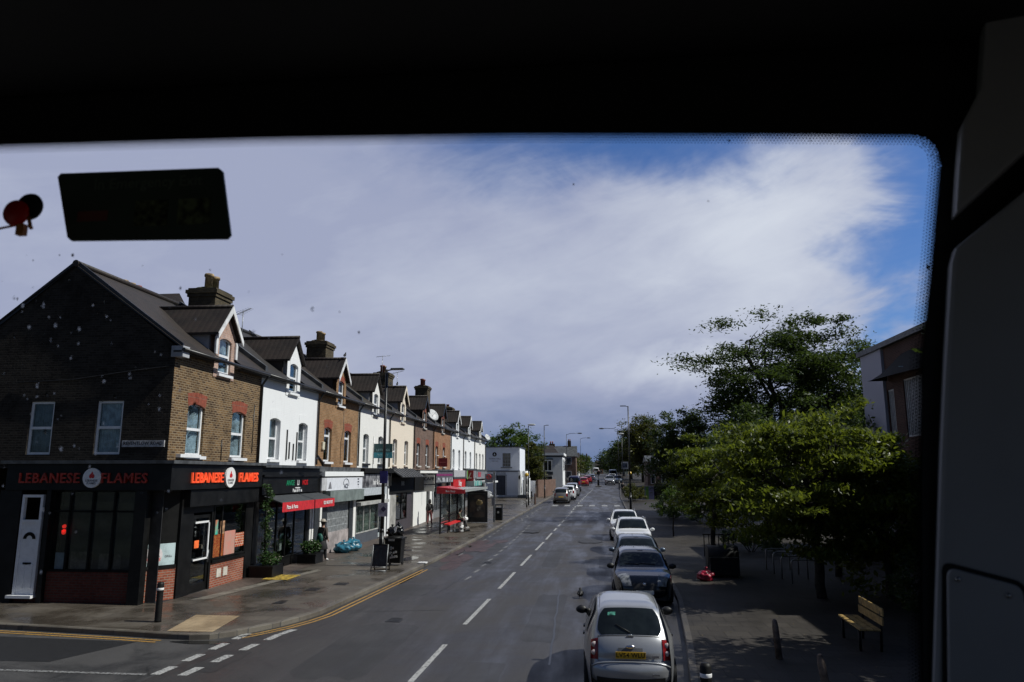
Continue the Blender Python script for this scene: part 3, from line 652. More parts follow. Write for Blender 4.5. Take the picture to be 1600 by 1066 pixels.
def house(i, y0, y1, facade, label, o):
    root = thing('terraced_house', (FX, (y0 + y1) / 2, 0), label, 'house', 'terraced houses over the row of shops')
    yc = (y0 + y1) / 2; w = y1 - y0
    wins = o.get('wins', [(y0 + .95, y0 + 1.97), (y0 + 3.85, y0 + 4.87)])
    zt = o.get('zt', 5.97)
    holes = [(a, b, 4.30, zt) for a, b in wins] + [(yc - .42, yc + .42, 7.15, 8.40)]
    holes[-1] = (yc - .72, yc + .72, 6.98, 7.56)
    m = MB(); wall_holes(m, FX, y0, y1, 4.02, 7.56, holes, .24)
    rw = MB(); rw.box(FX - 8.2, FX - 8.0, y0, y1, 0, 7.5); rw.build('rear_wall', M_stack, root)
    g0 = gz(y0) - .3; mat2 = facade
    m.build('front_wall', facade, root)
    pw = MB()
    if i == 0:
        # gable end over the side road, splayed at the shop corner
        GY = y0
        hs = [(-17.38, -16.58), (-15.16, -14.30)]
        xs = [-21.0, -17.38, -16.58, -15.16, -14.30, FX - .002]
        for a, b in zip(xs, xs[1:]):
            for c, d in ((4.02, 4.32), (4.32, 5.95), (5.95, 7.5)):
                if (a, b) in hs and c == 4.32: continue
                pw.quad((a, GY, c), (b, GY, c), (b, GY, d), (a, GY, d))
        for a, b in hs: pw.add([(a, GY, 4.32), (a, GY + .2, 4.32), (a, GY + .2, 5.95), (a, GY, 5.95)], [(0, 1, 2, 3)]); pw.add([(b, GY, 4.32), (b, GY + .2, 4.32), (b, GY + .2, 5.95), (b, GY, 5.95)], [(0, 1, 2, 3)]); pw.quad((a, GY, 5.95), (b, GY, 5.95), (b, GY + .2, 5.95), (a, GY + .2, 5.95)); pw.quad((a, GY, 4.32), (b, GY, 4.32), (b, GY + .2, 4.32), (a, GY + .2, 4.32))
        pw.add([(FX - .002, GY, 7.5), (FX - .002, GY, 7.62), (RX, GY, RZ), (-19.95, GY, 7.5)], [(0, 1, 2, 3)])
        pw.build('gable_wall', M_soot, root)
        for a, b, cu in ((-17.38, -16.58, M_curtd), (-15.16, -14.30, M_curt)): gable_window(root, a, b, GY, 4.32, 5.95, cu)
        vb = MB()   # verge
        for (xa, za), (xb, zb) in (((FX + .25, EAV + .1), (RX, RZ + .05)), ((RX, RZ + .05), (-20.0, EAV))):
            vb.add([(xa, GY - .06, za - .07), (xb, GY - .06, zb - .12), (xb, GY - .06, zb + .10), (xa, GY - .06, za + .10), (xa, GY, za - .07), (xb, GY, zb - .12), (xb, GY, zb + .10), (xa, GY, za + .10)], [(0, 1, 2, 3), (4, 7, 6, 5), (0, 4, 5, 1), (3, 2, 6, 7), (0, 3, 7, 4), (1, 5, 6, 2)])
        vb.build('verge', M_gutter, root)
        bx = MB(); bx.box(FX - .1, FX + .28, GY - .08, GY + .3, 7.28, 7.62); bx.build('eaves_box', M_cheek, root)
    else:
        pw.box(FX - 8.0, FX - .242, y0 - .06, y0 + .06, -.3, 7.5); pw.build('party_wall', M_stack, root)
    if i in (9,):
        e = MB(); e.add([(FX - .002, y1, gz(y1) - .3), (FX - .002, y1, 7.62), (RX, y1, RZ), (-20, y1, 7.5), (-20, y1, gz(y1) - .3)], [(0, 1, 2, 3, 4)]); e.build('gable_wall', facade, root)
    fl = MB(); fl.box(FX - 8, FX - .25, y0 + .07, y1 - .01, 3.92, 4.0); fl.box(FX - 3.6, FX - 3.5, y0 + .07, y1 - .01, -.3, 7.4); fl.build('interior', M_in, root)
    # main roof
    rf = MB(); a0, a1 = y0 - (.1 if i == 0 else 0), y1
    sx = FX + .27
    yl, yr = yc - .70, yc + .70
    rf.quad((sx, a0, EAV + .08), (sx, yl, EAV + .08), (RX, yl, RZ), (RX, a0, RZ)); rf.quad((sx, yr, EAV + .08), (sx, a1, EAV + .08), (RX, a1, RZ), (RX, yr, RZ))
    xm = FX + .1; zm = roof_z(xm) - .02
    cutx = FX - .15; cutz = EAV + .08 + (RZ - EAV - .08) * (sx - cutx) / (sx - RX)
    rf.quad((cutx, yl, cutz), (cutx, yr, cutz), (RX, yr, RZ), (RX, yl, RZ))
    rf.quad((RX, a0, RZ), (RX, a1, RZ), (-20.1, a1, EAV), (-20.1, a0, EAV))
    rf.tube([(RX, a0, RZ + .03), (RX, a1, RZ + .03)], .11, 8)
    rf.build('roof', (M_tile, M_tile2, M_tile, M_tile3, M_tile2)[i % 5], root, recalc=False)
    # eaves: soffit, gutter, downpipe
    s = MB()
    for a, b in ((a0, yc - .74), (yc + .74, a1)):
        s.box(FX - .02, FX + .24, a, b, 7.42, 7.48)
    s.each('soffit', o.get('soffit', M_gutter), root)
    gt = MB()
    for a, b in ((a0, a1),): gt.tube([(FX + .31, a, 7.50), (FX + .31, b, 7.50)], .06, 8)
    gt.build('gutter', M_gutter, root)
    dp = MB(); yy_ = y1 - .05; dp.tube([(FX + .30, yy_, 7.5), (FX + .26, yy_, 7.40), (FX + .07, yy_, 7.12), (FX + .07, yy_, 4.15)], .045, 8); dp.build('downpipe', M_gutter, root)
    pr_ = MB(); P0 = y1 - .09; z_of = lambda x_: EAV + .08 + (RZ - EAV - .08) * (sx - x_) / (sx - RX)
    if o.get('firewall', True):
        a = [(sx - .15, z_of(sx - .15)), (RX, RZ)]; pr_.add([(sx - .1, P0, z_of(sx - .1)), (sx - .1, P0, z_of(sx - .1) + .2), (RX, P0, RZ + .2), (RX, P0, RZ), (sx - .1, P0 + .2, z_of(sx - .1)), (sx - .1, P0 + .2, z_of(sx - .1) + .2), (RX, P0 + .2, RZ + .2), (RX, P0 + .2, RZ)], [(0, 1, 2, 3), (4, 7, 6, 5), (0, 4, 5, 1), (1, 5, 6, 2), (2, 6, 7, 3)])
        pr_.build('parapet', M_lead, root)
    dormer(root, y0, yc, facade, o)
    for k, (a, b) in enumerate(wins):
        sash(root, FX, a, b, 4.32, zt, o.get('style', 'sash'), (o.get('curts') or [None, None, None])[k], o.get('recess', .09), o.get('fw', .07))
        rise = .10; arch_head(root, FX, a, b, zt - .12, .10, 6.30, o.get('arch_mat', M_arch), splay=.10 if o.get('arch_mat') is None else .0)
        q = MB(); q.box(FX - .12, FX + .12, a - .08, b + .08, 4.20, 4.30); q.build('window_sill', o.get('sill', M_sill), root)
    if o.get('chim'): chimney(root, y1 + o.get('chy', 0), o['chim'], mossy=o.get('mossy', False), top=o.get('chtop', 10.95))
    return root

def gable_window(root, x0, x1, gy, z0, z1, curt):
    f = MB(); y = gy + .05; fw = .07
    f.box(x0, x0 + fw, y, y + .06, z0, z1); f.box(x1 - fw, x1, y, y + .06, z0, z1); f.box(x0 + fw, x1 - fw, y, y + .06, z0, z0 + fw); f.box(x0 + fw, x1 - fw, y, y + .06, z1 - fw, z1)
    zm = (z0 + z1) / 2; f.box(x0 + fw, x1 - fw, y - .01, y + .06, zm - .04, zm + .04)
    fr = f.build('window', M_upvc, root)
    g_ = MB(); g_.box(x0 + .05, x1 - .05, y + .03, y + .036, z0 + .05, z1 - .05); g_.build('pane', M_glass, fr)
    c = MB(); P = []
    for i in range(27): xx = x0 + .06 + (x1 - x0 - .12) * i / 26; P.append([(xx, y + .12 + .02 * math.sin(i * 1.9), z0 + .02), (xx, y + .12 + .02 * math.sin(i * 1.9), z1 - .02)])
    c.grid(P); c.build('curtain', curt, fr, recalc=False)

B = (M_pot, M_potr)
HY = [21.1, 27.1, 33.1, 39.15, 45.3, 51.7, 58.1, 65.4, 71.8, 78.6, 86.6]
H = []
H.append(house(0, HY[0], HY[1], M_brown, 'brown brick corner house with red window arches above the Lebanese takeaway', dict(curts=[M_curt, M_curt], dcurt=M_curt, dface=M_pinkb, darch=M_pinkb, posts=True, chim=[(-.2, B[0], .62), (.28, B[0], .62)], mossy=True, chtop=10.9, sill=M_upvc)))
H.append(house(1, HY[1], HY[2], M_wht, 'white painted house between two brown brick ones, above the red pizza awning', dict(arch_mat=M_wht, dface=M_wht, cheek=M_dkcheek, barge_mat=M_wht, barge=False, curts=[M_curtd, M_curtd], recess=.17, sill=M_wht)))
H.append(house(2, HY[2], HY[3], M_orange, 'light brown brick house with white sills above the white shop sign', dict(style='top', recess=.12, fw=.08, sill=M_upvc, cheek=M_dkcheek, chim=[(-.25, B[0], .55), (.2, B[0], .55)], chtop=10.95)))
H.append(house(3, HY[3], HY[4], M_wht2, 'white painted house with a blank dormer, behind the estate agent board', dict(arch_mat=M_wht2, dface=M_wht2, barge=False, curts=[M_curtd, M_curtd], recess=.16, sill=M_gutter)))
H.append(house(4, HY[4], HY[5], M_crm, 'cream painted house above the black canopy', dict(arch_mat=M_crm, dface=M_crm, barge_mat=M_crm, curts=[M_curtd, M_curtd], recess=.16, sill=M_crm, chim=[(-.3, B[1], .5), (.1, B[0], .5)], chtop=10.9)))
H.append(house(5, HY[5], HY[6], M_dkred, 'dark brick house above the cafe sign', dict(barge_mat=M_gutter, cheek=M_dkcheek, dface=M_dkred, recess=.12, chim=None)))
H.append(house(6, HY[6], HY[7], M_redor, 'orange brick house with an open window and a red board beneath', dict(barge_mat=M_gutter, cheek=M_dkcheek, dface=M_dkred, recess=.12, style='open', chy=-1.2, chim=[(-.35, B[1], .6), (.2, B[1], .6)], chtop=11.4)))
H.append(house(7, HY[7], HY[8], M_wht, 'white house next to the orange brick one, beyond the cafe', dict(arch_mat=M_wht, dface=M_wht, barge_mat=M_wht, recess=.16, sill=M_wht, curts=[M_curtd] * 2)))
H.append(house(8, HY[8], HY[9], M_wht, 'white house in the middle of the far three white fronts', dict(arch_mat=M_wht, dface=M_wht, barge_mat=M_wht, recess=.16, sill=M_wht, curts=[M_curtd] * 2, chy=-3, chim=[(0, B[1], .3)], chtop=10.5)))
H.append(house(9, HY[9], HY[10], M_wht2, 'last white house of the terrace, with three narrow windows side by side', dict(arch_mat=M_wht2, dface=M_wht2, barge_mat=M_wht2, recess=.16, sill=M_wht2, wins=[(79.6, 80.7), (82.0, 83.1), (84.3, 85.4)], curts=[M_curtd] * 3)))
aerial(H[1], -15.0, 29.7, 9.2, 1.5, -.5); aerial(H[5], -15.6, 57.3, 9.9, 1.9, -.3); aerial(H[4], -15.0, 51.0, 10.4, 1.7, .5)
dish(H[5], FX + .3, 56.4, 8.2, .5); dish(H[9], FX + .3, 86.0, 7.9, .4); dish(H[6], -13.5, 63.4, 8.6, .35)
# rear stack and rear gable of the corner house
rc = MB(); rc.box(-18.2, -17.2, 25.2, 26.5, 8.0, 10.35); rch = rc.build('chimney', M_stack, H[0])
for dy, mt in ((-.42, M_pot), (0.02, M_pot), (.42, M_potr)):
    p = MB(); p.lathe([(.15, 10.35), (.14, 10.85), (.18, 10.87), (.17, 11.0), (.12, 11.0)], (-17.7, 25.85 + dy, 0), 14); p.build('chimney_pot', mt, rch)
rg = MB(); rg.prism([(-1.6, 0), (1.6, 0), (1.6, .4), (0, 1.55), (-1.6, .4)], (-18.0, 29.7, 10.0), (0, 1, 0), (0, 0, 1), (-3, 0, 0)); rg.build('rear_gable', M_tile, H[1])
# marks on the fronts: cables, alarm boxes, black tie bars on the white house
tb = MB()
for yv, z0_, z1_ in ((29.72, 4.3, 5.55), (30.0, 4.35, 5.05), (30.42, 4.3, 5.0), (30.75, 4.3, 5.5)): tb.box(FX + .005, FX + .05, yv - .025, yv + .025, z0_, z1_)
tb.each('tie_bar', M_gutter, H[1])
al = MB(); al.box(FX, FX + .09, 33.72, 34.0, 4.85, 5.22); al.build('alarm_box', pm('alarm_cream', (.7, .66, .5), .5), H[2], bevel=.02)
cb = MB(); cb.tube([(FX + .012, 36.7, 6.95), (FX + .012, 36.72, 6.0), (FX + .012, 36.4, 5.3), (FX + .012, 36.42, 4.2)], .012, 5); cb.build('cable', M_gutter, H[2]); cb = MB(); cb.tube([(FX + .012, 33.2, 4.6), (FX + .05, 33.9, 4.25), (FX + .05, 34.0, 3.9)], .05, 6); cb.build('cable', M_gutter, H[2])
cb = MB(); cb.tube([(FX + .012, 26.6, 6.3), (FX + .012, 26.6, 4.5)], .02, 5); cb.build('cable', M_gutter, H[0]); cb = MB(); cb.tube([(FX + .012, 24.3, 4.9), (FX + .012, 24.32, 4.2)], .02, 5); cb.build('cable', M_gutter, H[0])
sh_ = MB(); sh_.box(FX, FX + .16, 21.55, 22.75, 4.24, 4.34); sh_.build('window_ledge', M_upvc, H[0])
cb = MB(); cb.tube([(-17.9, 21.07, 6.55), (-16.0, 21.05, 6.62), (-14.2, 21.05, 6.85), (-12.9, 21.05, 7.0)], .018, 5); cb.build('cable', M_gutter, H[0])

# ------------------------------------------------------------------ shop fronts
def fascia_text(root, name, txt, y, z, size, mat, x=FX + .35, **k):
    m = MB(); text_mesh(m, txt, (x, y, z), (0, 1, 0), (0, 0, 1), size, **k); return m.build(name, mat, root)
def shop(y0, y1, loc_lab, cat='shop'):
    return thing('shopfront', (FX + .1, (y0 + y1) / 2, 0), loc_lab, cat, 'shopfronts along the terrace')
def glazing(root, y0, y1, z0, z1, mullions, framemat, name='shop_window', x=FX + .02, fw=.06, pane=True):
    f = MB(); f.box(x - .08, x, y0, y0 + fw, z0, z1); f.box(x - .08, x, y1 - fw, y1, z0, z1); f.box(x - .08, x, y0 + fw, y1 - fw, z0, z0 + fw); f.box(x - .08, x, y0 + fw, y1 - fw, z1 - fw, z1)
    for q in mullions: f.box(x - .08, x - .002, q - fw / 2, q + fw / 2, z0 + fw, z1 - fw)
    fr = f.build(name, framemat, root)
    if pane: g_ = MB(); g_.box(x - .045, x - .038, y0 + fw * .5, y1 - fw * .5, z0 + fw * .5, z1 - fw * .5); g_.build('pane', M_glass, fr)
    return fr
def door(root, y0, y1, z0, z1, mat, glass=True, x=FX - .05, rail=None, name='door'):
    f = MB(); fw = .11
    f.box(x - .05, x, y0, y0 + fw, z0, z1); f.box(x - .05, x, y1 - fw, y1, z0, z1); f.box(x - .05, x, y0 + fw, y1 - fw, z1 - fw, z1); f.box(x - .05, x, y0 + fw, y1 - fw, z0, z0 + (.25 if glass else .12))
    if not glass: f.box(x - .05, x - .015, y0 + fw, y1 - fw, z0 + .12, z1 - fw); f.box(x - .05, x, y0 + fw, y1 - fw, (z0 + z1) / 2 - .05, (z0 + z1) / 2 + .05)
    d = f.build(name, mat, root)
    if glass: g_ = MB(); g_.box(x - .03, x - .024, y0 + fw * .6, y1 - fw * .6, z0 + .2, z1 - fw * .6); g_.build('pane', M_glass, d)
    h = MB(); h.tube([(x + .05, y1 - .08, z0 + .85), (x + .05, y1 - .08, z0 + 1.25)], .015, 6); h.box(x, x + .05, y1 - .09, y1 - .07, z0 + .88, z0 + .91); h.box(x, x + .05, y1 - .09, y1 - .07, z0 + 1.19, z0 + 1.22); h.build('handle', M_satin, d)
    return d
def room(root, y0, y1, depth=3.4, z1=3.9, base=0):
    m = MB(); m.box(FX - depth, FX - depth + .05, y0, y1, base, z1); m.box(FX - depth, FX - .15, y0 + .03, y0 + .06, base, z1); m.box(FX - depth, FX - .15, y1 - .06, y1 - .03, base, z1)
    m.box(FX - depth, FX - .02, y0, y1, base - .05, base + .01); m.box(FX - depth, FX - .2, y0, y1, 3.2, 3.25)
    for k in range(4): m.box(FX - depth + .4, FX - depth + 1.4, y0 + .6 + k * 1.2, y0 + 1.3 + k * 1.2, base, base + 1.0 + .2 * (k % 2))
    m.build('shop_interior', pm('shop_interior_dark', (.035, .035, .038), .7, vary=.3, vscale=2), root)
    q = MB(); rn = random.Random(int(y0 * 10))
    for k in range(26): yy_ = rn.uniform(y0 + .3, y1 - .6); zz_ = base + rn.choice((.9, 1.25, 1.6, 1.95)); xx_ = FX - rn.uniform(.5, 1.6); q.box(xx_, xx_ + .15, yy_, yy_ + rn.uniform(.1, .35), zz_, zz_ + rn.uniform(.1, .28))
    q.build('shop_stock', brick_mat('shop_stock_mix', (.45, .2, .1), (.15, .3, .35), (.6, .55, .4), .4, .2), root)
def vgz(y): return gz(y)

# 0: corner takeaway
s0 = shop(HY[0], HY[1], 'black corner takeaway front with glowing red letter signs on both faces')
y0, y1 = HY[0], HY[1]
m = MB()
m.box(FX - .05, FX + .30, y0 - .20, y1 - .1, 3.26, 4.04)                     # road fascia
m.box(-17.75, FX - .05, y0 - .20, y0 + .02, 3.26, 4.04)                      # side fascia
m.build('fascia', M_black, s0)
m = MB(); m.box(FX - .05, FX + .42, y0 - .32, y1 - .05, 4.04, 4.14); m.box(-17.9, FX - .05, y0 - .32, y0 + .02, 4.04, 4.14); m.build('cornice', M_lead, s0)
def red_letters(root, txt, o, a, size):
    m = MB(); text_mesh(m, txt, o, a, (0, 0, 1), size, .06, spacing=1.03); l = m.build('illuminated_letters', pm('lit_red_letters', (.85, .10, .03), .4, emit=.55, vary=.35, vscale=7, col2=(.75, .03, .01)), root)
M_lit = pm('lit_red_letters', (.85, .10, .03), .4, emit=.55, vary=.35, vscale=7, col2=(.75, .03, .01))
M_dim = pm('unlit_red_letters', (.42, .035, .02), .5, emit=.015, vary=.3, vscale=7)
for txt, yc_, mt in (('LEBANESE', 22.98, M_lit), ('FLAMES', 25.83, M_lit)):
    m = MB(); text_mesh(m, txt, (FX + .30, yc_, 3.60), (0, 1, 0), (0, 0, 1), .45 if txt[0] == 'L' else .45, .05, spacing=1.0); m.build('sign_letters', mt, s0)
for txt, xc_ in (('LEBANESE', -16.33), ('FLAMES', -13.92)):
    m = MB(); text_mesh(m, txt, (xc_, y0 - .20, 3.60), (1, 0, 0), (0, 0, 1), .42, .05, spacing=1.08); m.build('sign_letters', M_dim, s0)
def roundel(root, c, a, r, name='sign_roundel'):
    c = Vector(c); a = Vector(a); up = Vector((0, 0, 1)); nrm = a.cross(up)
    m = MB(); m.prism([(r * math.cos(t), r * math.sin(t)) for t in [i * math.tau / 28 for i in range(28)]], c, a, up, nrm * .06); d = m.build(name, M_wt, root)
    f = MB(); fl_ = [(0, .62), (.10, .45), (.06, .33), (.16, .38), (.24, .2), (.2, .05), (.08, 0), (0, .08), (-.08, 0), (-.2, .05), (-.24, .2), (-.16, .36), (-.08, .42)]
    f.prism([(u * r * 1.25, (v * 1.2 - .05) * r * .95) for u, v in fl_], c + nrm * .06, a, up, nrm * .006); f.build('flame_emblem', M_red, d)
    t_ = MB(); text_mesh(t_, 'LEBANESE', c + nrm * .061 - up * r * .28, a, up, r * .30, .004); text_mesh(t_, 'FLAMES', c + nrm * .061 - up * r * .55, a, up, r * .30, .004); t_.build('emblem_lettering', pm('grey_lettering', (.12, .12, .13), .6), d)
roundel(s0, (FX + .30, 24.44, 3.62), (0, 1, 0), .34); roundel(s0, (-14.93, y0 - .20, 3.62), (1, 0, 0), .29)
m = MB(); m.box(FX, FX + .22, 22.2, y1 - .12, 2.72, 3.24); m.build('roller_box', M_black, s0)
# posts
m = MB(); m.box(FX - .28, FX + .02, 22.1, 22.78, 0, 3.25); m.box(FX - .25, FX + .02, 26.52, 27.04, 0, 2.72); m.box(-13.55, -13.18, 20.92, 21.2, 0, 3.25); m.box(-16.4, -16.26, 20.95, 21.1, 0, 3.25); m.box(-17.95, -17.25, 20.98, 21.1, 0, 3.25); m.each('pilaster', M_black, s0)
# chamfered corner: brick, poster
A_, B_ = Vector((-13.30, 21.22, 0)), Vector((-12.77, 22.06, 0)); dch = (B_ - A_); L_ = dch.length; dch.normalize(); nch = Vector((dch.y, -dch.x, 0))
m = MB(); m.prism([(0, 0), (L_, 0), (L_, .93), (0, .93)], A_, dch, (0, 0, 1), -nch * .12); m.build('brick_stallriser', M_stall, s0)
m = MB(); m.prism([(0, .93), (L_, .93), (L_, 1.03), (0, 1.03)], A_ + nch * .03, dch, (0, 0, 1), -nch * .15); m.prism([(0, 1.66), (L_, 1.66), (L_, 3.25), (0, 3.25)], A_ - nch * .05, dch, (0, 0, 1), -nch * .05); m.build('corner_frame', M_black, s0)
m = MB(); m.prism([(.02, 1.03), (L_ - .04, 1.03), (L_ - .04, 1.66), (.02, 1.66)], A_ - nch * .02, dch, (0, 0, 1), -nch * .02); po = m.build('window_poster', pm('poster_pale_blue', (.55, .68, .70), .4, vary=.15, vscale=3), s0)
cp = A_ + dch * .30 - nch * .02 + Vector((0, 0, 1.33)); m = MB(); m.prism([(.27 * math.cos(t), .27 * math.sin(t)) for t in [i * math.tau / 24 for i in range(24)]], cp, dch, (0, 0, 1), nch * .004); m.build('poster_disc', pm('poster_pink_white', (.75, .68, .68), .4), po)
m = MB(); m.prism([(u * .36, v * .42 + .02) for u, v in [(0, .5), (.1, .4), (.2, .2), (.15, 0), (0, .08), (-.15, 0), (-.2, .2), (-.1, .35)]], cp + nch * .005, dch, (0, 0, 1), nch * .004); text_mesh(m, 'FLAMES', cp + nch * .005 - Vector((0, 0, .13)), dch, (0, 0, 1), .13, .004); m.build('poster_emblem', pm('poster_red', (.7, .08, .05), .5), po)
m = MB(); text_mesh(m, 'SHAWARMA', cp + nch * .005 - Vector((0, 0, .04)) , dch, (0, 0, 1), .07, .003); text_mesh(m, 'GRILL', A_ + dch * .75 - nch * .019 + Vector((0, 0, 1.28)), dch, (0, 0, 1), .09, .003); m.build('poster_lettering', pm('grey_lettering', (.12, .12, .13), .6), po)
# road side: door and window
m = MB(); m.box(FX - .1, FX, 22.8, 22.88, 0, 2.72); m.box(FX - .1, FX, 24.02, 24.14, 0, 2.72); m.box(FX - .1, FX, 22.88, 24.02, 2.5, 2.72); m.box(FX - .12, FX + .05, 24.14, 26.52, .80, .90); m.build('door_frame', M_black, s0)
dd = door(s0, 22.88, 24.02, .02, 2.42, M_black)
m = MB(); m.box(FX - .02, FX + .01, 23.0, 23.9, 2.16, 2.22); m.box(FX - .02, FX + .01, 23.84, 23.9, 1.02, 2.22); m.box(FX - .02, FX + .01, 23.0, 23.9, 1.0, 1.05); m.build('door_trim', M_wt, dd)
m = MB(); m.box(FX - .074, FX - .07, 23.15, 23.42, 1.38, 1.62); m.build('door_notice', pm('orange_notice', (.85, .16, .04), .5, emit=.25), dd)
m = MB(); m.box(FX - .12, FX - .001, 24.14, 26.5, -.05, .80); m.build('brick_stallriser', M_stall, s0)
m = MB(); m.box(FX, FX + .02, 24.55, 24.85, .30, .58); m.box(FX, FX + .02, 25.0, 25.3, .30, .58); m.each('air_vent', pm('vent_cream', (.62, .58, .5), .6), s0)
w = glazing(s0, 24.14, 26.5, .92, 2.72, [24.72], M_black)
m = MB(); m.box(FX - .012, FX - .006, 24.2, 24.95, .98, 1.72); pp = m.build('food_poster', brick_mat('food_photo', (.38, .06, .02), (.48, .20, .05), (.12, .02, .01), .11, .04, ms=.01), w)
m = MB(); m.box(FX - .013, FX - .005, 24.98, 25.75, .98, 1.78); m.build('menu_poster', pm('menu_salmon', (.52, .30, .24), .4, vary=.2, vscale=4, col2=(.6, .25, .2)), w)
m = MB(); m.box(FX - .012, FX - .006, 25.78, 26.42, 1.18, 1.66); m.build('grill_poster', brick_mat('grill_photo', (.4, .05, .02), (.6, .2, .08), (.7, .6, .5), .16, .09), w)
m = MB(); m.box(FX - .012, FX - .006, 24.3, 24.48, 1.7, 2.2); m.build('green_sticker', pm('turquoise_sticker', (.05, .5, .38), .4, vary=.4, vscale=2, col2=(.6, .12, .05)), w)
m = MB(); m.box(FX - .012, FX - .006, 24.66, 24.95, 1.72, 2.15); m.build('round_menu_sticker', pm('tan_sticker', (.6, .35, .2), .4, vary=.3, vscale=6), w)
# side-road face: white door, dark glazing
m = MB(); m.box(-17.22, -17.14, 21.0, 21.1, .22, 3.12); m.box(-16.62, -16.54, 21.0, 21.1, .22, 3.12); m.box(-17.14, -16.62, 21.0, 21.1, 3.04, 3.12); m.box(-17.14, -16.62, 21.0, 21.1, 2.3, 2.38); m.box(-17.3, -16.5, 20.85, 21.1, .14, .22); fd = m.build('door_frame', M_upvc, s0)
m = MB(); m.box(-17.14, -16.62, 21.04, 21.09, .22, 2.30)
for a, b, c, d_ in ((-17.08, -16.92, .4, 1.1), (-16.84, -16.68, .4, 1.1)): m.box(a, b, 21.02, 21.04, c, d_)
dr = m.build('door', M_upvc, s0)
m = MB(); m.prism([(.2 * math.cos(t), .2 * math.sin(t)) for t in [i * math.pi / 10 for i in range(11)]] + [(-.1 * math.cos(t), .1 * math.sin(t)) for t in [i * math.pi / 10 for i in range(11)]], (-16.88, 21.035, 1.82), (1, 0, 0), (0, 0, 1), (0, -.01, 0)); m.box(-17.0, -16.74, 21.02, 21.04, 1.08, 1.14); m.build('fan_light', M_blackm, dr)
m = MB(); m.box(-17.5, -13.2, 21.12, 21.2, .0, .9); m.build('panelled_stallriser', brick_mat('dim_red_brick', (.10, .025, .018), (.14, .04, .028), (.08, .06, .05)), s0)
m = MB()
for q in (-16.26, -15.72, -15.0, -14.3, -13.6): m.box(q - .03, q + .03, 21.1, 21.16, .9, 3.2)
m.box(-16.3, -13.3, 21.1, 21.16, .88, .95); m.box(-16.3, -13.3, 21.1, 21.16, 2.6, 2.66); sw = m.build('shop_window', M_blackm, s0)
m = MB(); m.box(-16.26, -13.5, 21.17, 21.176, .95, 3.2); m.build('pane', M_glass, sw)
m = MB(); m.box(-16.1, -15.72, 21.19, 21.2, .92, 1.42); m.build('notice', pm('pale_blue_notice', (.30, .36, .46), .5), sw)
m = MB(); m.box(-15.6, -14.9, 21.19, 21.2, .95, 1.45); m.box(-14.7, -14.0, 21.19, 21.2, .95, 1.4); m.build('food_poster', pm('dull_food_poster', (.12, .09, .08), .5, vary=.5, vscale=5, col2=(.03, .02, .02)), sw)
m = MB()
for dx, dz in ((0, .12), (-.08, -.02), (.08, -.02), (0, -.06)): m.blob((-15.93, 21.22, 2.06 + dz), (.07, .02, .06), 8, 5)
m.build('neon_flame_sign', pm('red_neon', (.9, .03, .02), .5, emit=.9), sw)
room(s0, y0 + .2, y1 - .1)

# street name plate on the gable
m = MB(); m.box(-14.22, -12.86, y0 - .04, y0 + .0, 4.54, 4.74); sp_ = tag(m.build('street_name_plate', pm('nameplate_white', (.5, .5, .52), .5, vary=.2, vscale=8)), 'white street name plate on the dark gable of the corner house', 'sign')
m = MB(); text_mesh(m, 'REVENTLOW ROAD', (-13.54, y0 - .041, 4.645), (1, 0, 0), (0, 0, 1), .14, .004); m.build('lettering', M_blackm, sp_)

# 1: pizza and pasta
s1 = shop(HY[1], HY[2], 'black pizza and pasta shopfront with a tricolour sign over its door'); y0, y1 = HY[1], HY[2]
m = MB(); m.box(FX - .05, FX + .26, y0 + .05, y1 - .05, 2.95, 3.62); m.box(FX - .05, FX + .34, y0 + .02, y1 - .02, 3.62, 3.70); m.box(FX - .05, FX + .22, y0 + .05, y1 - .05, 3.70, 3.98); m.build('fascia', M_black, s1)
m = MB(); m.box(FX - .05, FX + .38, y0, y1, 3.98, 4.08); m.build('cornice', M_lead, s1)
m = MB(); text_mesh(m, 'ANGE', (FX + .26, 29.75, 3.36), (0, 1, 0), (0, 0, 1), .30, .02); m.build('sign_letters', pm('green_letters', (.01, .26, .12), .5), s1)
m = MB(); text_mesh(m, 'LI', (FX + .26, 30.55, 3.36), (0, 1, 0), (0, 0, 1), .30, .02); m.box(FX + .26, FX + .28, 30.25, 30.85, 3.14, 3.18); m.build('sign_letters', M_wt, s1)
m = MB(); text_mesh(m, 'NOS', (FX + .26, 31.3, 3.36), (0, 1, 0), (0, 0, 1), .30, .02); m.build('sign_letters', M_red, s1)
m = MB(); text_mesh(m, 'Pizza & Pasta', (FX + .26, 30.5, 3.05), (0, 1, 0), (0, 0, 1), .19, .015); m.build('sign_letters', M_wt, s1)
m = MB(); m.box(FX - .1, FX + .02, y0 + .05, y1 - .1, 2.70, 2.95); m.build('awning_box', M_black, s1)
aw = MB(); aw.add([(FX + .1, y0 + .35, 2.93), (FX + .1, y1 + .05, 2.93), (FX + .95, y1 + .05, 2.66), (FX + .95, y0 + .35, 2.66), (FX + .1, y0 + .35, 2.89), (FX + .1, y1 + .05, 2.89), (FX + .93, y1 + .05, 2.62), (FX + .93, y0 + .35, 2.62)], [(0, 1, 2, 3), (4, 7, 6, 5), (0, 3, 7, 4), (1, 5, 6, 2)])
awn = tag(empty('awning', (FX + .1, 30, 2.9)), None); awn.parent = s1; awn.location = Vector((0, 0, 0))
aw = aw.build('awning_canopy', pm('charcoal_canvas', (.05, .055, .06), .8, vary=.15), s1); bpy.data.objects.remove(awn)
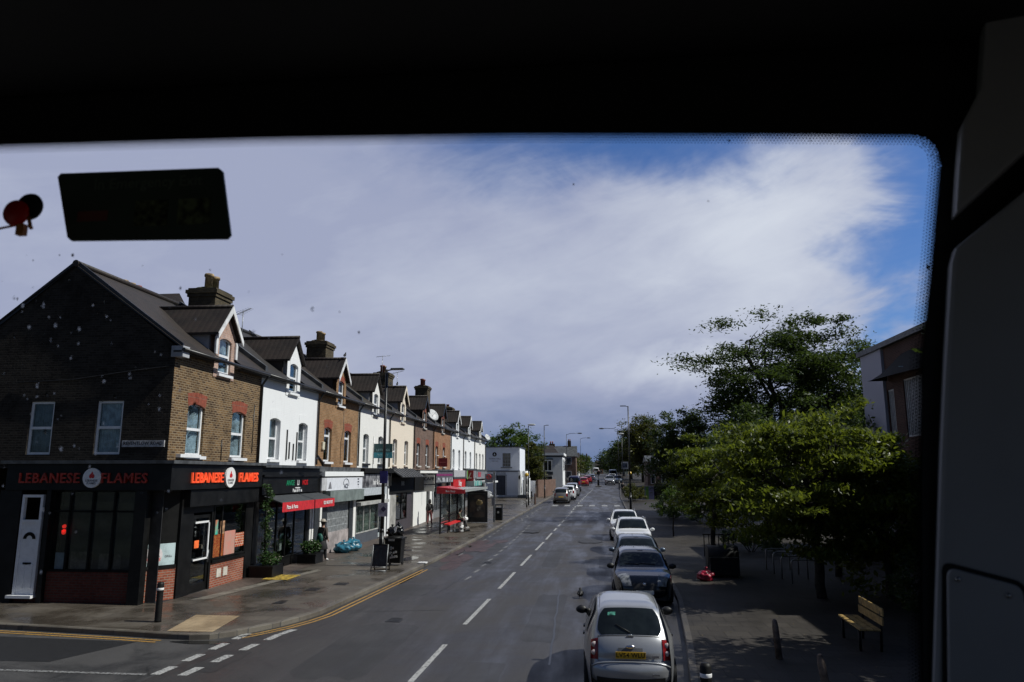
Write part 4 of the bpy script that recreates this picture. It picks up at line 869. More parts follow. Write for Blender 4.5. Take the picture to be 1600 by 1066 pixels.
m = MB(); n_ = 24; P = [[(FX + .965 + .006 * math.sin(i * 1.7), y0 + .35 + (y1 - y0 - .3) * i / n_, z) for z in (2.66, 2.30)] for i in range(n_ + 1)]; m.grid(P); va = m.build('valance', pm('red_canvas', (.60, .02, .03), .7, vary=.12), aw)
m = MB(); text_mesh(m, 'Pizza & Pasta', (FX + .98, 28.35, 2.47), (0, 1, 0), (0, 0, 1), .21, .008); text_mesh(m, '020 8659 977', (FX + .98, 32.3, 2.49), (0, 1, 0), (0, 0, 1), .2, .008); m.build('awning_lettering', M_wt, va)
m = MB(); m.box(FX - .15, FX + .02, y0 + .0, y0 + .35, 0, 2.95); m.box(FX - .15, FX + .02, y1 - .75, y1 - .55, 0, 2.6); m.each('pilaster', M_black, s1)
m = MB(); m.box(FX - .1, FX + .06, y1 - .50, y1 - .32, 0, 2.6); m.box(FX - .1, FX + .06, y1 - .22, y1 - .04, 0, 2.6); m.each('white_jamb', M_wht2, s1)
w = glazing(s1, y0 + .35, y1 - .8, .35, 2.68, [28.3, 29.2, 30.1, 31.0], M_black)
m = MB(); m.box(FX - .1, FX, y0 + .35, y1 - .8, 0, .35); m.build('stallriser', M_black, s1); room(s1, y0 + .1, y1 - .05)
m = MB(); m.box(FX - .35, FX - .3, 28.75, 29.0, .5, 1.5); m.box(FX - .4, FX - .3, 30.3, 30.5, .6, 1.0); m.build('window_display', pm('pale_display', (.5, .48, .45), .5), w)
m = MB(); m.box(FX + .30, FX + .36, y1 - .02, y1 + .62, 2.98, 3.55); tag(m.build('projecting_sign', pm('sign_offwhite', (.6, .6, .62), .4, vary=.15, vscale=3)), 'small square white sign between the pizza shop and the big white sign', 'sign')

# 2: white sign shop with shutter
s2 = shop(HY[2], HY[3], 'shopfront with a large white sign, grey roller box and lowered grille'); y0, y1 = HY[2], HY[3]
m = MB(); m.box(FX - .05, FX + .30, y0 + .7, y1 + .1, 2.95, 3.55); fs = m.build('fascia', pm('gloss_white_sign', (.78, .80, .86), .3, vary=.05), s2)
m = MB(); m.box(FX - .05, FX + .36, y0 + .35, y1 + .15, 3.62, 3.84); m.build('cornice', M_wht, s2)
m = MB(); m.box(FX - .05, FX + .22, y0, y1, 3.84, 4.06); m.build('flashing', M_lead, s2)
m = MB(); text_mesh(m, 'ACE', (FX + .30, 36.6, 3.12), (0, 1, 0), (0, 0, 1), .32, .012); m.tube([(FX + .31, 36.6 + .42 * math.cos(t), 3.25 + .24 * math.sin(t)) for t in [R(a) for a in range(-30, 200, 15)]], .012, 5)
for k in range(4): text_mesh(m, ['PRINT', 'SIGNS', 'WEB', 'T'][k], (FX + .30, 38.55, 3.46 - k * .14), (0, 1, 0), (0, 0, 1), .1, .008)
m.build('sign_letters', pm('dark_blue_lettering', (.03, .04, .07), .5), fs)
m = MB(); m.prism([(0, 0), (.18, .32), (.26, .32), (.45, 0)], (FX + .30, 34.1, 3.04), (0, 1, 0), (0, 0, 1), (.008, 0, 0)); m.build('sign_motif', pm('grey_motif', (.2, .2, .22), .5), fs)
m = MB(); m.box(FX - .05, FX + .42, y0 + 1.0, y1 + .1, 2.40, 2.93); m.build('roller_box', pm('greygreen_metal', (.21, .25, .24), .5, vary=.15, vscale=2), s2)
m = MB(); m.box(FX - .1, FX + .05, y0 + .05, y0 + .6, 0, 3.5); m.box(FX - .1, FX + .03, y0 + 1.0, y0 + 1.75, 0, 2.4); m.box(FX - .1, FX + .03, y1 - 1.05, y1 - .55, 0, 2.4); m.each('pilaster', pm('dark_grey_paint', (.035, .04, .045), .4), s2)
m = MB(); m.box(FX - .1, FX + .06, y0 + .72, y0 + .95, 0, 2.95); m.box(FX - .1, FX + .06, y1 - .5, y1 - .1, 0, 2.4); m.each('white_jamb', M_wht2, s2)
m = MB()
for i in range(28): m.box(FX - .06, FX - .035, y0 + 1.8 + i * .115, y0 + 1.86 + i * .115, .95, 2.4)
for i in range(4): m.box(FX - .065, FX - .03, y0 + 1.78, y1 - 1.1, 1.2 + i * .35, 1.23 + i * .35)
m.build('security_grille', pm('pale_grille', (.42, .44, .45), .5, vary=.2), s2)
m = MB(); m.box(FX - .12, FX, y0 + 1.75, y1 - 1.05, 0, .95); m.build('stallriser', pm('pinkish_render', (.42, .37, .36), .7, vary=.2, vscale=2), s2); room(s2, y0 + .6, y1 - .1)

# 3: grey front with photo fascia
s3 = shop(HY[3], HY[4], 'grey shopfront with a photo fascia and tall net-curtained glazing'); y0, y1 = HY[3], HY[4]
m = MB(); m.box(FX - .05, FX + .28, y0 + .1, y1 - .8, 3.0, 3.72); fs = m.build('fascia', pm('photo_fascia', (.30, .30, .32), .4, vary=.9, vscale=2.4, col2=(.03, .03, .035)), s3)
m = MB(); text_mesh(m, 'hair & nails', (FX + .28, 42.2, 3.25), (0, 1, 0), (0, 0, 1), .42, .015); m.build('sign_letters', M_wt, fs)
m = MB(); m.box(FX - .05, FX + .42, y0 + .1, y1 - .2, 3.78, 4.05); m.build('cornice', M_blackm, s3)
m = MB(); m.box(FX - .05, FX + .26, y0 + .1, y1 - 1.0, 2.55, 2.98); m.build('pale_fascia_panel', pm('pale_blue_panel', (.5, .54, .58), .5, vary=.1), s3)
m = MB(); m.box(FX - .05, FX + .30, y0 + .0, y1 - .6, 2.05, 2.22); m.build('shop_head', pm('pale_grey_wood', (.45, .45, .43), .6, vary=.15, vscale=2), s3)
w = glazing(s3, y0 + .1, y1 - 1.8, .55, 2.05, [40.6, 41.8], pm('pale_grey_wood', (.45, .45, .43), .6))
m = MB(); P = [[(FX - .2 + .03 * math.sin(i * 1.3), y0 + .2 + 4.0 * i / 60, z) for z in (.6, 2.0)] for i in range(61)]; m.grid(P); m.build('curtain', pm('greenish_curtain', (.30, .34, .28), .9, vary=.3, vscale=2), w)
m = MB(); m.box(FX - .1, FX, y0 + .05, y1 - 1.8, 0, .55); m.build('stallriser', pm('slate_blue_paint', (.09, .10, .12), .5), s3)
door(s3, y1 - 1.75, y1 - .95, 0.05, 2.05, pm('pale_blue_door', (.5, .56, .58), .4)); m = MB(); m.box(FX - .1, FX + .08, y1 - .75, y1 - .45, 0, 3.0); m.box(FX - .1, FX + .1, y1 - .25, y1, 0, 3.0); m.each('white_jamb', M_wht, s3); room(s3, y0 + .1, y1 - .1)
m = MB(); m.box(FX - .1, FX + .25, y1 - .8, y1 + .0, 3.0, 3.75); m.build('black_side_panel', M_blackm, s3)

# 4: black canopy shop
s4 = shop(HY[4], HY[5], 'dark shopfront beneath a sloping black canopy'); y0, y1 = HY[4], HY[5]; b_ = gz(48)
m = MB(); m.add([(FX + .05, y0 + .1, 4.08), (FX + .05, y1 - .1, 4.08), (FX + .9, y1 - .1, 3.55), (FX + .9, y0 + .1, 3.55), (FX + .05, y0 + .1, 4.0), (FX + .05, y1 - .1, 4.0), (FX + .88, y1 - .1, 3.50), (FX + .88, y0 + .1, 3.50)], [(0, 1, 2, 3), (4, 7, 6, 5), (0, 3, 7, 4), (1, 5, 6, 2), (2, 6, 7, 3)])
for i in range(9): m.tube([(FX + .06, y0 + .2 + i * .73, 4.10), (FX + .9, y0 + .2 + i * .73, 3.57)], .02, 6)
m.build('canopy', pm('dark_grey_canvas', (.07, .072, .078), .6, vary=.2), s4)
m = MB(); m.box(FX - .05, FX + .1, y0 + .1, y1 - .1, 2.5, 3.5); fs = m.build('fascia', M_blackm, s4)
m = MB(); text_mesh(m, 'BAR', (FX + .1, 48.6, 3.1), (0, 1, 0), (0, 0, 1), .42, .01); m.build('sign_letters', pm('grey_sign', (.45, .45, .42), .5), fs)
m = MB(); m.box(FX - .1, FX + .05, y0 + .1, y0 + .45, b_, 3.0); m.each('white_jamb', M_wht, s4)
m = MB(); m.box(FX - .12, FX + .02, y0 + .45, y0 + 2.0, b_ - .1, 2.5); m.build('rendered_pier', pm('grey_render_pier', (.40, .39, .37), .8, vary=.2, vscale=1.5), s4)
m = MB(); m.box(FX - .1, FX, y0 + 2.0, y1 - 1.6, b_ - .1, b_ + .75); m.box(FX - .3, FX - .05, y1 - 1.6, y1 - .1, b_ - .1, 2.5); m.build('stallriser', pm('plum_grey_paint', (.07, .06, .07), .6), s4)
glazing(s4, y0 + 2.0, y1 - 1.6, b_ + .75, 2.5, [y0 + 3.4], M_blackm); room(s4, y0 + .1, y1 - .1)

# 5: cafe
s5 = shop(HY[5], HY[6], 'cafe front with its hanging cream sign and closed white shutter'); y0, y1 = HY[5], HY[6]; b_ = gz(55)
m = MB(); m.box(FX - .1, FX + .02, y0 + .5, y1 - 2.1, b_ - .2, 2.55); m.build('white_shutter', render_mat('white_shutter_paint', (.78, .78, .75)), s5)
m = MB(); m.box(FX - .12, FX + .05, y0 + .1, y0 + .45, b_ - .2, 2.9); m.box(FX - .12, FX + .12, y1 - 1.35, y1 - .55, b_ - .2, 3.0); m.build('white_pier', M_wht2, s5)
m = MB(); m.box(FX - .12, FX - .05, y1 - 2.1, y1 - 1.35, b_ - .2, 2.4); m.build('door', pm('dark_green_door', (.02, .03, .025), .4), s5)
m = MB(); m.box(FX - .05, FX + .15, y0 + .05, y1 - .1, 2.55, 3.9); m.build('fascia', M_blackm, s5)
m = MB(); m.box(FX - .05, FX + .35, y0 + .8, y1 + .4, 3.78, 3.95); m.build('cornice', M_wht2, s5)
cs = empty('hanging_sign', (FX + .5, 54.5, 3.3)); tag(cs, 'cream board lettered CAFE hanging over the pavement', 'sign')
m = MB(); m.box(FX + .18, FX + .95, 54.45, 54.53, 3.0, 3.65); m.prism([(.15, .65), (-.35, .95), (-.6, .62), (.0, .5)], (FX + .3, 54.53, 3.0), (1, 0, 0), (0, 0, 1), (0, -.08, 0)); m.build('sign_board', render_mat('aged_cream_sign', (.62, .60, .54), amt=.7), cs)
m = MB(); m.box(FX + .18, FX + .95, 54.46, 54.52, 2.45, 2.9); m.build('lower_board', render_mat('aged_cream_sign', (.62, .60, .54)), cs)
m = MB(); text_mesh(m, 'CAFE', (FX + .56, 54.449, 3.36), (1, 0, 0), (0, 0, 1), .34, .01); m.build('lettering', M_blackm, cs)
m = MB(); m.tube([(FX, 54.49, 3.7), (FX + 1.0, 54.49, 3.7)], .025, 6); m.tube([(FX + .3, 54.49, 3.0), (FX + .3, 54.49, 2.9)], .02, 5); m.tube([(FX + .85, 54.49, 3.0), (FX + .85, 54.49, 2.9)], .02, 5); m.build('bracket', M_gutter, cs)

# 6..9
def simple_shop(k, label, fcol, zf, signs, pilcol=(.5, .5, .5), box=None):
    y0, y1 = HY[k], HY[k + 1]; b_ = gz((y0 + y1) / 2); s = shop(y0, y1, label)
    m = MB(); m.box(FX - .05, FX + .28, y0 + .1, y1 - .1, zf[0], zf[1]); fs = m.build('fascia', pm('fascia_%d' % k, fcol, .4, vary=.1), s)
    m = MB(); m.box(FX - .05, FX + .35, y0, y1, zf[1], zf[1] + .14); m.build('cornice', M_lead, s)
    m = MB(); m.box(FX - .1, FX + .06, y0 + .02, y0 + .3, b_ - .3, zf[0]); m.box(FX - .1, FX + .06, y1 - .3, y1 - .02, b_ - .3, zf[0]); m.each('pilaster', pm('pil_%d' % k, pilcol, .6), s)
    glazing(s, y0 + .3, y1 - 1.5, b_ + .5, zf[0], [y0 + 2, y0 + 3.4], pm('shop_frame_grey', (.2, .2, .21), .5)); door(s, y1 - 1.45, y1 - .4, b_, min(zf[0], b_ + 2.2), pm('shop_frame_grey', (.2, .2, .21), .5))
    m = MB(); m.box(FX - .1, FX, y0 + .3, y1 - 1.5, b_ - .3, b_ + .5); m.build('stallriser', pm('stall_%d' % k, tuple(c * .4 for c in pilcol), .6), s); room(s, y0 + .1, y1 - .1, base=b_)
    for t, y, z, sz, mat in signs: m = MB(); text_mesh(m, t, (FX + .28, y, z), (0, 1, 0), (0, 0, 1), sz, .012); m.build('sign_letters', mat, fs)
    return s, fs
s6, f6 = simple_shop(6, 'shopfront with a purple striped fascia behind the bus shelter roof', (.12, .11, .13), (3.0, 3.95), [('', 60, 3.3, .3, M_wt)])
m = MB(); m.box(FX + .28, FX + .30, 58.3, 65.0, 3.55, 3.72); m.build('purple_band', pm('purple_band', (.25, .03, .14), .4), f6)
m = MB(); m.box(FX + .28, FX + .31, 58.3, 65.0, 3.05, 3.4); m.build('pale_stripe', pm('pale_band', (.55, .56, .6), .4, vary=.5, vscale=1.5), f6)  # pale, uneven band along the fascia
rb = MB(); rb.box(FX + .0, FX + .75, 60.2, 60.28, 4.3, 5.0); rb_ = tag(rb.build('projecting_sign', pm('dark_red_board', (.22, .012, .02), .5)), 'dark red board sticking out from the orange brick house', 'sign')
rb = MB(); rb.box(FX + .1, FX + .65, 60.19, 60.2, 4.62, 4.68); rb.build('sign_stripe', pm('faint_pink', (.4, .1, .1), .5), rb_)
s7, f7 = simple_shop(7, 'red shop fascia with slanted white lettering, right above the bus shelter', (.62, .018, .02), (2.45, 3.3), [('Nkay', 68.9, 2.85, .75, M_wt)])
m = MB(); m.box(FX - .05, FX + .26, HY[7] + .5, HY[8] - .1, 3.45, 4.05); m.build('upper_panel', pm('pale_grey_panel', (.5, .5, .52), .5), s7)
m = MB(); m.box(FX + .1, FX + .85, 73.0, 73.08, 3.0, 4.05); l_ = tag(m.build('projecting_sign', pm('crimson_board', (.30, .012, .02), .5)), 'crimson projecting sign with a curly white initial, above the red fascia', 'sign')
m = MB(); text_mesh(m, 'L', (FX + .47, 72.999, 3.52), (1, 0, 0), (0, 0, 1), .8, .01, shear=.4); m.build('lettering', pm('pink_white', (.7, .5, .5), .5), l_)
s8, f8 = simple_shop(8, 'grey fascia shop with a narrow green panel beside the crimson sign', (.22, .225, .24), (3.3, 4.1), [])
m = MB(); m.box(FX + .28, FX + .30, 72.5, 74.3, 3.2, 4.1); m.build('green_panel', pm('apple_green', (.16, .34, .10), .5), f8)
m = MB(); m.box(FX + .2, FX + 1.0, 72.6, 77.5, 2.55, 3.0); tag(m.build('shop_sign_box', pm('turquoise_sign', (.02, .30, .26), .5, vary=.5, vscale=1, col2=(.4, .5, .48))), 'turquoise and white sign box over the pavement just past the red shop', 'sign')
s9, f9 = simple_shop(9, 'last shopfront of the terrace, with a plain grey fascia', (.20, .205, .22), (3.2, 4.05), [], (.7, .7, .7))
m = MB(); m.box(FX + .0, FX + 1.6, 77.6, 86, 2.75, 2.95); m.build('white_canopy', M_wt, s9)
m = MB(); m.box(FX + .28, FX + .32, 79.5, 81.5, 3.4, 3.9); m.build('fascia_badge', pm('badge_red', (.35, .05, .07), .5), f9)
# cornice line under the first floor is weathered: estate agent board
ea = empty('estate_agent_board', (FX + .1, 42.0, 4.4)); tag(ea, 'teal and turquoise estate agent board fixed to the second white house', 'sign')
m = MB(); m.box(FX + .05, FX + 1.15, 41.98, 42.03, 4.95, 5.45); m.build('board', pm('dark_teal', (.012, .07, .08), .4), ea)
m = MB(); m.box(FX + .05, FX + 1.15, 41.98, 42.03, 4.62, 4.948); m.build('lower_panel', pm('turquoise_panel', (.02, .25, .33), .4), ea)
m = MB(); text_mesh(m, 'LETTINGS', (FX + .6, 41.979, 5.08), (1, 0, 0), (0, 0, 1), .18, .005); text_mesh(m, 'TO LET', (FX + .6, 41.979, 4.78), (1, 0, 0), (0, 0, 1), .2, .005); m.build('lettering', pm('pale_teal_text', (.3, .5, .52), .5), ea)
m = MB(); m.tube([(FX + .03, 42.0, 4.3), (FX + .03, 42.0, 5.9)], .03, 6); m.build('post', M_bw, ea)
# ------------------------------------------------------------------ cars
def paint(name, col, metal=.3, rough=.3): return pm(name, col, rough, metal=metal, vary=.04, vscale=1.5, coat=.8)
M_carglass = pm('car_glass', (.012, .016, .017), .04, spec=.7, vary=.2, vscale=3)
M_tyre = pm('tyre_rubber', (.014, .014, .015), .85, vary=.2)
M_rim = pm('alloy_rim', (.35, .36, .37), .35, metal=.8)
M_trim = pm('black_trim', (.015, .015, .016), .5)
M_headl = pm('headlight_lens', (.10, .11, .12), .12, vary=.6, vscale=9, spec=.8, col2=(.30, .31, .33))
M_tail = pm('tail_light_lens', (.16, .006, .010), .12, vary=.5, vscale=14, spec=.7, col2=(.26, .02, .022))
M_lampw = pm('reversing_lens', (.6, .5, .5), .12, vary=.2)
M_chrome = pm('chrome', (.7, .7, .72), .15, metal=1, vary=.05)
M_ply = pm('yellow_plate', (.72, .42, .02), .4, vary=.05); M_plw = pm('white_plate', (.75, .75, .72), .4, vary=.05)

class CarShape:
    """body = a lengthwise profile skinned across; the side view narrows above the belt and in plan towards both ends"""
    def __init__(s, L, Wd, H, prof, belt=.92, tuck=.17, round_f=.22, round_r=.20, clear=.2, edge=.07):
        s.L, s.W, s.H, s.belt, s.tuck, s.rf, s.rr, s.clear, s.edge = L, Wd, H, belt, tuck, round_f, round_r, clear, edge
        s.prof = [Vector(p) for p in prof]     # (y, z) from rear bumper bottom over the roof to front bumper bottom, y=0 rear
        d = [0]
        for a, b in zip(s.prof, s.prof[1:]): d.append(d[-1] + (b - a).length)
        s.d = [q / d[-1] for q in d]
    def pt(s, v):
        for i in range(len(s.d) - 1):
            if v <= s.d[i + 1] + 1e-9:
                t = (v - s.d[i]) / (s.d[i + 1] - s.d[i]); P = s.prof; k = lambda j: P[max(0, min(len(P) - 1, j))]
                a, b, c, e = k(i - 1), P[i], P[i + 1], k(i + 2); m1 = (c - a) * .5 * .55; m2 = (e - b) * .5 * .55
                return b * (2 * t**3 - 3 * t * t + 1) + m1 * (t**3 - 2 * t * t + t) + c * (-2 * t**3 + 3 * t * t) + m2 * (t**3 - t * t)
        return s.prof[-1]
    def hw(s, y, z):
        w = s.W / 2
        if z < .55: w *= 1 - .06 * ((.55 - z) / .4) ** 2
        elif z < s.belt: w *= 1 - .035 * ((z - .55) / (s.belt - .55)) ** 2
        else: t = (z - s.belt) / (s.H - s.belt); w *= .965 - s.tuck * t - .05 * t * t
        a = y / (s.L * .30); b = (s.L - y) / (s.L * .30)
        if a < 1: w *= 1 - s.rr * (1 - max(a, 0)) ** 2.6
        if b < 1: w *= 1 - s.rf * (1 - max(b, 0)) ** 2.6
        return w
    def top(s, u, v, off=0.0):
        y, z = s.pt(v); w = s.hw(y, z); n = s.nrm(v); k = abs(u)
        bow = .09 * s.bowf(v) * (1 - k * k)
        e = s.edge * k ** 7
        return Vector((u * w, y - n.x * (e - off) + n.x * bow, z - n.y * (e - off) + n.y * bow * .5))
    def bowf(s, v):
        n = s.nrm(v); return abs(n.x) + .35
    def nrm(s, v):
        a = s.pt(max(0, v - .004)); b = s.pt(min(1, v + .004)); d = (b - a).normalized(); return Vector((-d.y, d.x))
    def skin(s, mb, u0, u1, v0, v1, off, nu=12, nv=14, shape=None):
        P = []
        for i in range(nv + 1):
            v = v0 + (v1 - v0) * i / nv; row = []
            for j in range(nu + 1):
                u = u0 + (u1 - u0) * j / nu; uu, vv = (u, v) if shape is None else shape(j / nu, i / nv, u, v)
                row.append(s.top(uu, vv, off))
            P.append(row)
        mb.grid(P)
    def side(s, mb, sgn, ys, zlo, zhi, off, nz=6):
        P = []
        for y in ys:
            a, b = zlo(y), zhi(y); P.append([Vector((sgn * (s.hw(y, a + (b - a) * k / nz) + off), y, a + (b - a) * k / nz)) for k in range(nz + 1)])
        mb.grid(P)
    def ztop(s, y):
        best = 0
        for i in range(201):
            p = s.pt(i / 200)
            if abs(p.x - y) < s.L / 55: best = max(best, p.y)
        return best
    def vof(s, y=None, z=None, lo=0, hi=1):
        best = min(range(int(lo * 400), int(hi * 400) + 1), key=lambda i: abs(s.pt(i / 400).x - y) if y is not None else abs(s.pt(i / 400).y - z)); return best / 400

def make_car(cs, paintm, wheels, kindname, glass_f, glass_r, roofY, lights, plate, extra=None, rail=False, wr=.31):
    """cs shape; glass_f/glass_r = v ranges (front screen, rear screen); built with its rear at y=0 and its nose at +y"""
    root = empty(kindname, (0, 0, 0)); L = cs.L
    b = MB(); nv, nu = 64, 16
    P = [[cs.top(-1 + 2 * j / nu, i / nv) for j in range(nu + 1)] for i in range(nv + 1)]
    b.grid(P)
    # sides, cut away round the wheels
    N = 72; ys = [L * .012 + L * .976 * i / N for i in range(N + 1)]
    def zlow(y):
        z = cs.clear
        for wy in wheels:
            d = abs(y - wy)
            if d < wr + .06: z = max(z, .30 + math.sqrt(max(0, (wr + .06) ** 2 - d * d)))
        return z
    for sg in (-1, 1):
        Pside = []
        for y in ys:
            zt = cs.ztop(y); a = min(zlow(y), zt - .05); e = cs.edge
            Pside.append([Vector((sg * cs.hw(y, a + (zt - .0 - a) * k / 9), y, a + (zt - e * .8 - a) * k / 9)) for k in range(10)])
        b.grid(Pside)
    b.build('body', paintm, root, recalc=True)
    # dark floor and wheel wells
    f = MB(); f.box(-cs.W * .40, cs.W * .40, .12, L - .12, cs.clear - .02, cs.clear + .32); f.box(-cs.W * .44, cs.W * .44, .5, L - .5, .25, .6); f.build('underbody', M_trim, root)
    for wy in wheels:
        for sg in (-1, 1):
            x = sg * (cs.W / 2 - .10); Mx = Matrix.Rotation(R(90) * sg, 4, 'Y')
            t = MB(); t.lathe([(wr * .6, -.10), (wr * .93, -.10), (wr, -.06), (wr, .06), (wr * .93, .09), (wr * .66, .09)], (x, wy, wr), 22, M=Mx); w = t.build('wheel', M_tyre, root)
            t = MB(); t.lathe([(.001, .03), (wr * .3, .05), (wr * .33, .07), (wr * .58, .08), (wr * .66, .092), (wr * .66, -.05)], (x, wy, wr), 22, M=Mx)
            t.build('rim', M_rim, w)
    # glass
    def rounded(k, pw):
        def sh(a, c, u, v): uu = 2 * a - 1; return (u * (1 - k * abs(2 * c - 1) ** pw), v)
        return sh
    g_ = MB(); cs.skin(g_, -.84, .84, *glass_f, .006, 12, 10, rounded(.05, 6)); g_.build('windscreen', M_carglass, root)
    g_ = MB(); cs.skin(g_, -.84, .84, *glass_r, .006, 14, 10, rounded(.13, 3.2)); rg_ = g_.build('rear_window', M_carglass, root)
    y0, y1 = roofY; belt = cs.belt + .035
    for sg in (-1, 1):
        g_ = MB(); yy_ = [y0 + (y1 - y0) * i / 30 for i in range(31)]
        hi = lambda y: max(belt + .01, cs.ztop(y) - .085)
        cs.side(g_, sg, yy_, lambda y: belt + .02 * 0, hi, .006, 4); sw = g_.build('side_window', M_carglass, root)
        p = MB()
        for fr_ in (.36, .70):
            y = y0 + (y1 - y0) * fr_; cs.side(p, sg, [y - .035, y + .035], lambda q: belt, lambda q: hi(q), .012, 4)
        p.build('pillar', M_trim, sw)
        m_ = MB(); ym = glass_f_y(cs, glass_f); x = sg * (cs.hw(ym, belt) + .10)
        m_.blob((x, ym, belt + .05), (.12, .07, .085), 12, 8, 1, .04); m_.box(min(sg * cs.hw(ym, belt), x), max(sg * cs.hw(ym, belt), x), ym - .02, ym + .03, belt - .02, belt + .02); m_.build('mirror', M_trim if extra != 'bodymirror' else paintm, root)
        h = MB()
        for yh in (y0 + (y1 - y0) * .30, y0 + (y1 - y0) * .64): h.box(sg * cs.hw(yh, cs.belt - .09) - .0 if sg > 0 else -cs.hw(yh, cs.belt - .09) - .03, sg * cs.hw(yh, cs.belt - .09) + .03 if sg > 0 else -cs.hw(yh, cs.belt - .09), yh - .09, yh + .09, cs.belt - .11, cs.belt - .07)
        h.each('door_handle', M_chrome if extra == 'chrome' else M_trim, root)
        s_ = MB()
        for fr_ in (.02, .38, .72, .99):
            y = y0 + (y1 - y0) * fr_; cs.side(s_, sg, [y - .006, y + .006], lambda q: max(cs.clear + .1, zlow(q)), lambda q: cs.belt, .003, 5)
        s_.build('door_seam', M_trim, root)
        if rail:
            rr = MB(); zs = [(y, cs.ztop(y)) for y in [y0 + .3 + (y1 - y0 - .8) * i / 8 for i in range(9)]]; rr.tube([(sg * (cs.hw(y, z) - .05), y, z + .035) for y, z in zs], .018, 6); rr.build('roof_rail', M_chrome, root)
        for nm, v0, v1, u0, u1, mat in lights:
            l_ = MB(); a, c = sorted((sg * u0, sg * u1)); cs.skin(l_, a, c, v0, v1, .012, 6, 8); lo = l_.build(nm, mat, root)
    if plate:
        for (v, mat, txt, s_) in plate:
            c = cs.top(0, v, .03); n = cs.nrm(v); up = Vector((0, -n.y, n.x)) * (1 if n.x > 0 else -1); up = Vector((0, 0, 1)) if abs(n.y) < .2 else up
            sgn = -1 if n.x < 0 else 1; a = Vector((1, 0, 0)) if n.x < 0 else Vector((-1, 0, 0)); q = MB(); nn = a.cross(up)
            q.prism([(-.26, -.056), (.26, -.056), (.26, .056), (-.26, .056)], c, a, up, nn * .012); po_ = q.build('number_plate', mat, root)
            if txt: q = MB(); text_mesh(q, txt, c + nn * .012, a, up, .105, .003, spacing=1.05); q.build('plate_characters', M_blackm, po_)
    return root
def glass_f_y(cs, gf):
    a, b = cs.pt(gf[0]), cs.pt(gf[1]); lo = a if a.y < b.y else b; return lo.x - .18
def place(o, x, y, deg, z=None):
    o.location = (x, y, (gz(y) - .118) if z is None else z); o.rotation_euler = (0, 0, R(deg))
    sl_ = (gz(y + 2) - gz(y - 2)) / 4; o.rotation_euler = Matrix.Rotation(math.atan(sl_), 3, 'X').to_euler() if deg == 0 else (Matrix.Rotation(math.atan(sl_), 3, 'X') @ Matrix.Rotation(R(deg), 3, 'Z')).to_euler()

# small silver hatchback seen from behind (rounded tail, tall)
hatch = CarShape(3.72, 1.66, 1.54, [(.26, .22), (.04, .30), (-.0, .45), (.0, .58), (.07, .64), (.085, .80), (.14, .97), (.24, 1.10), (.44, 1.34), (.56, 1.455), (.85, 1.52), (1.4, 1.545), (1.9, 1.52), (2.25, 1.44), (2.55, 1.22), (2.85, 1.02), (3.15, .93), (3.45, .82), (3.62, .68), (3.70, .5), (3.68, .35), (3.5, .22)], belt=.96, tuck=.235, round_f=.30, round_r=.17, edge=.08)
v = hatch.vof
M_silver = paint('silver_paint', (.42, .43, .45), .55, .32)
va, vb = v(z=1.04, lo=0, hi=.35), v(z=1.43, lo=0, hi=.38)
micra = make_car(hatch, M_silver, (.62, 2.98), 'parked_car', (v(y=2.28, lo=.5), v(y=2.84, lo=.5)), (va, vb), (.62, 2.62),
    [('tail_light', v(z=.66, hi=.3), v(z=.99, hi=.3), .80, .99, M_tail), ('headlight', v(y=3.2, lo=.6), v(y=3.55, lo=.6), .5, .9, M_headl)],
    [(v(z=.76, hi=.3), M_ply, 'LV54 WLU', 1)], extra='silver')
place(micra, .56, 13.75, 0)
tag(micra, 'silver rounded hatchback with yellow rear number plate, nearest of the parked row', 'car', 'cars parked along the kerb')
for sg in (-1, 1):
    for zc, mt in ((.90, M_lampw), (.77, M_lampw)):
        q = MB(); c = hatch.top(sg * .90, v(z=zc, hi=.3), .018); q.blob(c, (.045, .02, .045), 10, 6); o = q.build('lamp_reflector', mt, None); o.parent = micra
def addp(name, mb, mat, root): o = mb.build(name, mat, None); o.parent = root; return o
q = MB(); hatch.skin(q, -.30, .30, v(z=.70, hi=.3), v(z=.845, hi=.3), .004, 8, 6); addp('plate_recess_shade', q, pm('silver_shadow_paint', (.16, .165, .17), .4, metal=.4), micra)  # flat darker patch, painted as the shade of a recess
q = MB(); q.blob(hatch.top(0, v(z=.875, hi=.3), .02), (.085, .025, .03), 14, 8); addp('badge_handle', q, M_chrome, micra)
q = MB(); c = hatch.top(0, v(z=1.005, hi=.3), .012); q.tube([c + Vector((.05 * math.cos(t), 0, .042 * math.sin(t))) for t in [i * math.tau / 16 for i in range(17)]], .007, 5, False); q.box(c.x - .065, c.x + .065, c.y - .006, c.y + .006, c.z - .008, c.z + .008); addp('round_badge', q, M_chrome, micra)
q = MB(); P = []
for i in range(17):
    u = -1.0 + 2.0 * i / 16; a = hatch.top(u * .985, v(z=.60, hi=.3), .016); P.append(a)
q.tube(P, .017, 6); addp('bumper_ledge', q, M_silver, micra)
q = MB(); hatch.skin(q, -.86, .86, v(z=.24, hi=.2), v(z=.40, hi=.2), .006, 12, 4); addp('lower_bumper', q, M_trim, micra)
q = MB()
for sg in (-1, 1): hatch.skin(q, sg * .905 - .006, sg * .905 + .006, .30, .62, .006, 1, 20)
addp('roof_seam', q, M_trim, micra)
q = MB(); hatch.skin(q, -.79, .79, v(z=1.012, hi=.3), v(z=1.018, hi=.3), .003, 12, 1)
for sg in (-1, 1): hatch.skin(q, sg * .80 - .004, sg * .80 + .004, v(z=.64, hi=.3), v(z=1.04, hi=.3), .003, 1, 8)
hatch.skin(q, -.8, .8, v(z=.632, hi=.3), v(z=.642, hi=.3), .003, 12, 1); addp('tailgate_seam', q, M_trim, micra)
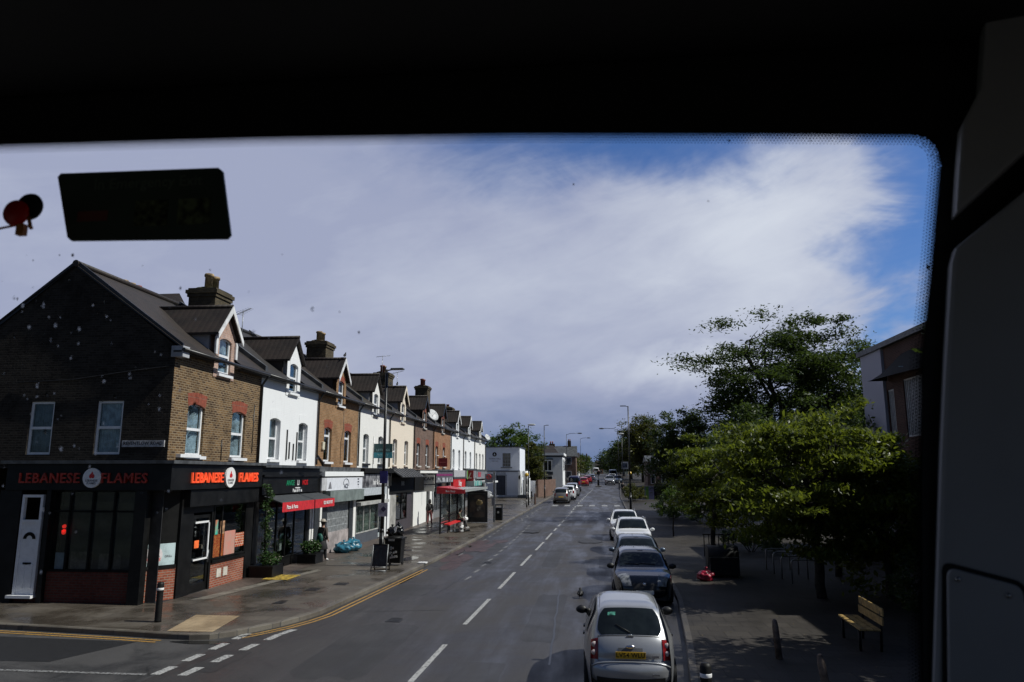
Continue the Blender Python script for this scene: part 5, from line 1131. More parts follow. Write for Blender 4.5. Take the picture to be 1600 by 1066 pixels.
q = MB(); c = hatch.top(.02, va + .004, .02); c2 = hatch.top(-.36, va + .035, .02); q.tube([c, (c + c2) / 2 + Vector((0, -.01, 0)), c2], .009, 5); addp('wiper', q, M_trim, micra)
q = MB(); hatch.skin(q, -.60, -.38, vb - .03, vb - .014, .009, 3, 2); addp('window_sticker', q, pm('mint_sticker', (.12, .42, .32), .4, vary=.4, vscale=14), micra)
q = MB(); c = hatch.top(.62, v(z=.72, hi=.3), .008); q.box(c.x - .05, c.x + .05, c.y - .006, c.y, c.z - .015, c.z + .02); c = hatch.top(.62, v(z=.45, hi=.3), .01); q.box(c.x - .06, c.x + .06, c.y - .006, c.y, c.z - .015, c.z + .015); addp('badge', q, M_chrome, micra)

# generic shapes
low = CarShape(4.25, 1.80, 1.47, [(.25, .24), (.03, .32), (-.0, .6), (.05, .78), (.14, .98), (.32, 1.16), (.60, 1.36), (.95, 1.44), (1.6, 1.475), (2.2, 1.45), (2.55, 1.36), (2.95, 1.10), (3.2, .99), (3.6, .92), (3.95, .83), (4.15, .68), (4.23, .5), (4.18, .32), (4.0, .22)], belt=.93, tuck=.19, round_f=.28, round_r=.22)
suv = CarShape(4.35, 1.83, 1.64, [(.25, .28), (.03, .36), (-.0, .62), (.05, .85), (.12, 1.06), (.30, 1.30), (.50, 1.52), (.85, 1.60), (1.6, 1.645), (2.2, 1.62), (2.55, 1.52), (2.95, 1.22), (3.2, 1.12), (3.7, 1.04), (4.05, .95), (4.25, .80), (4.33, .55), (4.28, .35), (4.1, .25)], belt=1.04, tuck=.18, round_f=.24, round_r=.2, clear=.24)
van_s = CarShape(5.1, 1.95, 2.25, [(.15, .35), (.0, .42), (-.0, .9), (.02, 1.5), (.06, 2.05), (.16, 2.20), (.6, 2.25), (2.0, 2.26), (3.2, 2.20), (3.65, 2.05), (4.15, 1.45), (4.4, 1.22), (4.75, 1.10), (4.98, .92), (5.07, .6), (5.02, .4), (4.85, .28)], belt=1.25, tuck=.12, round_f=.18, round_r=.06, clear=.28)
def generic(cs, pnt, name, **k):
    v = cs.vof; L = cs.L
    if cs is van_s: gf = (v(y=3.7, lo=.5), v(y=4.35, lo=.5)); gr = (v(z=1.35, hi=.3), v(z=1.95, hi=.3)); ry = (3.0, 4.1)
    elif cs is suv: gf = (v(y=2.38, lo=.45), v(y=3.08, lo=.45)); gr = (v(z=1.12, hi=.35), v(z=1.5, hi=.35)); ry = (.5, 2.85)
    else: gf = (v(y=2.32, lo=.45), v(y=3.08, lo=.45)); gr = (v(z=1.02, hi=.35), v(z=1.34, hi=.35)); ry = (.5, 2.8)
    f0, f1 = v(y=L - .45, lo=.5), v(z=cs.H * .40, lo=.8)
    lights = [('headlight', f0, f1, .56, .95, M_headl), ('tail_light', v(z=cs.H * .46, hi=.3), v(z=cs.H * .66, hi=.35), .74, .99, M_tail)]
    o = make_car(cs, pnt, (.85, L - .88), name, gf, gr, ry, lights, [(v(z=.45, lo=.8), M_plw, k.get('fp'), 1), (v(z=.68, hi=.25), M_ply, None, 1)], extra=k.get('extra', 'bodymirror'), rail=k.get('rail', False))
    q = MB(); cs.skin(q, -.52, .52, v(z=cs.H * .44, lo=.8), v(z=cs.H * .32, lo=.8), .012, 10, 6); q.skin = None; addp('grille', q, M_trim, o)
    q = MB(); cs.skin(q, -.86, .86, v(z=.38, lo=.86), v(z=.27, lo=.86), .008, 10, 4); addp('front_bumper_intake', q, M_trim, o)
    q = MB(); c = cs.top(0, v(z=cs.H * .42, lo=.8), .03); q.blob(c, (.06, .015, .05), 10, 6); addp('badge', q, M_chrome, o)
    q = MB(); c1 = cs.top(-.5, gf[1] - .004, .02); c2 = cs.top(.1, gf[1] - .012, .02); q.tube([c1, c2], .008, 5); c1 = cs.top(.1, gf[1] - .004, .02); c2 = cs.top(.65, gf[1] - .012, .02); q.tube([c1, c2], .008, 5); addp('wipers', q, M_trim, o)
    q = MB(); cs.skin(q, -.12, .12, gf[0] + .008, gf[0] + .02, .009, 2, 2); addp('sensor_patch', q, M_trim, o)
    return o
G_ = 'cars parked along the kerb'
c1 = generic(low, paint('black_paint_car', (.006, .007, .010), 0, .22), 'parked_car', extra='none'); place(c1, 1.40, 27.2, 180); tag(c1, 'black car facing us right in front of the silver hatchback', 'car', G_)
c2 = generic(low, paint('slate_grey_paint', (.11, .14, .19), .4, .28), 'parked_car'); place(c2, 1.55, 32.3, 180); tag(c2, 'slate blue-grey car between the black car and the white roof-railed one', 'car', G_)
c3 = generic(suv, paint('white_paint_car', (.72, .73, .75), 0, .3), 'parked_car', rail=True); place(c3, 1.84, 41.3, 180); tag(c3, 'white car with roof rails and dark windscreen behind the slate grey car', 'car', G_)
c4 = copy_tree(c3); place(c4, 1.75, 48.7, 180); tag(c4, 'white car last in the near row, half hidden by the other white car', 'car', G_)
G2 = 'cars along the far side of the road'
c5 = generic(suv, paint('champagne_grey_paint', (.25, .24, .235), .5, .3), 'car'); place(c5, -3.65, 81.3, 0); tag(c5, 'grey-beige hatchback seen from behind just before the zebra crossing', 'car', G2); 
c6 = copy_tree(c4); place(c6, -3.15, 88.5, 0); tag(c6, 'white car directly ahead of the grey-beige hatchback', 'car', G2)
c7 = generic(suv, paint('light_grey_paint', (.33, .34, .36), .5, .3), 'car'); place(c7, -2.95, 97, 0); tag(c7, 'light grey car just behind the tall dark blue van', 'car', G2)
vn = generic(van_s, paint('navy_paint', (.02, .022, .07), .2, .3), 'van'); place(vn, -3.0, 110, 0); tag(vn, 'tall dark blue van parked at the left kerb', 'van')
rd = generic(low, paint('red_paint', (.36, .02, .03), .2, .3), 'car'); place(rd, -1.95, 133, 0); tag(rd, 'red car beyond the dark blue van', 'car', G2)
r2 = copy_tree(rd); place(r2, -1.35, 146, 0); tag(r2, 'second red car, farther than the first', 'car', G2)
r3 = copy_tree(c2); place(r3, -.7, 160, 0); tag(r3, 'dark car past the two red cars', 'car', G2)
wv = generic(van_s, paint('white_van_paint', (.7, .7, .72), 0, .35), 'van'); place(wv, 4.2, 178, 180); tag(wv, 'small distant white van coming towards the crossing', 'van')
c8 = copy_tree(c7); place(c8, 2.75, 142, 180); tag(c8, 'grey car coming up in the oncoming lane beyond the crossing', 'car', G2)
c9 = copy_tree(c2); place(c9, 4.4, 150, 180); tag(c9, 'dark car parked beside the oncoming grey one', 'car', G2)
c10 = copy_tree(c4); place(c10, 3.6, 158, 180); tag(c10, 'white car in front of the distant white van', 'car', G2)
c11 = copy_tree(c4); place(c11, -16.6, 88.8, -90, 0.7); tag(c11, 'white car nosing out of the side street behind the bus shelter', 'car', G2)
wv2 = copy_tree(wv); place(wv2, .4, 215, 0); tag(wv2, 'far white van going away near the end of the road', 'van')
# ------------------------------------------------------------------ street furniture
M_pole = pm('black_lamp_post', (.012, .013, .015), .4, vary=.2)
M_polg = pm('galvanised_pole', (.30, .31, .32), .5, metal=.5, vary=.2, vscale=4)
M_lum = pm('luminaire_grey', (.10, .105, .11), .5)
def lamp(x, y, h, arm, label, thick=.075, grey=False, head='led', lw=.0):
    z = gz(y); mt = M_polg if grey else M_pole
    o = thing('street_lamp', (x, y, z), label, 'street lamp', 'street lamps along the road')
    m = MB(); m.tube([(x, y, z), (x, y, z + 1.35)], thick * 1.45, 12); m.tube([(x, y, z + 1.35), (x, y, z + 1.5)], [thick * 1.45, thick], 12); m.tube([(x, y, z + 1.5), (x, y, z + h)], [thick, thick * .7], 12); m.build('post', mt, o)
    m = MB(); m.box(x - thick * .9, x + thick * .9, y - thick * 1.6, y - thick * 1.3, z + .5, z + 1.1); m.build('access_door', mt, o)
    s = 1 if arm > 0 else -1
    if head == 'led':
        m = MB(); m.tube([(x, y, z + h - .05), (x + s * .35, y, z + h + .02)], .03, 8); m.build('arm', mt, o)
        m = MB(); a, b = sorted((x + s * .2, x + arm)); m.box(a, b, y - .15, y + .15, z + h - .02, z + h + .05); m.build('lamp_head', M_lum, o, bevel=.02)
    else:
        m = MB(); m.tube([(x, y, z + h - .1), (x + arm * .3, y, z + h + .12), (x + arm, y, z + h + .18)], .035, 8); m.build('arm', mt, o)
        m = MB(); m.blob((x + arm * 1.15, y, z + h + .15), (.42, .16, .11), 14, 8, 1, .03); m.build('lamp_head', pm('pale_lantern', (.55, .57, .58), .4) if lw else M_lum, o)
    return o
L1 = lamp(-8.80, 30.6, 8.15, .75, 'near black street lamp post beside the wheelie bins')
m = MB(); m.box(-8.92, -8.60, 30.46, 30.5, 3.35, 3.85); ps = tag(m.build('parking_sign', pm('blue_violet_sign', (.03, .03, .18), .4)), 'dark blue sign high on the near lamp post', 'sign')
m = MB(); m.box(-8.95, -8.55, 30.46, 30.49, 2.0, 2.55); ps = tag(m.build('notice', pm('pale_lilac_notice', (.42, .42, .52), .5, vary=.15)), 'pale notice with a dark diamond lower on the near lamp post', 'sign')
m = MB(); m.prism([(0, -.12), (.12, 0), (0, .12), (-.12, 0)], (-8.72, 30.459, 2.3), (1, 0, 0), (0, 0, 1), (0, -.005, 0)); m.build('diamond', pm('dark_violet', (.04, .03, .09), .4), ps)
lamp(-6.04, 90.6, 8.7, .55, 'black street lamp in front of the brown brick wall on the left', .06)
lamp(3.28, 70.9, 9.6, -.75, 'tall black street lamp rising behind the parked white cars')
lamp(3.6, 113, 9.0, -2.1, 'slim lamp post with a long arm behind the yellow beacon', .055, head='old')
lamp(-4.7, 128, 8.8, 2.0, 'slim lamp post with a long arm in front of the dark brick house', .05, head='old')
lamp(-3.0, 165, 9, 1.6, 'smallest lamp post, near the end of the road', .05, head='old')
lamp(-6.75, 76.5, 8.0, .3, 'brown lamp post with a pale lantern over the left beacon', .05, head='old', lw=1)
lamp(3.85, 104, 7.9, -.1, 'post with a pale lantern over the yellow beacon on the right', .05, head='old', lw=1)

M_bol = pm('black_bollard', (.010, .010, .010), .55, vary=.3, spec=.3)
def bollard(x, y, label, h=.98, r=.075, mat=None, band=True, tilt=0, flat=False):
    z = gz(y); o = thing('bollard', (x, y, z), label, 'bollard', 'bollards')
    m = MB(); m.lathe([(r * 1.05, 0), (r, .05), (r * .95, h * .72), (r * .95, h * .74), (r * 1.0, h * .76), (r * 1.0, h * .95), (r * .8, h), (r * .2, h + .01)], (x, y, z), 16); m.build('post', mat or M_bol, o)
    if band: m = MB(); m.lathe([(r * 1.0, h * .80), (r * 1.04, h * .81), (r * 1.04, h * .85), (r, h * .86)], (x, y, z), 16); m.build('reflective_band', M_wt, o)
    if tilt: o.rotation_euler = (0, R(tilt), 0)
    return o
bollard(-11.22, 18.75, 'black bollard with a white ring on the corner by the takeaway', .98, .085)
bollard(1.58, 11.85, 'black reflective-banded bollard beside the silver hatchback', .98, .085)
bollard(-7.38, 87.7, 'short dark bollard in front of the white gate post', .9, .07, band=False)
bollard(-6.21, 78.0, 'brown bollard next to the striped beacon', 1.1, .09, pm('brown_bollard', (.10, .045, .03), .6), False)
M_wood = pm('grey_timber_post', (.20, .15, .115), .8, vary=.3, vscale=8, bump=.4)
def stub(x, y, h, label, tilt, z=0):
    o = thing('wooden_post', (x, y, z), label, 'post', 'low wooden posts in the square'); m = MB(); m.lathe([(.07, 0), (.065, h * .8), (.05, h * .96), (.02, h)], (x, y, z), 10); m.box(x - .1, x + .1, y - .02, y + .02, h * .45, h * .5); m.build('post', M_wood, o); o.rotation_euler = (0, R(tilt), 0); return o
stub(3.70, 16.55, .78, 'leaning pale timber post at the edge of the shade', -4); stub(3.72, 13.25, .85, 'timber post at the bottom edge, nearer than the leaning one', -8)
stub(5.1, 12.6, .9, 'dark stump farthest into the shade under the trees', 3)

def beacon(x, y, label, h=2.95):
    z = gz(y); o = thing('belisha_beacon', (x, y, z), label, 'beacon', 'crossing beacons')
    for i in range(8):
        m = MB(); m.tube([(x, y, z + i * h / 8), (x, y, z + (i + 1) * h / 8)], .055, 12, cap=True); m.build('pole_band', M_bol if i % 2 == 0 else pm('dulled_white', (.35, .34, .32), .5), o)
    m = MB(); m.blob((x, y, z + h + .17), .19, 16, 12, 0, 0); m.build('globe', pm('amber_globe', (.75, .48, .06), .25, vary=.1), o); return o
beacon(-6.62, 73, 'striped beacon with an amber globe on the left kerb'); beacon(3.9, 84, 'striped beacon with an amber globe on the right of the crossing', 2.9)

# litter bins
def bin_square(x, y, label, w=.5, h=1.15):
    z = gz(y); o = thing('litter_bin', (x, y, z), label, 'litter bin'); m = MB(); m.box(x - w / 2, x + w / 2, y - w / 2, y + w / 2, z, z + h * .78); m.box(x - w / 2, x - w / 2 + .05, y - w / 2, y + w / 2, z + h * .78, z + h * .92); m.box(x + w / 2 - .05, x + w / 2, y - w / 2, y + w / 2, z + h * .78, z + h * .92); m.build('body', M_bol, o, bevel=.02)
    m = MB(); m.box(x - w / 2 - .02, x + w / 2 + .02, y - w / 2 - .02, y + w / 2 + .02, z + h * .92, z + h); m.build('lid', M_bol, o, bevel=.03)
    m = MB(); m.prism([(.09 * math.cos(t), .09 * math.sin(t)) for t in [i * math.tau / 12 for i in range(12)]], (x, y - w / 2 - .001, z + h * .5), (1, 0, 0), (0, 0, 1), (0, -.006, 0)); m.build('emblem', pm('worn_white', (.5, .5, .48), .6), o); return o
bin_square(-7.45, 58.0, 'black square litter bin beside the bus stop pole', .6, 1.2)
# wheelie bin with bags on top
o = thing('wheelie_bin', (-8.35, 31.0, 0), 'large black wheelie bin with worn recycling marks beside the lamp post', 'bin'); X0, X1, Y0, Y1 = -8.72, -8.0, 30.75, 31.45
m = MB(); m.add([(X0 + .06, Y0 + .08, .1), (X1 - .06, Y0 + .08, .1), (X1 - .06, Y1 - .08, .1), (X0 + .06, Y1 - .08, .1), (X0, Y0, 1.05), (X1, Y0, 1.05), (X1, Y1, 1.05), (X0, Y1, 1.05)], [(3, 2, 1, 0), (4, 5, 6, 7), (0, 1, 5, 4), (1, 2, 6, 5), (2, 3, 7, 6), (3, 0, 4, 7)]); m.build('bin_body', M_bol, o, bevel=.03)
m = MB(); m.box(X0 - .04, X1 + .04, Y0 - .06, Y1 + .03, 1.05, 1.12); m.blob(((X0 + X1) / 2, (Y0 + Y1) / 2, 1.12), (.36, .36, .1), 16, 8, 0, .02); m.build('lid', M_bol, o, bevel=.02)
m = MB(); m.box(X0 + .18, X1 - .28, Y0 - .075, Y0 - .061, 1.0, 1.08); m.build('name_plate', pm('grey_plate', (.25, .25, .25), .5), o)
for sx in (X0 + .1, X1 - .1): m = MB(); m.lathe([(.03, -.03), (.09, -.03), (.09, .03), (.03, .03)], (sx, Y1 - .1, .09), 12, M=Matrix.Rotation(R(90), 4, 'Y')); m.build('wheel', M_tyre, o)
m = MB(); random.seed(4)
for i in range(13):
    cx, cz = X0 + .32 + random.uniform(-.13, .2), .28 + random.uniform(0, .48); a = random.uniform(0, 3); m.prism([(.045 * math.cos(t + a) * random.uniform(.5, 1.4), .05 * math.sin(t + a)) for t in [k * math.tau / 6 for k in range(6)]], (cx, Y0 + .07 - cz * .07, cz), (1, 0, 0), (0, 0, 1), (0, -.012, 0))
m.build('worn_sticker', pm('worn_white', (.5, .5, .48), .6), o)
M_bag = pm('black_bin_bag', (.010, .010, .011), .25, vary=.3, bump=1, bscale=9)
def bag(x, y, z, r, label, mat, seed, group=None):
    o = thing('rubbish_bag', (x, y, z), label, 'rubbish bag', group); m = MB(); M = 30; P = []
    for i in range(21):
        ph = math.pi * i / 20; row = []
        for j in range(M):
            t = math.tau * j / M; q = Vector((math.sin(ph) * math.cos(t), math.sin(ph) * math.sin(t), math.cos(ph))); f = 1 + .42 * noise.noise(q * 2.2 + Vector((seed * 3.1, 0, 0))) + .26 * abs(noise.noise(q * 5.5 + Vector((0, seed, 0))))
            row.append(Vector((x + q.x * r[0] * f, y + q.y * r[1] * f, z + max(0, r[2] * (.86 + q.z * .95 * f)))))
        P.append(row)
    m.grid(P, True, True); m.build('bag', mat, o); k = MB(); k.lathe([(.05, 0), (.02, .05), (.07, .12), (.03, .14)], (x + .02, y, z + r[2] * 1.75), 9); k.build('knot', mat, o); return o
bag(-8.5, 31.05, 1.16, (.22, .2, .2), 'black rubbish bag heaped on the wheelie bin lid', M_bag, 1); bag(-8.25, 31.15, 1.16, (.2, .2, .26), 'taller black bag with white paper on the wheelie bin', M_bag, 2)
m = MB(); m.prism([(0, 0), (.12, .05), (.2, .32), (.08, .28)], (-8.42, 30.9, 1.28), (1, 0, 0), (0, 0, 1), (0, .03, 0)); tag(m.build('crumpled_paper', M_wt), 'crumpled white paper stuck between the black bags', 'paper')
M_blue = pm('blue_plastic_bag', (.05, .24, .36), .3, vary=.35, vscale=4, bump=1, bscale=7)
bag(-12.1, 35.55, 0, (.42, .34, .26), 'blue rubbish bag leaning on the grey shop pilaster', M_blue, 3, 'blue rubbish bags'); bag(-11.95, 36.5, 0, (.36, .42, .30), 'taller blue rubbish bag farther from the pizza shop', M_blue, 4, 'blue rubbish bags')
# A-board
o = thing('a_board', (-8.4, 29.1, 0), 'folding black A-board in front of the wheelie bin', 'A-board')
for nm, ya, yb in (('front_leaf', 28.95, 29.2), ('back_leaf', 29.45, 29.2)):
    m = MB()
    for sx in (-8.72, -8.12): m.tube([(sx, ya, .0), (sx, yb, 1.0)], .022, 6)
    m.tube([(-8.72, ya, .03), (-8.12, ya, .03)], .018, 6); m.tube([(-8.72, (ya * .85 + yb * .15), .16), (-8.12, ya * .85 + yb * .15, .16)], .018, 6); m.tube([(-8.72, yb, 1.0), (-8.12, yb, 1.0)], .022, 6); m.build(nm, M_polg if nm[0] == 'f' else M_bol, o)
m = MB(); m.add([(-8.70, 28.99, .2), (-8.14, 28.99, .2), (-8.14, 29.19, .98), (-8.70, 29.19, .98), (-8.70, 29.0, .2), (-8.14, 29.0, .2), (-8.14, 29.2, .98), (-8.70, 29.2, .98)], [(0, 1, 2, 3), (4, 7, 6, 5), (0, 4, 5, 1), (2, 6, 7, 3)]); m.build('poster_panel', M_bag, o)

# bus shelter
z0 = gz(50); o = thing('bus_shelter', (-9.2, 51, z0), 'bus shelter with a red-ended roof, red bench and dark end panel', 'bus shelter')
M_shf = pm('shelter_black_frame', (.02, .02, .022), .4); M_shr = pm('shelter_red', (.55, .02, .03), .35); M_shg = pm('shelter_roof_grey', (.36, .38, .38), .4, vary=.1)
for y in (46.5, 49.4, 52.3, 55.2):
    m = MB(); m.box(-9.70, -9.60, y - .05, y + .05, gz(y), z0 + 2.55); m.build('post', M_shf, o)
sp = MB()
for a, b in ((46.55, 49.35), (49.45, 52.25), (52.35, 55.15)):
    m = MB(); m.box(-9.67, -9.64, a, b, z0 + .35, z0 + 2.4); m.build('glass_panel', M_glass, o)
    sp.box(-9.68, -9.62, a, b, z0 + .30, z0 + .35); sp.box(-9.68, -9.62, a, b, z0 + .95, z0 + .99)
sp.build('rail', M_shf, o)
for y in (47.0, 49.0): pass
m = MB(); m.box(-9.75, -8.05, 45.9, 55.6, z0 + 2.62, z0 + 2.70); m.build('roof', M_shg, o, bevel=.03)
m = MB(); m.add([(-9.78, 45.85, z0 + 2.45), (-8.0, 45.85, z0 + 2.45), (-8.0, 45.85, z0 + 2.68), (-9.78, 45.85, z0 + 2.86), (-9.78, 50.5, z0 + 2.45), (-8.0, 45.95, z0 + 2.45), (-8.0, 45.95, z0 + 2.68), (-9.78, 50.5, z0 + 2.86)], [(0, 1, 2, 3), (4, 7, 6, 5), (0, 3, 7, 4), (1, 5, 6, 2), (3, 2, 6, 7)]); fr_ = m.build('red_fascia', M_shr, o)
m = MB(); text_mesh(m, 'Bus Stop', (-8.9, 45.84, z0 + 2.6), (1, 0, 0), (0, 0, 1), .17, .004); m.build('lettering', M_wt, fr_)
m = MB(); m.box(-8.08, -7.99, 45.95, 55.65, z0 + 2.55, z0 + 2.72); m.build('gutter_edge', M_shg, o)
m = MB(); m.add([(-9.5, 46.9, z0 + .50), (-9.15, 46.9, z0 + .46), (-9.15, 51.6, z0 + .46), (-9.5, 51.6, z0 + .50), (-9.5, 46.9, z0 + .56), (-9.15, 46.9, z0 + .52), (-9.15, 51.6, z0 + .52), (-9.5, 51.6, z0 + .56)], [(3, 2, 1, 0), (4, 5, 6, 7), (0, 1, 5, 4), (1, 2, 6, 5), (2, 3, 7, 6), (3, 0, 4, 7)]); m.build('bench', pm('bench_red', (.75, .03, .03), .35), o)
m = MB()
for y in (47.3, 49.2, 51.2): m.tube([(-9.33, y, gz(y)), (-9.33, y, z0 + .5)], .03, 6)
m.build('bench_support', M_shf, o)
m = MB(); m.box(-9.45, -7.95, 55.3, 55.5, gz(55) + .05, z0 + 2.4); pn = m.build('advert_panel', M_shf, o)
m = MB(); m.box(-9.25, -8.15, 55.28, 55.3, z0 + .5, z0 + 2.1); ad = m.build('poster', pm('dark_film_poster', (.03, .028, .03), .25, vary=.6, vscale=1.5, col2=(.10, .075, .06)), pn)
m = MB(); m.blob((-8.55, 55.27, z0 + 1.55), (.24, .02, .22), 14, 8, 2, .1); m.build('poster_figure', pm('poster_yellow', (.40, .30, .14), .5, vary=.3), ad)
m = MB(); m.box(-8.72, -8.42, 55.26, 55.28, z0 + .95, z0 + 1.4); m.build('poster_body', pm('poster_grey', (.28, .25, .22), .5, vary=.5), ad)
m = MB(); m.box(-9.3, -8.1, 55.27, 55.295, z0 + 2.18, z0 + 2.24); m.build('panel_lettering', pm('faint_grey', (.12, .12, .12), .5), pn)
# bus stop flag
zz = gz(56); o = thing('bus_stop_flag', (-7.54, 56.06, zz), 'grey bus stop pole with a red roundel flag', 'bus stop')
m = MB(); m.box(-7.61, -7.47, 56.0, 56.12, zz, zz + 3.75); m.build('pole', M_polg, o)
m = MB(); m.box(-8.25, -7.64, 56.03, 56.09, zz + 2.9, zz + 3.55); fg = m.build('flag', pm('flag_grey', (.25, .25, .28), .5), o)
m = MB(); P = [(-7.95 + .16 * math.cos(t), 56.02, zz + 3.33 + .16 * math.sin(t)) for t in [i * math.tau / 20 for i in range(21)]]; m.tube(P, .03, 6, False); m.box(-8.16, -7.74, 56.0, 56.03, zz + 3.3, zz + 3.36); m.build('roundel', M_red, fg)
m = MB(); m.box(-7.72, -7.5, 55.94, 55.98, zz + 1.2, zz + 1.8); m.build('timetable', pm('flag_grey', (.25, .25, .28), .5), o)
# planters
def leafclump(m, c, r, n, size, rnd, up=.2, droop=0):
    for _ in range(n):
        d = Vector((rnd.gauss(0, 1), rnd.gauss(0, 1), rnd.gauss(0, 1))).normalized() * rnd.random() ** .4
        p = Vector(c) + Vector((d.x * r[0], d.y * r[1], d.z * r[2])); s_ = size * rnd.uniform(.6, 1.3)
        a = Vector((rnd.gauss(0, 1), rnd.gauss(0, 1), rnd.gauss(0, .5) - droop)).normalized(); b = a.cross(Vector((rnd.gauss(0, 1), rnd.gauss(0, 1), rnd.gauss(0, 1) + up))).normalized()
        m.add([p - a * s_, p - b * s_ * .42, p + a * s_, p + b * s_ * .42], [(0, 1, 2, 3)])
def planter(x0, x1, y0, y1, h, label):
    o = thing('planter', ((x0 + x1) / 2, (y0 + y1) / 2, 0), label, 'planter', 'black planters outside the pizza shop')
    m = MB(); m.box(x0, x1, y0, y1, 0, h); m.box(x0 - .03, x1 + .03, y0 - .03, y0 + .03, h - .08, h); m.box(x0 - .03, x1 + .03, y1 - .03, y1 + .03, h - .08, h); m.build('trough', M_black, o, bevel=.01); return o
rnd = random.Random(3)
M_ivy = leaf_mat('ivy_leaves', (.018, .045, .012), (.05, .10, .025), .2); M_flower = pm('cream_blossom', (.5, .45, .36), .7, vary=.3)
pl = planter(-12.65, -11.75, 26.75, 27.75, .42, 'black trough with a tall ivy-wound trellis by the pizza shop door')
m = MB()
for i in range(34): z = .5 + i * .085; leafclump(m, (-12.25 + .09 * math.sin(i * .7), 27.2 + .09 * math.cos(i * .9), z), (.17, .17, .08), 30, .055, rnd)
m.build('ivy_column', M_ivy, pl)
m = MB(); leafclump(m, (-12.1, 27.25, .62), (.42, .5, .26), 420, .07, rnd); m.build('shrub', M_ivy, pl)
m = MB(); leafclump(m, (-12.15, 27.2, 1.7), (.2, .2, 1.35), 90, .03, rnd); leafclump(m, (-12.0, 27.2, .7), (.4, .45, .22), 40, .03, rnd); m.build('blossom', M_flower, pl)
m = MB(); m.tube([(-12.3, 27.2, .3), (-12.3, 27.2, 3.3)], .03, 6); m.build('trellis_post', M_bol, pl)
pl2 = planter(-12.55, -11.75, 31.0, 31.9, .40, 'black trough with a low leafy shrub, farther of the two planters')
m = MB(); leafclump(m, (-12.15, 31.45, .66), (.45, .5, .30), 620, .075, rnd); m.build('shrub', M_ivy, pl2); m = MB(); leafclump(m, (-12.05, 31.35, .72), (.42, .5, .26), 50, .03, rnd); m.build('blossom', M_flower, pl2)
m = MB(); m.box(-11.95, -11.0, 26.3, 27.6, .008, .02); tag(m.build('doormat', pm('yellow_mat', (.52, .36, .05), .8, vary=.35, vscale=8)), 'yellow mat on the pavement in front of the ivy planter', 'mat')
m = MB(); m.box(-8.9, -8.55, 26.2, 26.5, .006, .016); 
m = MB(); m.box(-7.5, -7.15, 31.6, 31.95, .006, .05); tag(m.build('litter', M_wt), 'scrap of white litter on the kerb edge', 'litter')

# cycle hoops, bench, bags on the plaza side
for k, (x, y) in enumerate([(6.72, 31.3), (6.70, 29.95), (6.67, 28.6), (6.72, 27.4)]):
    lab = ['farthest cycle hoop, under the tree', 'second cycle hoop from the far end', 'second cycle hoop from the near end', 'nearest cycle hoop, left of the tree trunk'][k]
    m = MB(); pts = [(x, y, 0), (x, y, .68)] + [(x + .12 * (1 - math.cos(t)), y, .68 + .12 * math.sin(t)) for t in (.4, .8, 1.2, 1.57)] + [(x + .78, y, .80)] + [(x + .78 + .12 * math.sin(t), y, .68 + .12 * math.cos(t)) for t in (.4, .8, 1.2, 1.57)] + [(x + .9, y, 0)]
    m.tube(pts, .026, 8); tag(m.build('cycle_stand', pm('steel_hoop', (.38, .38, .37), .4, metal=.7)), lab, 'cycle stand', 'row of steel cycle stands')
o = thing('park_bench', (5.8, 18.0, 0), 'wooden slatted bench standing alone in the shade of the square', 'bench'); M_slat = pm('bench_wood', (.46, .30, .10), .6, vary=.25, vscale=9)
a = Vector((-.05, -1.0, 0)).normalized(); n_ = Vector((a.y, -a.x, 0)) * -1; c0 = Vector((5.60, 18.95, 0))
def slat(m, off, z, th, wd, back=False):
    p = c0 + n_ * off; q = p + a * 1.7; up = Vector((0, 0, 1)); e = n_ * th if back else n_ * wd; u = up * wd if back else up * th
    P = [p + up * z, q + up * z, q + up * z + e, p + up * z + e]; m.add(P + [r_ + u for r_ in P], [(3, 2, 1, 0), (4, 5, 6, 7), (0, 1, 5, 4), (1, 2, 6, 5), (2, 3, 7, 6), (3, 0, 4, 7)])
m = MB(); [slat(m, .04 + i * .15, .45, .035, .125) for i in range(3)]; m.build('seat', M_slat, o)
m = MB(); [slat(m, .50 + i * .02, .56 + i * .19, .03, .16, True) for i in range(2)]; m.build('backrest', M_slat, o)
for t in (.2, 1.5):
    m = MB(); p = c0 + a * t; m.tube([p + n_ * .08, p + n_ * .08 + Vector((0, 0, .45))], .03, 6); m.tube([p + n_ * .5, p + n_ * .55 + Vector((0, 0, .92))], .03, 6); m.tube([p + n_ * .05 + Vector((0, 0, .43)), p + n_ * .5 + Vector((0, 0, .43))], .025, 6); m.build('leg', M_bol, o)
bag(3.85, 27.8, 0, (.26, .24, .2), 'crimson plastic bag dumped at the foot of the dark bin', pm('crimson_bag', (.42, .015, .05), .35, vary=.3, bump=.8, bscale=8), 6)
# black double bin with a domed lid beside it
o = thing('communal_bin', (4.7, 29.2, 0), 'big black communal bin with a domed lid, next to the crimson bag', 'bin'); m = MB(); m.box(4.15, 5.2, 28.6, 29.8, .08, .72); m.build('bin_body', M_bol, o, bevel=.03); m = MB(); m.tube([(4.12, 29.2, .70), (5.23, 29.2, .70)], .40, 24); m.build('domed_lid', M_bol, o)
m = MB()
for sx in (4.25, 5.1): m.lathe([(.03, -.03), (.08, -.03), (.08, .03), (.03, .03)], (sx, 28.8, .08), 10, M=Matrix.Rotation(R(90), 4, 'Y'))
m.build('castor', M_tyre, o)
# small tree guard rails near second tree
o = thing('railing', (5.6, 36, 0), 'short dark railing behind the communal bin', 'railing')
for i in range(7): m = MB(); m.box(4.95 + i * .22, 4.99 + i * .22, 35.9, 35.94, 0, .95); m.build('upright', M_bol, o)
m = MB(); m.box(4.9, 6.35, 35.89, 35.95, .95, 1.0); m.build('top_rail', M_bol, o)
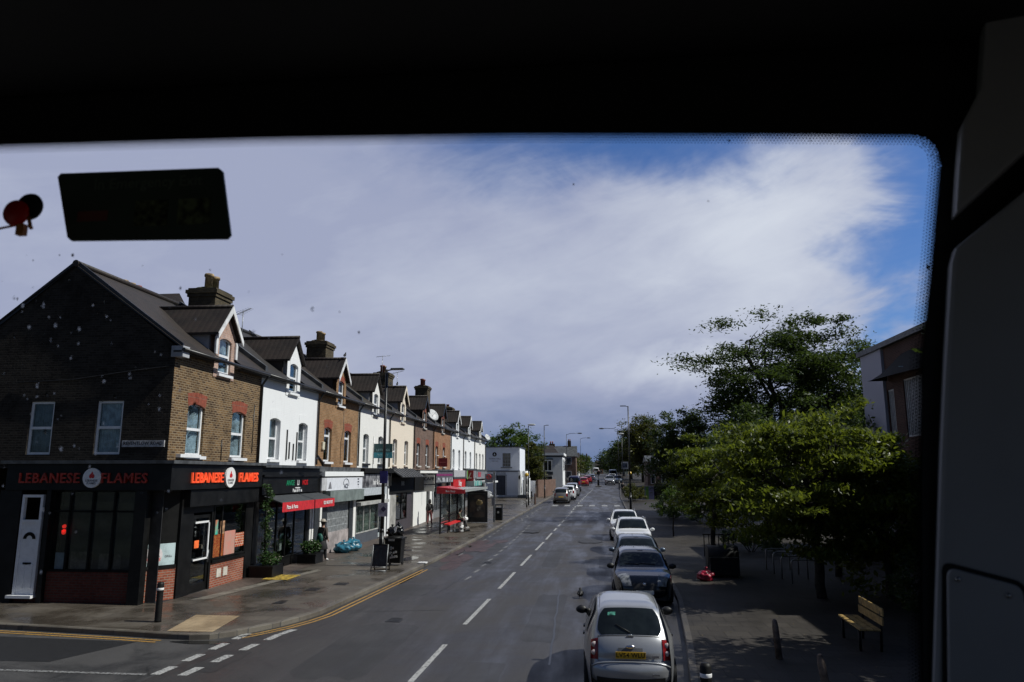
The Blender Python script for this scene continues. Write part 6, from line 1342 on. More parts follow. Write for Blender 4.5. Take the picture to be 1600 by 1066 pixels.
# hoarding and low fence on the right
o = thing('hoarding', (5.2, 87, gz(87)), 'lilac and green printed hoarding panel behind the right lamp post', 'hoarding'); zz = gz(87) + .05
for k, (a_, b_, col) in enumerate(((3.75, 4.9, (.05, .05, .065)), (4.9, 5.75, (.13, .14, .26)), (5.75, 6.1, (.10, .24, .04)), (6.1, 6.7, (.14, .14, .27)))): m = MB(); m.box(a_, b_, 87.0, 87.06, zz, zz + 1.45); m.build('panel', pm('hoard_%d' % k, col, .6, vary=.2, vscale=1), o)
m = MB(); m.box(3.72, 6.73, 86.98, 87.08, zz + 1.45, zz + 1.52); m.build('top_rail', M_polg, o)
o = thing('fence', (9, 87.5, gz(87)), 'dark close-boarded fence right of the lilac hoarding', 'fence'); m = MB(); m.box(6.75, 16, 87.6, 87.68, zz - .2, zz + 1.7); m.build('boards', brick_mat('dark_fence_boards', (.02, .02, .022), (.03, .03, .03), (.005, .005, .005), .15, 5, off=0), o)
for i in range(5): m = MB(); m.box(7 + i * 2.1, 7.1 + i * 2.1, 87.48, 87.6, zz - .2, zz + 1.75); m.build('post', M_bol, o)
zz = gz(112); o = thing('street_sign', (4.5, 110, zz), 'white framed board on two posts beside the right beacon', 'sign')
m = MB(); m.box(3.95, 4.9, 110, 110.05, zz + 3.1, zz + 4.15); b1 = m.build('board', pm('sign_grey_white', (.42, .43, .46), .5), o); m = MB(); m.box(4.1, 4.75, 109.98, 110, zz + 3.3, zz + 3.95); m.build('picture', pm('sign_dark_blue', (.06, .08, .14), .5, vary=.4, vscale=4), b1)
for x in (4.25, 4.6): m = MB(); m.box(x - .03, x + .03, 110.05, 110.1, zz, zz + 3.1); m.build('post', M_polg, o)
# traffic island with keep-left bollard
zz = gz(131) - .12; o = thing('traffic_island', (.62, 131.4, zz), 'small traffic island with a dark keep-left bollard in the distance', 'traffic island'); m = MB(); m.box(.1, 1.15, 130, 134, zz, zz + .12); m.build('kerb_base', M_kerb, o, bevel=.03)
m = MB(); m.box(.45, .8, 131.3, 131.5, zz + .12, zz + 1.1); m.tube([(.62, 132, zz), (.62, 132, zz + 2.6)], .05, 8); m.box(.35, .9, 131.95, 132, zz + 2.0, zz + 2.6); m.build('bollard', M_bol, o)
# pigeon crossing the road
o = thing('pigeon', (-.52, 24.35, -.12), 'dark pigeon standing on the wet road left of the parked cars', 'pigeon')
m = MB(); rows = [(-.17, .006, .13), (-.12, .02, .135), (-.06, .05, .14), (0, .068, .15), (.05, .06, .165), (.085, .038, .20), (.10, .03, .235), (.115, .032, .262), (.135, .022, .27), (.16, .006, .262)]
P = [[(-.52 + r_ * 1.5 * math.cos(t), 24.35 - .0 + y_, -.12 + z_ + r_ * 1.45 * math.sin(t)) for t in [i * math.tau / 12 for i in range(12)]] for y_, r_, z_ in rows]; m.grid(P, True, True); m.build('body', pm('pigeon_grey', (.010, .011, .013), .6, vary=.4, vscale=20), o)
for s_ in (-1, 1):
    m = MB(); m.tube([(-.52 + s_ * .025, 24.35, -.03), (-.52 + s_ * .025, 24.36, -.11)], .006, 5); m.tube([(-.52 + s_ * .025, 24.33, -.112), (-.52 + s_ * .025, 24.40, -.112)], .005, 5); m.build('leg', pm('pigeon_pink', (.4, .15, .12), .6), o)
    m = MB(); m.blob((-.52 + s_ * .06, 24.30, .03), (.015, .12, .04), 8, 6); m.build('wing', pm('pigeon_wing', (.018, .019, .022), .6), o)
# pigeons on the roofs
for k, (x, y, z, lab) in enumerate([(-13.6, 48.3, 9.62, 'left one of two pigeons on the cream house dormer ridge'), (-13.2, 48.5, 9.62, 'right one of two pigeons on the cream house dormer ridge'), (-12.62, 36.12, 9.62, 'lone pigeon on the tip of the light brick dormer')]):
    m = MB(); rows = [(-.2, .006, .02), (-.1, .04, .06), (0, .075, .10), (.07, .055, .15), (.10, .035, .20), (.12, .035, .235), (.16, .006, .235)]
    P = [[(x + r_ * math.cos(t), y + y_, z + z_ + r_ * math.sin(t)) for t in [i * math.tau / 10 for i in range(10)]] for y_, r_, z_ in rows]; m.grid(P, True, True); tag(m.build('pigeon', pm('pigeon_grey', (.010, .011, .013), .6)), lab, 'pigeon')
# ------------------------------------------------------------------ trees
M_bark = pm('bark', (.045, .036, .028), .95, vary=.4, vscale=6, bump=.9, bscale=18)
M_lf1 = leaf_mat('fresh_leaves', (.042, .068, .010), (.140, .168, .026), .48, .38)
M_lf2 = leaf_mat('dark_leaves', (.022, .040, .012), (.060, .090, .024), .38)
M_lf3 = leaf_mat('mid_leaves', (.030, .062, .012), (.075, .120, .022), .35)
M_lf4 = leaf_mat('olive_leaves', (.050, .058, .014), (.095, .100, .028), .35)
def limb(m, p0, p1, r0, r1, rnd, wob=.12, n=5):
    d = p1 - p0; pts = [p0]; L = d.length
    for i in range(1, n): t = i / n; pts.append(p0 + d * t + Vector((rnd.gauss(0, 1), rnd.gauss(0, 1), rnd.gauss(0, .6))) * wob * L * .25 + Vector((0, 0, math.sin(t * math.pi) * L * .04)))
    pts.append(p1); m.tube(pts, [r0 + (r1 - r0) * i / n for i in range(n + 1)], 7); return pts
def tree(x, y, z, H, cx, cy, rx, ry, zb, zt, label, seed, leafm, nclump=160, per=90, leaf=.09, trunk=.16, gaps=.25, droop=.3, group=None, name='tree', flat=.55, clr=.62, cat='tree'):
    """trunk at (x,y), crown an uneven ellipsoid around (cx,cy) from zb to zt, made of many clumps of small leaves on limbs"""
    rnd = random.Random(seed); o = thing(name, (x, y, z), label, cat, group); base = Vector((x, y, z))
    hub = Vector((x + (cx - x) * .35, y + (cy - y) * .35, z + (zb + (zt - zb) * .22))); tr = MB()
    limb(tr, base - Vector((0, 0, .1)), hub, trunk, trunk * .75, rnd, .06, 6)
    C_ = Vector((cx, cy, z + (zb + zt) / 2)); rz = (zt - zb) / 2; ends = []
    nl = 9
    for i in range(nl):
        t = math.tau * i / nl + rnd.uniform(-.3, .3); e = rnd.uniform(-.15, 1.0); q = C_ + Vector((math.cos(t) * rx * .6 * (1 - .4 * abs(e)), math.sin(t) * ry * .6 * (1 - .4 * abs(e)), rz * e * .7))
        pts = limb(tr, hub, q, trunk * .5, trunk * .16, rnd, .25, 5); ends.append(q)
        for _ in range(4):
            s_ = pts[rnd.randint(2, 5)]; d = Vector((rnd.gauss(0, 1), rnd.gauss(0, 1), rnd.gauss(.3, .8))).normalized(); e2 = s_ + Vector((d.x * rx, d.y * ry, d.z * rz)) * .42; limb(tr, s_, e2, trunk * .16, trunk * .04, rnd, .3, 4); ends.append(e2)
    tr.build('trunk', M_bark, o)
    cr = MB(); k = 0; tries = 0; V = []; Fc = []
    while k < nclump and tries < nclump * 8:
        tries += 1; d = Vector((rnd.gauss(0, 1), rnd.gauss(0, 1), rnd.gauss(0, 1))).normalized(); rad = rnd.uniform(.25, 1.0) ** .5
        f = 1 + .46 * noise.noise(d * 1.7 + Vector((seed, seed * 1.7, 0))) + .42 * noise.noise(d * 4.1 + Vector((0, seed, 5)))
        f = min(f, 1.22)
        p = C_ + Vector((d.x * rx * f, d.y * ry * f, d.z * rz * f)) * rad
        if noise.noise(p * (1.9 / max(rx, 1)) * 1.3 + Vector((seed * 3, 0, 0))) < -.35 + gaps and rad < .95 and rnd.random() < .75: continue
        if p.z < z + zb * .8: continue
        k += 1; cr_ = rnd.uniform(.55, 1.25) * clr * (rx / 3.2) ** .5
        n_ = int(per * rnd.uniform(.6, 1.3))
        for _ in range(n_):
            u = Vector((rnd.gauss(0, .45), rnd.gauss(0, .45), rnd.gauss(0, .45 * flat))) * cr_ + p; s_ = leaf * rnd.uniform(.6, 1.35)
            a = Vector((rnd.gauss(0, 1), rnd.gauss(0, 1), rnd.gauss(0, .5) - droop)).normalized(); b = a.cross(Vector((rnd.gauss(0, .6), rnd.gauss(0, .6), 1))).normalized()
            w = s_ * .42; i0 = len(V); V += [u - a * s_, u - b * w + a * s_ * .1, u + a * s_, u + b * w + a * s_ * .1]; Fc.append((i0, i0 + 1, i0 + 2, i0 + 3))
    cr.v = V; cr.f = Fc; cr.sm = [False] * len(Fc); c_ = cr.build('crown', leafm, o, recalc=False)
    return o
G = 'trees in the square'
tree(6.84, 24.4, 0, 5.4, 6.6, 24.2, 2.75, 2.5, 1.55, 5.55, 'bright fresh green tree with drooping leaves at the front of the square', 11, M_lf1, 185, 200, .088, .16, .42, .75, G, clr=.66, flat=.32)
tree(4.90, 33.2, 0, 5.4, 5.5, 33.4, 2.6, 2.3, 1.6, 5.6, 'fresh green tree left of the front one, above the crimson bag', 23, M_lf1, 150, 170, .09, .12, .42, .6, G, clr=.68, flat=.32)
tree(8.9, 29.5, 0, 6, 8.9, 29.5, 2.3, 2.5, 2.2, 6.2, 'green tree close against the brick building', 31, M_lf1, 120, 140, .09, .13, .25, .6, G)
tree(4.64, 46.5, 0, 2.6, 4.9, 46.5, 1.25, 1.2, 1.2, 2.9, 'small young tree on a thin trunk beside the white cars', 37, M_lf3, 60, 70, .09, .05, .2, .4, G)
tree(14.0, 60, .1, 16, 14.8, 60, 7.0, 6.4, 4.0, 15.4, 'huge dark spreading tree with sky showing through its crown', 41, M_lf2, 330, 190, .15, .42, .40, .1, G, flat=.42, clr=.95)
tree(19.5, 60, .1, 12, 19.5, 62, 3.9, 4, 3.5, 12.2, 'mid green tree to the right of the huge dark one', 43, M_lf3, 150, 150, .16, .3, .2, .2, G, clr=1.0)
tree(8.0, 66, .4, 8, 7.6, 66, 3.0, 3.2, 1.6, 8.6, 'dark rounded tree on the left edge of the square', 47, M_lf2, 190, 130, .14, .22, .1, .2, G, clr=.9)
tree(11.0, 50, .1, 8, 11.0, 50, 3.8, 3.4, 1.6, 7.6, 'bushy dark tree between the fresh green trees and the huge one', 53, M_lf2, 200, 130, .13, .22, .1, .2, G, clr=.9)
tree(13.5, 40, 0, 7, 13.2, 40, 3.2, 3.0, 1.4, 6.6, 'shaded tree behind the brick building corner', 59, M_lf2, 150, 80, .16, .2, .1, .3, G, clr=.8)
tree(8.9, 24.6, 0, 5, 8.9, 24.6, 1.9, 2.2, .3, 5.0, 'dark low-branched tree in front of the pale end pier', 33, M_lf1, 150, 130, .10, .12, .25, .5, G, clr=.6)
tree(10.9, 15.2, 0, 8, 10.6, 15.0, 2.9, 3.2, 3.4, 9.0, 'unseen tree added beside the bus to shade the square', 35, M_lf2, 170, 110, .13, .2, .3, .3, G, clr=.8)  # added out of view so its crown shades the paving
def shrub(x, y, r, h, label, seed, mat, n=26, per=80, leaf=.07):
    rnd = random.Random(seed); z = gz(y); o = thing('shrub', (x, y, z), label, 'shrub', 'shrubs at the edges of the square'); m = MB(); st_ = MB()
    for i in range(n):
        t = rnd.uniform(0, math.tau); q = rnd.random() ** .5; c = (x + r[0] * q * math.cos(t), y + r[1] * q * math.sin(t), z + h * rnd.uniform(.25, .9) * (1 - .3 * q)); leafclump(m, c, (.28, .28, .22), per, leaf, rnd)
    for i in range(6): t = i; st_.tube([(x + .1 * math.cos(t), y + .1 * math.sin(t), z), (x + r[0] * .6 * math.cos(t), y + r[1] * .6 * math.sin(t), z + h * .7)], [.02, .008], 5)
    m.build('foliage', mat, o); st_.build('stems', M_bark, o); return o
shrub(4.3, 84.5, (1.3, 2.2), 2.2, 'olive green shrub between the beacon and the hoarding', 2, M_lf4, 44, 70, .1)
shrub(6.2, 61, (1.3, 2.0), 1.2, 'low sunlit shrub right of the far lamp post', 3, M_lf3, 36, 70, .08)
shrub(8.5, 57, (1.8, 2.0), 1.6, 'leafy shrub behind the small young tree', 4, M_lf2, 40, 70, .09)
shrub(9.2, 21.0, (1.2, 2.8), 2.3, 'dark evergreen bush right of the front tree', 8, M_lf2, 60, 90, .07)
shrub(12.2, 36.5, (1.2, 3.6), 4.2, 'tall dark bush below the pale pier', 9, M_lf2, 60, 90, .07)
shrub(7.5, 38, (1.4, 1.6), 1.3, 'shaded shrub behind the cycle stands', 6, M_lf2, 36, 70, .08)
GL = 'trees beyond the terrace'
tree(-12.5, 116, gz(116), 9, -12.5, 116, 4.2, 4, 2.0, 9.4, 'broad green tree behind the pale blue-grey building', 61, M_lf3, 200, 70, .22, .25, .15, .2, GL, clr=1.0)
tree(-8.9, 108, gz(108), 7, -9.0, 108, 1.9, 2, .8, 7.0, 'olive tree between the pale building and the white bay house', 67, M_lf4, 110, 80, .17, .18, .15, .2, GL, clr=.8)
tree(-18, 112, gz(112), 8, -18, 112, 3.5, 3, 2.0, 7.2, 'tree mostly hidden behind the end of the terrace', 71, M_lf3, 110, 60, .2, .25, .15, .2, GL, clr=1.0)
GR = 'trees lining the far right of the road'
tree(9.5, 150, gz(150), 11, 9.3, 150, 4.4, 4.5, 1.5, 13.0, 'tall conical olive-green tree at the right of the distant road', 73, M_lf4, 230, 70, .26, .3, .08, .2, GR, clr=1.15)
tree(8.3, 172, gz(172), 9, 8.0, 172, 4.0, 5, 1.2, 9.8, 'dark tree sloping down beside the tall conical one', 79, M_lf2, 170, 60, .28, .3, .05, .2, GR, clr=1.2)
tree(8.0, 205, gz(205), 8, 7.0, 205, 4.2, 6, .8, 8.4, 'dark tree farther along the right side', 83, M_lf2, 150, 55, .3, .3, .05, .2, GR, clr=1.3)
tree(8.5, 245, gz(245), 7, 6.6, 245, 5.0, 7, .6, 8.0, 'low dark tree by the end of the road', 89, M_lf2, 130, 50, .36, .3, .05, .2, GR, clr=1.5)
tree(13.5, 165, gz(165), 9, 14.5, 165, 5.5, 5, 1.5, 8.0, 'dark tree behind the distant right-hand houses', 97, M_lf2, 140, 55, .3, .3, .05, .2, GR, clr=1.2)
tree(18, 110, gz(110), 9, 19, 110, 6.5, 5, 1.0, 8.5, 'dark mass of a tree at the back of the square', 101, M_lf2, 200, 60, .26, .3, .02, .2, GR, clr=1.2)
tree(27, 75, gz(75), 9, 27, 75, 6.5, 5, 1.0, 8.5, 'tree behind the brick building roof', 103, M_lf2, 160, 60, .26, .3, .02, .2, GR, clr=1.2)
lv = MB(); rn = random.Random(77)
for i in range(900):
    if i < 560: x, y, z_ = rn.uniform(2.4, 9.5), rn.uniform(13, 45), .006
    elif i < 760: x = rn.uniform(-12, -7.7); y = rn.uniform(22, 50); z_ = .012
    else: y = rn.uniform(20, 60); x = kl(y) + rn.uniform(.02, .35); z_ = -.108
    a = rn.uniform(0, 6.3); s_ = rn.uniform(.015, .05); dx, dy = math.cos(a) * s_, math.sin(a) * s_; z_ += gz(y)
    lv.quad((x - dx, y - dy, z_), (x + dy * .5, y - dx * .5, z_ + .006), (x + dx, y + dy, z_ + .002), (x - dy * .5, y + dx * .5, z_ + .007))
tag(lv.build('fallen_leaves', pm('dry_leaves', (.16, .12, .06), .8, vscale=9, col2=(.05, .05, .03)), recalc=False), kind='stuff')
# distant left trees and the wooded hill
tree(-5.5, 185, gz(185), 6, -6, 185, 3.4, 5, .5, 5.6, 'small dark tree beyond the dark brick house', 107, M_lf4, 90, 50, .3, .2, .05, .2, GL, clr=1.1)
tree(-5.0, 225, gz(225), 7, -5, 225, 4.4, 6, .5, 6.5, 'farthest tree on the left of the road', 109, M_lf2, 90, 50, .36, .2, .05, .2, GL, clr=1.3)
hl = MB(); P = []
for i in range(61):
    x = -420 + i * 14; hgt = 9 + 6 * noise.noise(Vector((i * .13, 0, 0))) + 2.5 * noise.noise(Vector((i * .9, 3, 0)))
    P.append([(x, 520, 3), (x, 560, 3.3 + hgt * .7), (x, 600, 3.3 + hgt), (x, 720, 3)])
hl.grid(P); tag(hl.build('wooded_hill', pm('distant_woodland', (.030, .042, .030), 1, vary=.5, vscale=.08, bump=1, bscale=.3)), kind='structure')
# ------------------------------------------------------------------ other buildings
M_pale = render_mat('pale_blue_grey_render', (.80, .83, .90), (.3, .32, .38), .25)
M_navy = pm('navy_door_paint', (.02, .028, .05), .35)
M_dkframe = pm('slate_frame', (.04, .05, .065), .5)
zb = gz(91)
o = thing('pale_building', (-11.2, 93, zb), 'pale blue-grey two-storey building with a navy door beyond the terrace', 'building')
def wallY(mb, Y, x0, x1, z0, z1, holes, t=.2):
    """wall in the plane Y=const facing -Y"""
    xs = sorted({x0, x1, *[h[0] for h in holes], *[h[1] for h in holes]}); zs = sorted({z0, z1, *[h[2] for h in holes], *[h[3] for h in holes]})
    for a, b in zip(xs, xs[1:]):
        for c, d in zip(zs, zs[1:]):
            mx, mz = (a + b) / 2, (c + d) / 2
            if any(h[0] < mx < h[1] and h[2] < mz < h[3] for h in holes): continue
            mb.quad((a, Y, c), (b, Y, c), (b, Y, d), (a, Y, d))
    for a, b, c, d in holes:
        mb.quad((a, Y, c), (a, Y + t, c), (a, Y + t, d), (a, Y, d)); mb.quad((b, Y, c), (b, Y, d), (b, Y + t, d), (b, Y + t, c)); mb.quad((a, Y, d), (a, Y + t, d), (b, Y + t, d), (b, Y, d)); mb.quad((a, Y, c), (b, Y, c), (b, Y + t, c), (a, Y + t, c))
def winY(root, Y, x0, x1, z0, z1, nx=1, nz=2, mat=None, fw=.06, blind=None, name='window'):
    f = MB(); y = Y + .08; f.box(x0, x0 + fw, y, y + .05, z0, z1); f.box(x1 - fw, x1, y, y + .05, z0, z1); f.box(x0 + fw, x1 - fw, y, y + .05, z0, z0 + fw); f.box(x0 + fw, x1 - fw, y, y + .05, z1 - fw, z1)
    for i in range(1, nx): q = x0 + (x1 - x0) * i / nx; f.box(q - fw * .35, q + fw * .35, y + .005, y + .045, z0 + fw, z1 - fw)
    for i in range(1, nz): q = z0 + (z1 - z0) * i / nz; f.box(x0 + fw, x1 - fw, y + .003, y + .047, q - fw * .35, q + fw * .35)
    fr = f.build(name, mat or M_upvc, root); g_ = MB(); g_.box(x0 + .02, x1 - .02, y + .055, y + .06, z0 + .02, z1 - .02); g_.build('pane', blind or pm('dark_pane', (.018, .022, .03), .08, spec=.6), fr); return fr
m = MB(); wallY(m, 92, -17.5, -9.2, zb - .5, 6.95, [(-12.15, -10.95, zb + .25, 3.55), (-11.35, -10.35, 4.55, 6.25)]); m.box(-9.45, -9.2, 92.02, 99, zb - .5, 6.94); m.box(-17.5, -9.5, 98.8, 99, zb - .5, 6.94); m.build('wall', M_pale, o)
m = MB(); m.box(-17.7, -9.1, 91.85, 99.2, 6.95, 7.06); m.build('roof', M_dkframe, o)
m = MB(); m.box(-13.3, -9.15, 91.88, 92.0, 3.98, 4.1); m.build('string_course', M_dkframe, o)
winY(o, 92, -11.35, -10.35, 4.55, 6.25, 3, 4, pm('slate_frame_pale', (.20, .23, .28), .5)); m = MB(); m.box(-11.55, -10.15, 91.85, 92.0, 4.42, 4.53); m.build('window_sill', M_dkframe, o)
m = MB(); m.box(-12.1, -11.0, 92.1, 92.16, zb + .25, 3.5); d_ = m.build('door', M_navy, o); m = MB(); [m.box(a, b, 92.08, 92.1, c, e) for a, b, c, e in ((-11.95, -11.62, zb + .4, 1.9), (-11.48, -11.15, zb + .4, 1.9), (-11.95, -11.62, 2.0, 3.3), (-11.48, -11.15, 2.0, 3.3))]; m.build('door_panel', pm('navy_panel', (.03, .04, .07), .3), d_)
m = MB(); m.box(-12.3, -12.15, 91.93, 92.1, zb, 3.6); m.box(-10.95, -10.8, 91.93, 92.1, zb, 3.6); m.box(-12.15, -10.95, 91.93, 92.1, 3.55, 3.95); m.box(-12.8, -9.2, 91.9, 92.0, zb - .2, zb + .22); m.build('door_surround', pm('pale_stone', (.55, .57, .62), .6), o)
m = MB(); P = [(.27 * math.cos(t), .27 * math.sin(t)) for t in [i * math.tau / 20 for i in range(20)]]; m.prism(P, (-12.35, 91.98, 6.1), (1, 0, 0), (0, 0, 1), (0, -.03, 0)); em = m.build('round_plaque', M_blackm, o)
m = MB(); m.prism([(0, .17), (.07, -.02), (.12, -.12), (-.12, -.12), (-.07, -.02)], (-12.35, 91.95, 6.1), (1, 0, 0), (0, 0, 1), (0, -.01, 0)); m.build('plaque_figure', M_wt, em)
m = MB(); text_mesh(m, 'TOWN HALL', (-12.3, 91.99, 5.55), (1, 0, 0), (0, 0, 1), .26, .01); text_mesh(m, 'THE OLD', (-12.3, 91.99, 5.25), (1, 0, 0), (0, 0, 1), .2, .01); m.build('wall_lettering', pm('slate_lettering', (.25, .27, .33), .5), o)
# white porch at its corner
o = thing('white_porch', (-8.4, 90.8, zb), 'small white corner porch with round column next to the pale building', 'porch')
m = MB(); m.box(-9.19, -8.9, 89.9, 92, zb - .3, 4.0); m.box(-8.3, -7.95, 91.2, 92.6, zb - .3, 3.2); m.box(-9.19, -7.95, 91.4, 91.6, 3.3, 4.0); m.build('wall', M_wht, o); m = MB(); m.lathe([(.24, zb), (.24, 3.1), (.30, 3.15), (.30, 3.5), (.30, 4.05)], (-8.35, 90.5, 0), 18); m.build('column', M_wht, o)
m = MB(); m.box(-8.8, -8.35, 91.65, 91.7, zb, 3.0); m.build('door', M_navy, o); m = MB(); m.box(-9.19, -8.1, 89.5, 91.3, zb - .3, zb + .35); m.build('step', M_dkframe, o); m = MB(); m.box(-8.12, -7.98, 90.9, 91.18, 1.9 + .6, 3.0); m.build('meter_box', M_blackm, o); m = MB(); m.blob((-9.0, 89.8, 3.3), (.12, .12, .25), 10, 8); m.build('wall_lantern', M_bol, o)
# gate post, brown wall
m = MB(); m.box(-8.15, -7.4, 93.4, 93.6, gz(93) - .1, gz(93) + 1.95); tag(m.build('gate_panel', M_wht), 'plain white gate panel between the porch and the brown wall', 'gate')
o = thing('garden_wall', (-6.2, 94, gz(94)), 'reddish brown garden wall behind the lamp post', 'wall'); m = MB(); zz = gz(94)
for a, b in (((-6.95, 92.5), (-5.65, 96.5)), ((-5.65, 96.5), (-5.6, 108))):
    d = (Vector(b) - Vector(a)).normalized(); n_ = Vector((-d.y, d.x)) * .25; P = [(*a, zz - .2), (*b, zz - .2), (b[0] + n_.x, b[1] + n_.y, zz - .2), (a[0] + n_.x, a[1] + n_.y, zz - .2)]; m.add(P + [(p[0], p[1], zz + 2.05) for p in P], [(3, 2, 1, 0), (4, 5, 6, 7), (0, 1, 5, 4), (1, 2, 6, 5), (2, 3, 7, 6), (3, 0, 4, 7)])
m.build('brickwork', brick_mat('brown_wall_brick', (.15, .085, .065), (.2, .12, .09), (.15, .12, .1)), o)
# white bay-fronted house
zz = gz(125)
o = thing('bay_house', (-7.4, 128, zz), 'white house with bay window and flat cornice on the left past the wall', 'house')
m = MB(); wallY(m, 125, -11.5, -5.3, zz - .4, 6.7, [(-9.1, -7.0, 4.1, 6.0), (-8.6, -7.0, 1.9, 3.3)]); m.box(-5.55, -5.3, 125.02, 135, zz - .4, 6.7); m.box(-11.5, -5.5, 134.8, 135, zz - .4, 6.7); m.build('wall', M_wht, o)
m = MB(); m.box(-11.7, -5.05, 124.7, 135.3, 6.75, 7.15); m.build('cornice', M_wht, o); m = MB(); m.box(-11.6, -5.2, 124.85, 135.1, 6.5, 6.75); m.build('dark_frieze', M_dkframe, o)
m = MB(); m.box(-9.3, -6.9, 124.3, 125, 3.55, 4.05); m.box(-9.3, -6.9, 124.4, 125, 6.0, 6.2); m.build('bay', M_dkframe, o); winY(o, 124.3, -9.2, -7.0, 4.1, 6.0, 3, 1, M_upvc, .16); winY(o, 124.9, -8.6, -7.0, 1.9, 3.3, 2, 1)
for y in (126.5, 129, 131.5):
    m = MB(); m.box(-5.3, -5.22, y, y + .9, 4.2, 5.9); w_ = m.build('window', M_upvc, o); m = MB(); m.box(-5.22, -5.2, y + .1, y + .8, 4.3, 5.8); m.build('pane', pm('dark_pane', (.018, .022, .03), .08), w_); m = MB(); m.box(-5.3, -5.1, y - .1, y + 1.0, 6.0, 6.12); m.build('hood', M_wht, o)
m = MB(); m.box(-7.9, -6.9, 131, 132, 7.1, 8.9); ch = m.build('chimney', M_stack, o); m = MB(); [m.lathe([(.12, 8.9), (.11, 9.35)], (x, 131.5, 0), 8) for x in (-7.65, -7.3)]; m.build('chimney_pot', M_potr, ch)
m = MB(); m.add([(-11.4, 126.5, 7.15), (-6, 126.5, 7.15), (-6, 134, 7.15), (-11.4, 134, 7.15), (-10.4, 130.2, 8.6), (-7.2, 130.2, 8.6)], [(0, 1, 5, 4), (1, 2, 5), (2, 3, 4, 5), (3, 0, 4)]); m.build('roof', M_tile, o)
def far_house(x0, x1, y0, y1, h, rh, wallm, label, seed, along='x', roofm=None, wins=2, bays=2):
    zz = gz((y0 + y1) / 2) - .3; o = thing('distant_house', ((x0 + x1) / 2, (y0 + y1) / 2, zz), label, 'house', 'distant houses')
    m = MB(); m.box(x0, x1, y0, y1, zz, zz + h); m.build('wall', wallm, o); t = zz + h
    m = MB(); xm = (x0 + x1) / 2; ym = (y0 + y1) / 2
    if along == 'x': m.add([(x0 - .2, y0 - .2, t), (x1 + .2, y0 - .2, t), (x1 + .2, y1 + .2, t), (x0 - .2, y1 + .2, t), (x0 - .2, ym, t + rh), (x1 + .2, ym, t + rh)], [(0, 1, 5, 4), (2, 3, 4, 5), (1, 2, 5), (3, 0, 4), (3, 2, 1, 0)])
    else: m.add([(x0 - .2, y0 - .2, t), (x1 + .2, y0 - .2, t), (x1 + .2, y1 + .2, t), (x0 - .2, y1 + .2, t), (xm, y0 - .2, t + rh), (xm, y1 + .2, t + rh)], [(0, 1, 4), (1, 2, 5, 4), (2, 3, 5), (3, 0, 4, 5), (3, 2, 1, 0)])
    rf = m.build('roof', roofm or M_tile, o); m = MB(); cx = x0 + (x1 - x0) * .7; m.box(cx, cx + .7, ym - .4, ym + .4, t + rh * .3, t + rh + 1.0); ch = m.build('chimney', M_stack, rf); m = MB(); [m.lathe([(.12, t + rh + 1), (.1, t + rh + 1.4)], (cx + q, ym, 0), 8) for q in (.2, .5)]; m.build('chimney_pot', M_potr, ch)
    for k in range(bays):
        for f in range(wins):
            a = x0 + (x1 - x0) * (k + .28) / bays; b = a + (x1 - x0) / bays * .42; z_ = zz + 1.0 + f * 2.7
            m = MB(); m.box(a, b, y0 - .05, y0 - .002, z_, z_ + 1.4); w_ = m.build('window', M_bw, o); m = MB(); m.box(a + .08, b - .08, y0 - .07, y0 - .05, z_ + .08, z_ + 1.32); m.build('pane', pm('dark_pane', (.018, .022, .03), .08), w_)
    return o
far_house(-9.5, -3.7, 150, 158, 5.3, 2.2, M_dkred, 'dark red-brick house with a slate roof past the white bay house', 1, 'x', M_lead)
far_house(-10, -5.8, 172, 182, 4.6, 2.0, M_redor, 'low brick house half hidden behind the dark red one', 2)
far_house(-9.5, -4.2, 200, 212, 4.6, 2.0, M_wht2, 'small pale house near the end of the road on the left', 3)
far_house(8.2, 11.5, 118, 126, 4.4, 1.0, M_dkred, 'brick house seen between the right-hand trees', 4, 'x', M_lead, 2, 2)
far_house(12, 19, 122, 132, 4.6, 1.4, M_crm, 'long low building behind the square', 5, 'x', M_lead, 2, 4)
far_house(.5, 5.0, 440, 452, 5.0, 3.0, M_redor, 'reddish house closing the end of the road', 6)
far_house(-8, -2.0, 330, 345, 5.0, 3.0, M_wht2, 'white house at the far bend of the road', 7)
# houses across the wider place, seen only between things
far_house(-34, -26, 34, 46, 6.0, 2.6, M_brown, 'brown house in the side road behind the corner house', 8, 'y')
# brick building on the right of the square
o = thing('brick_building', (17.5, 25, 0), 'tall brick building with a pale end pier and barred windows right of the square', 'building')
M_rb = brick_mat('red_brown_brick', (.055, .026, .020), (.085, .04, .03), (.09, .07, .06))
BX = 14.0; hs = [(36.1, 36.85, 5.5, 7.67), (32.9, 35.0, 5.36, 7.95), (28, 30.1, 5.36, 7.95)]
m = MB(); yw = sorted({21, 36.95, *[h[0] for h in hs], *[h[1] for h in hs]}); zw = sorted({0, 9.7, *[h[2] for h in hs], *[h[3] for h in hs]})
for a, b in zip(yw, yw[1:]):
    for c, d in zip(zw, zw[1:]):
        if any(h[0] < (a + b) / 2 < h[1] and h[2] < (c + d) / 2 < h[3] for h in hs): continue
        m.quad((BX, a, c), (BX, a, d), (BX, b, d), (BX, b, c))
for a, b, c, d in hs: m.quad((BX, a, c), (BX + .2, a, c), (BX + .2, a, d), (BX, a, d)); m.quad((BX, b, c), (BX, b, d), (BX + .2, b, d), (BX + .2, b, c)); m.quad((BX, a, d), (BX + .2, a, d), (BX + .2, b, d), (BX, b, d)); m.quad((BX, a, c), (BX, b, c), (BX + .2, b, c), (BX + .2, a, c))
m.box(BX + .25, 28, 21, 39.4, 0, 9.6); m.box(BX, 28, 6, 20.99, 0, 9.6); m.build('wall', M_rb, o)
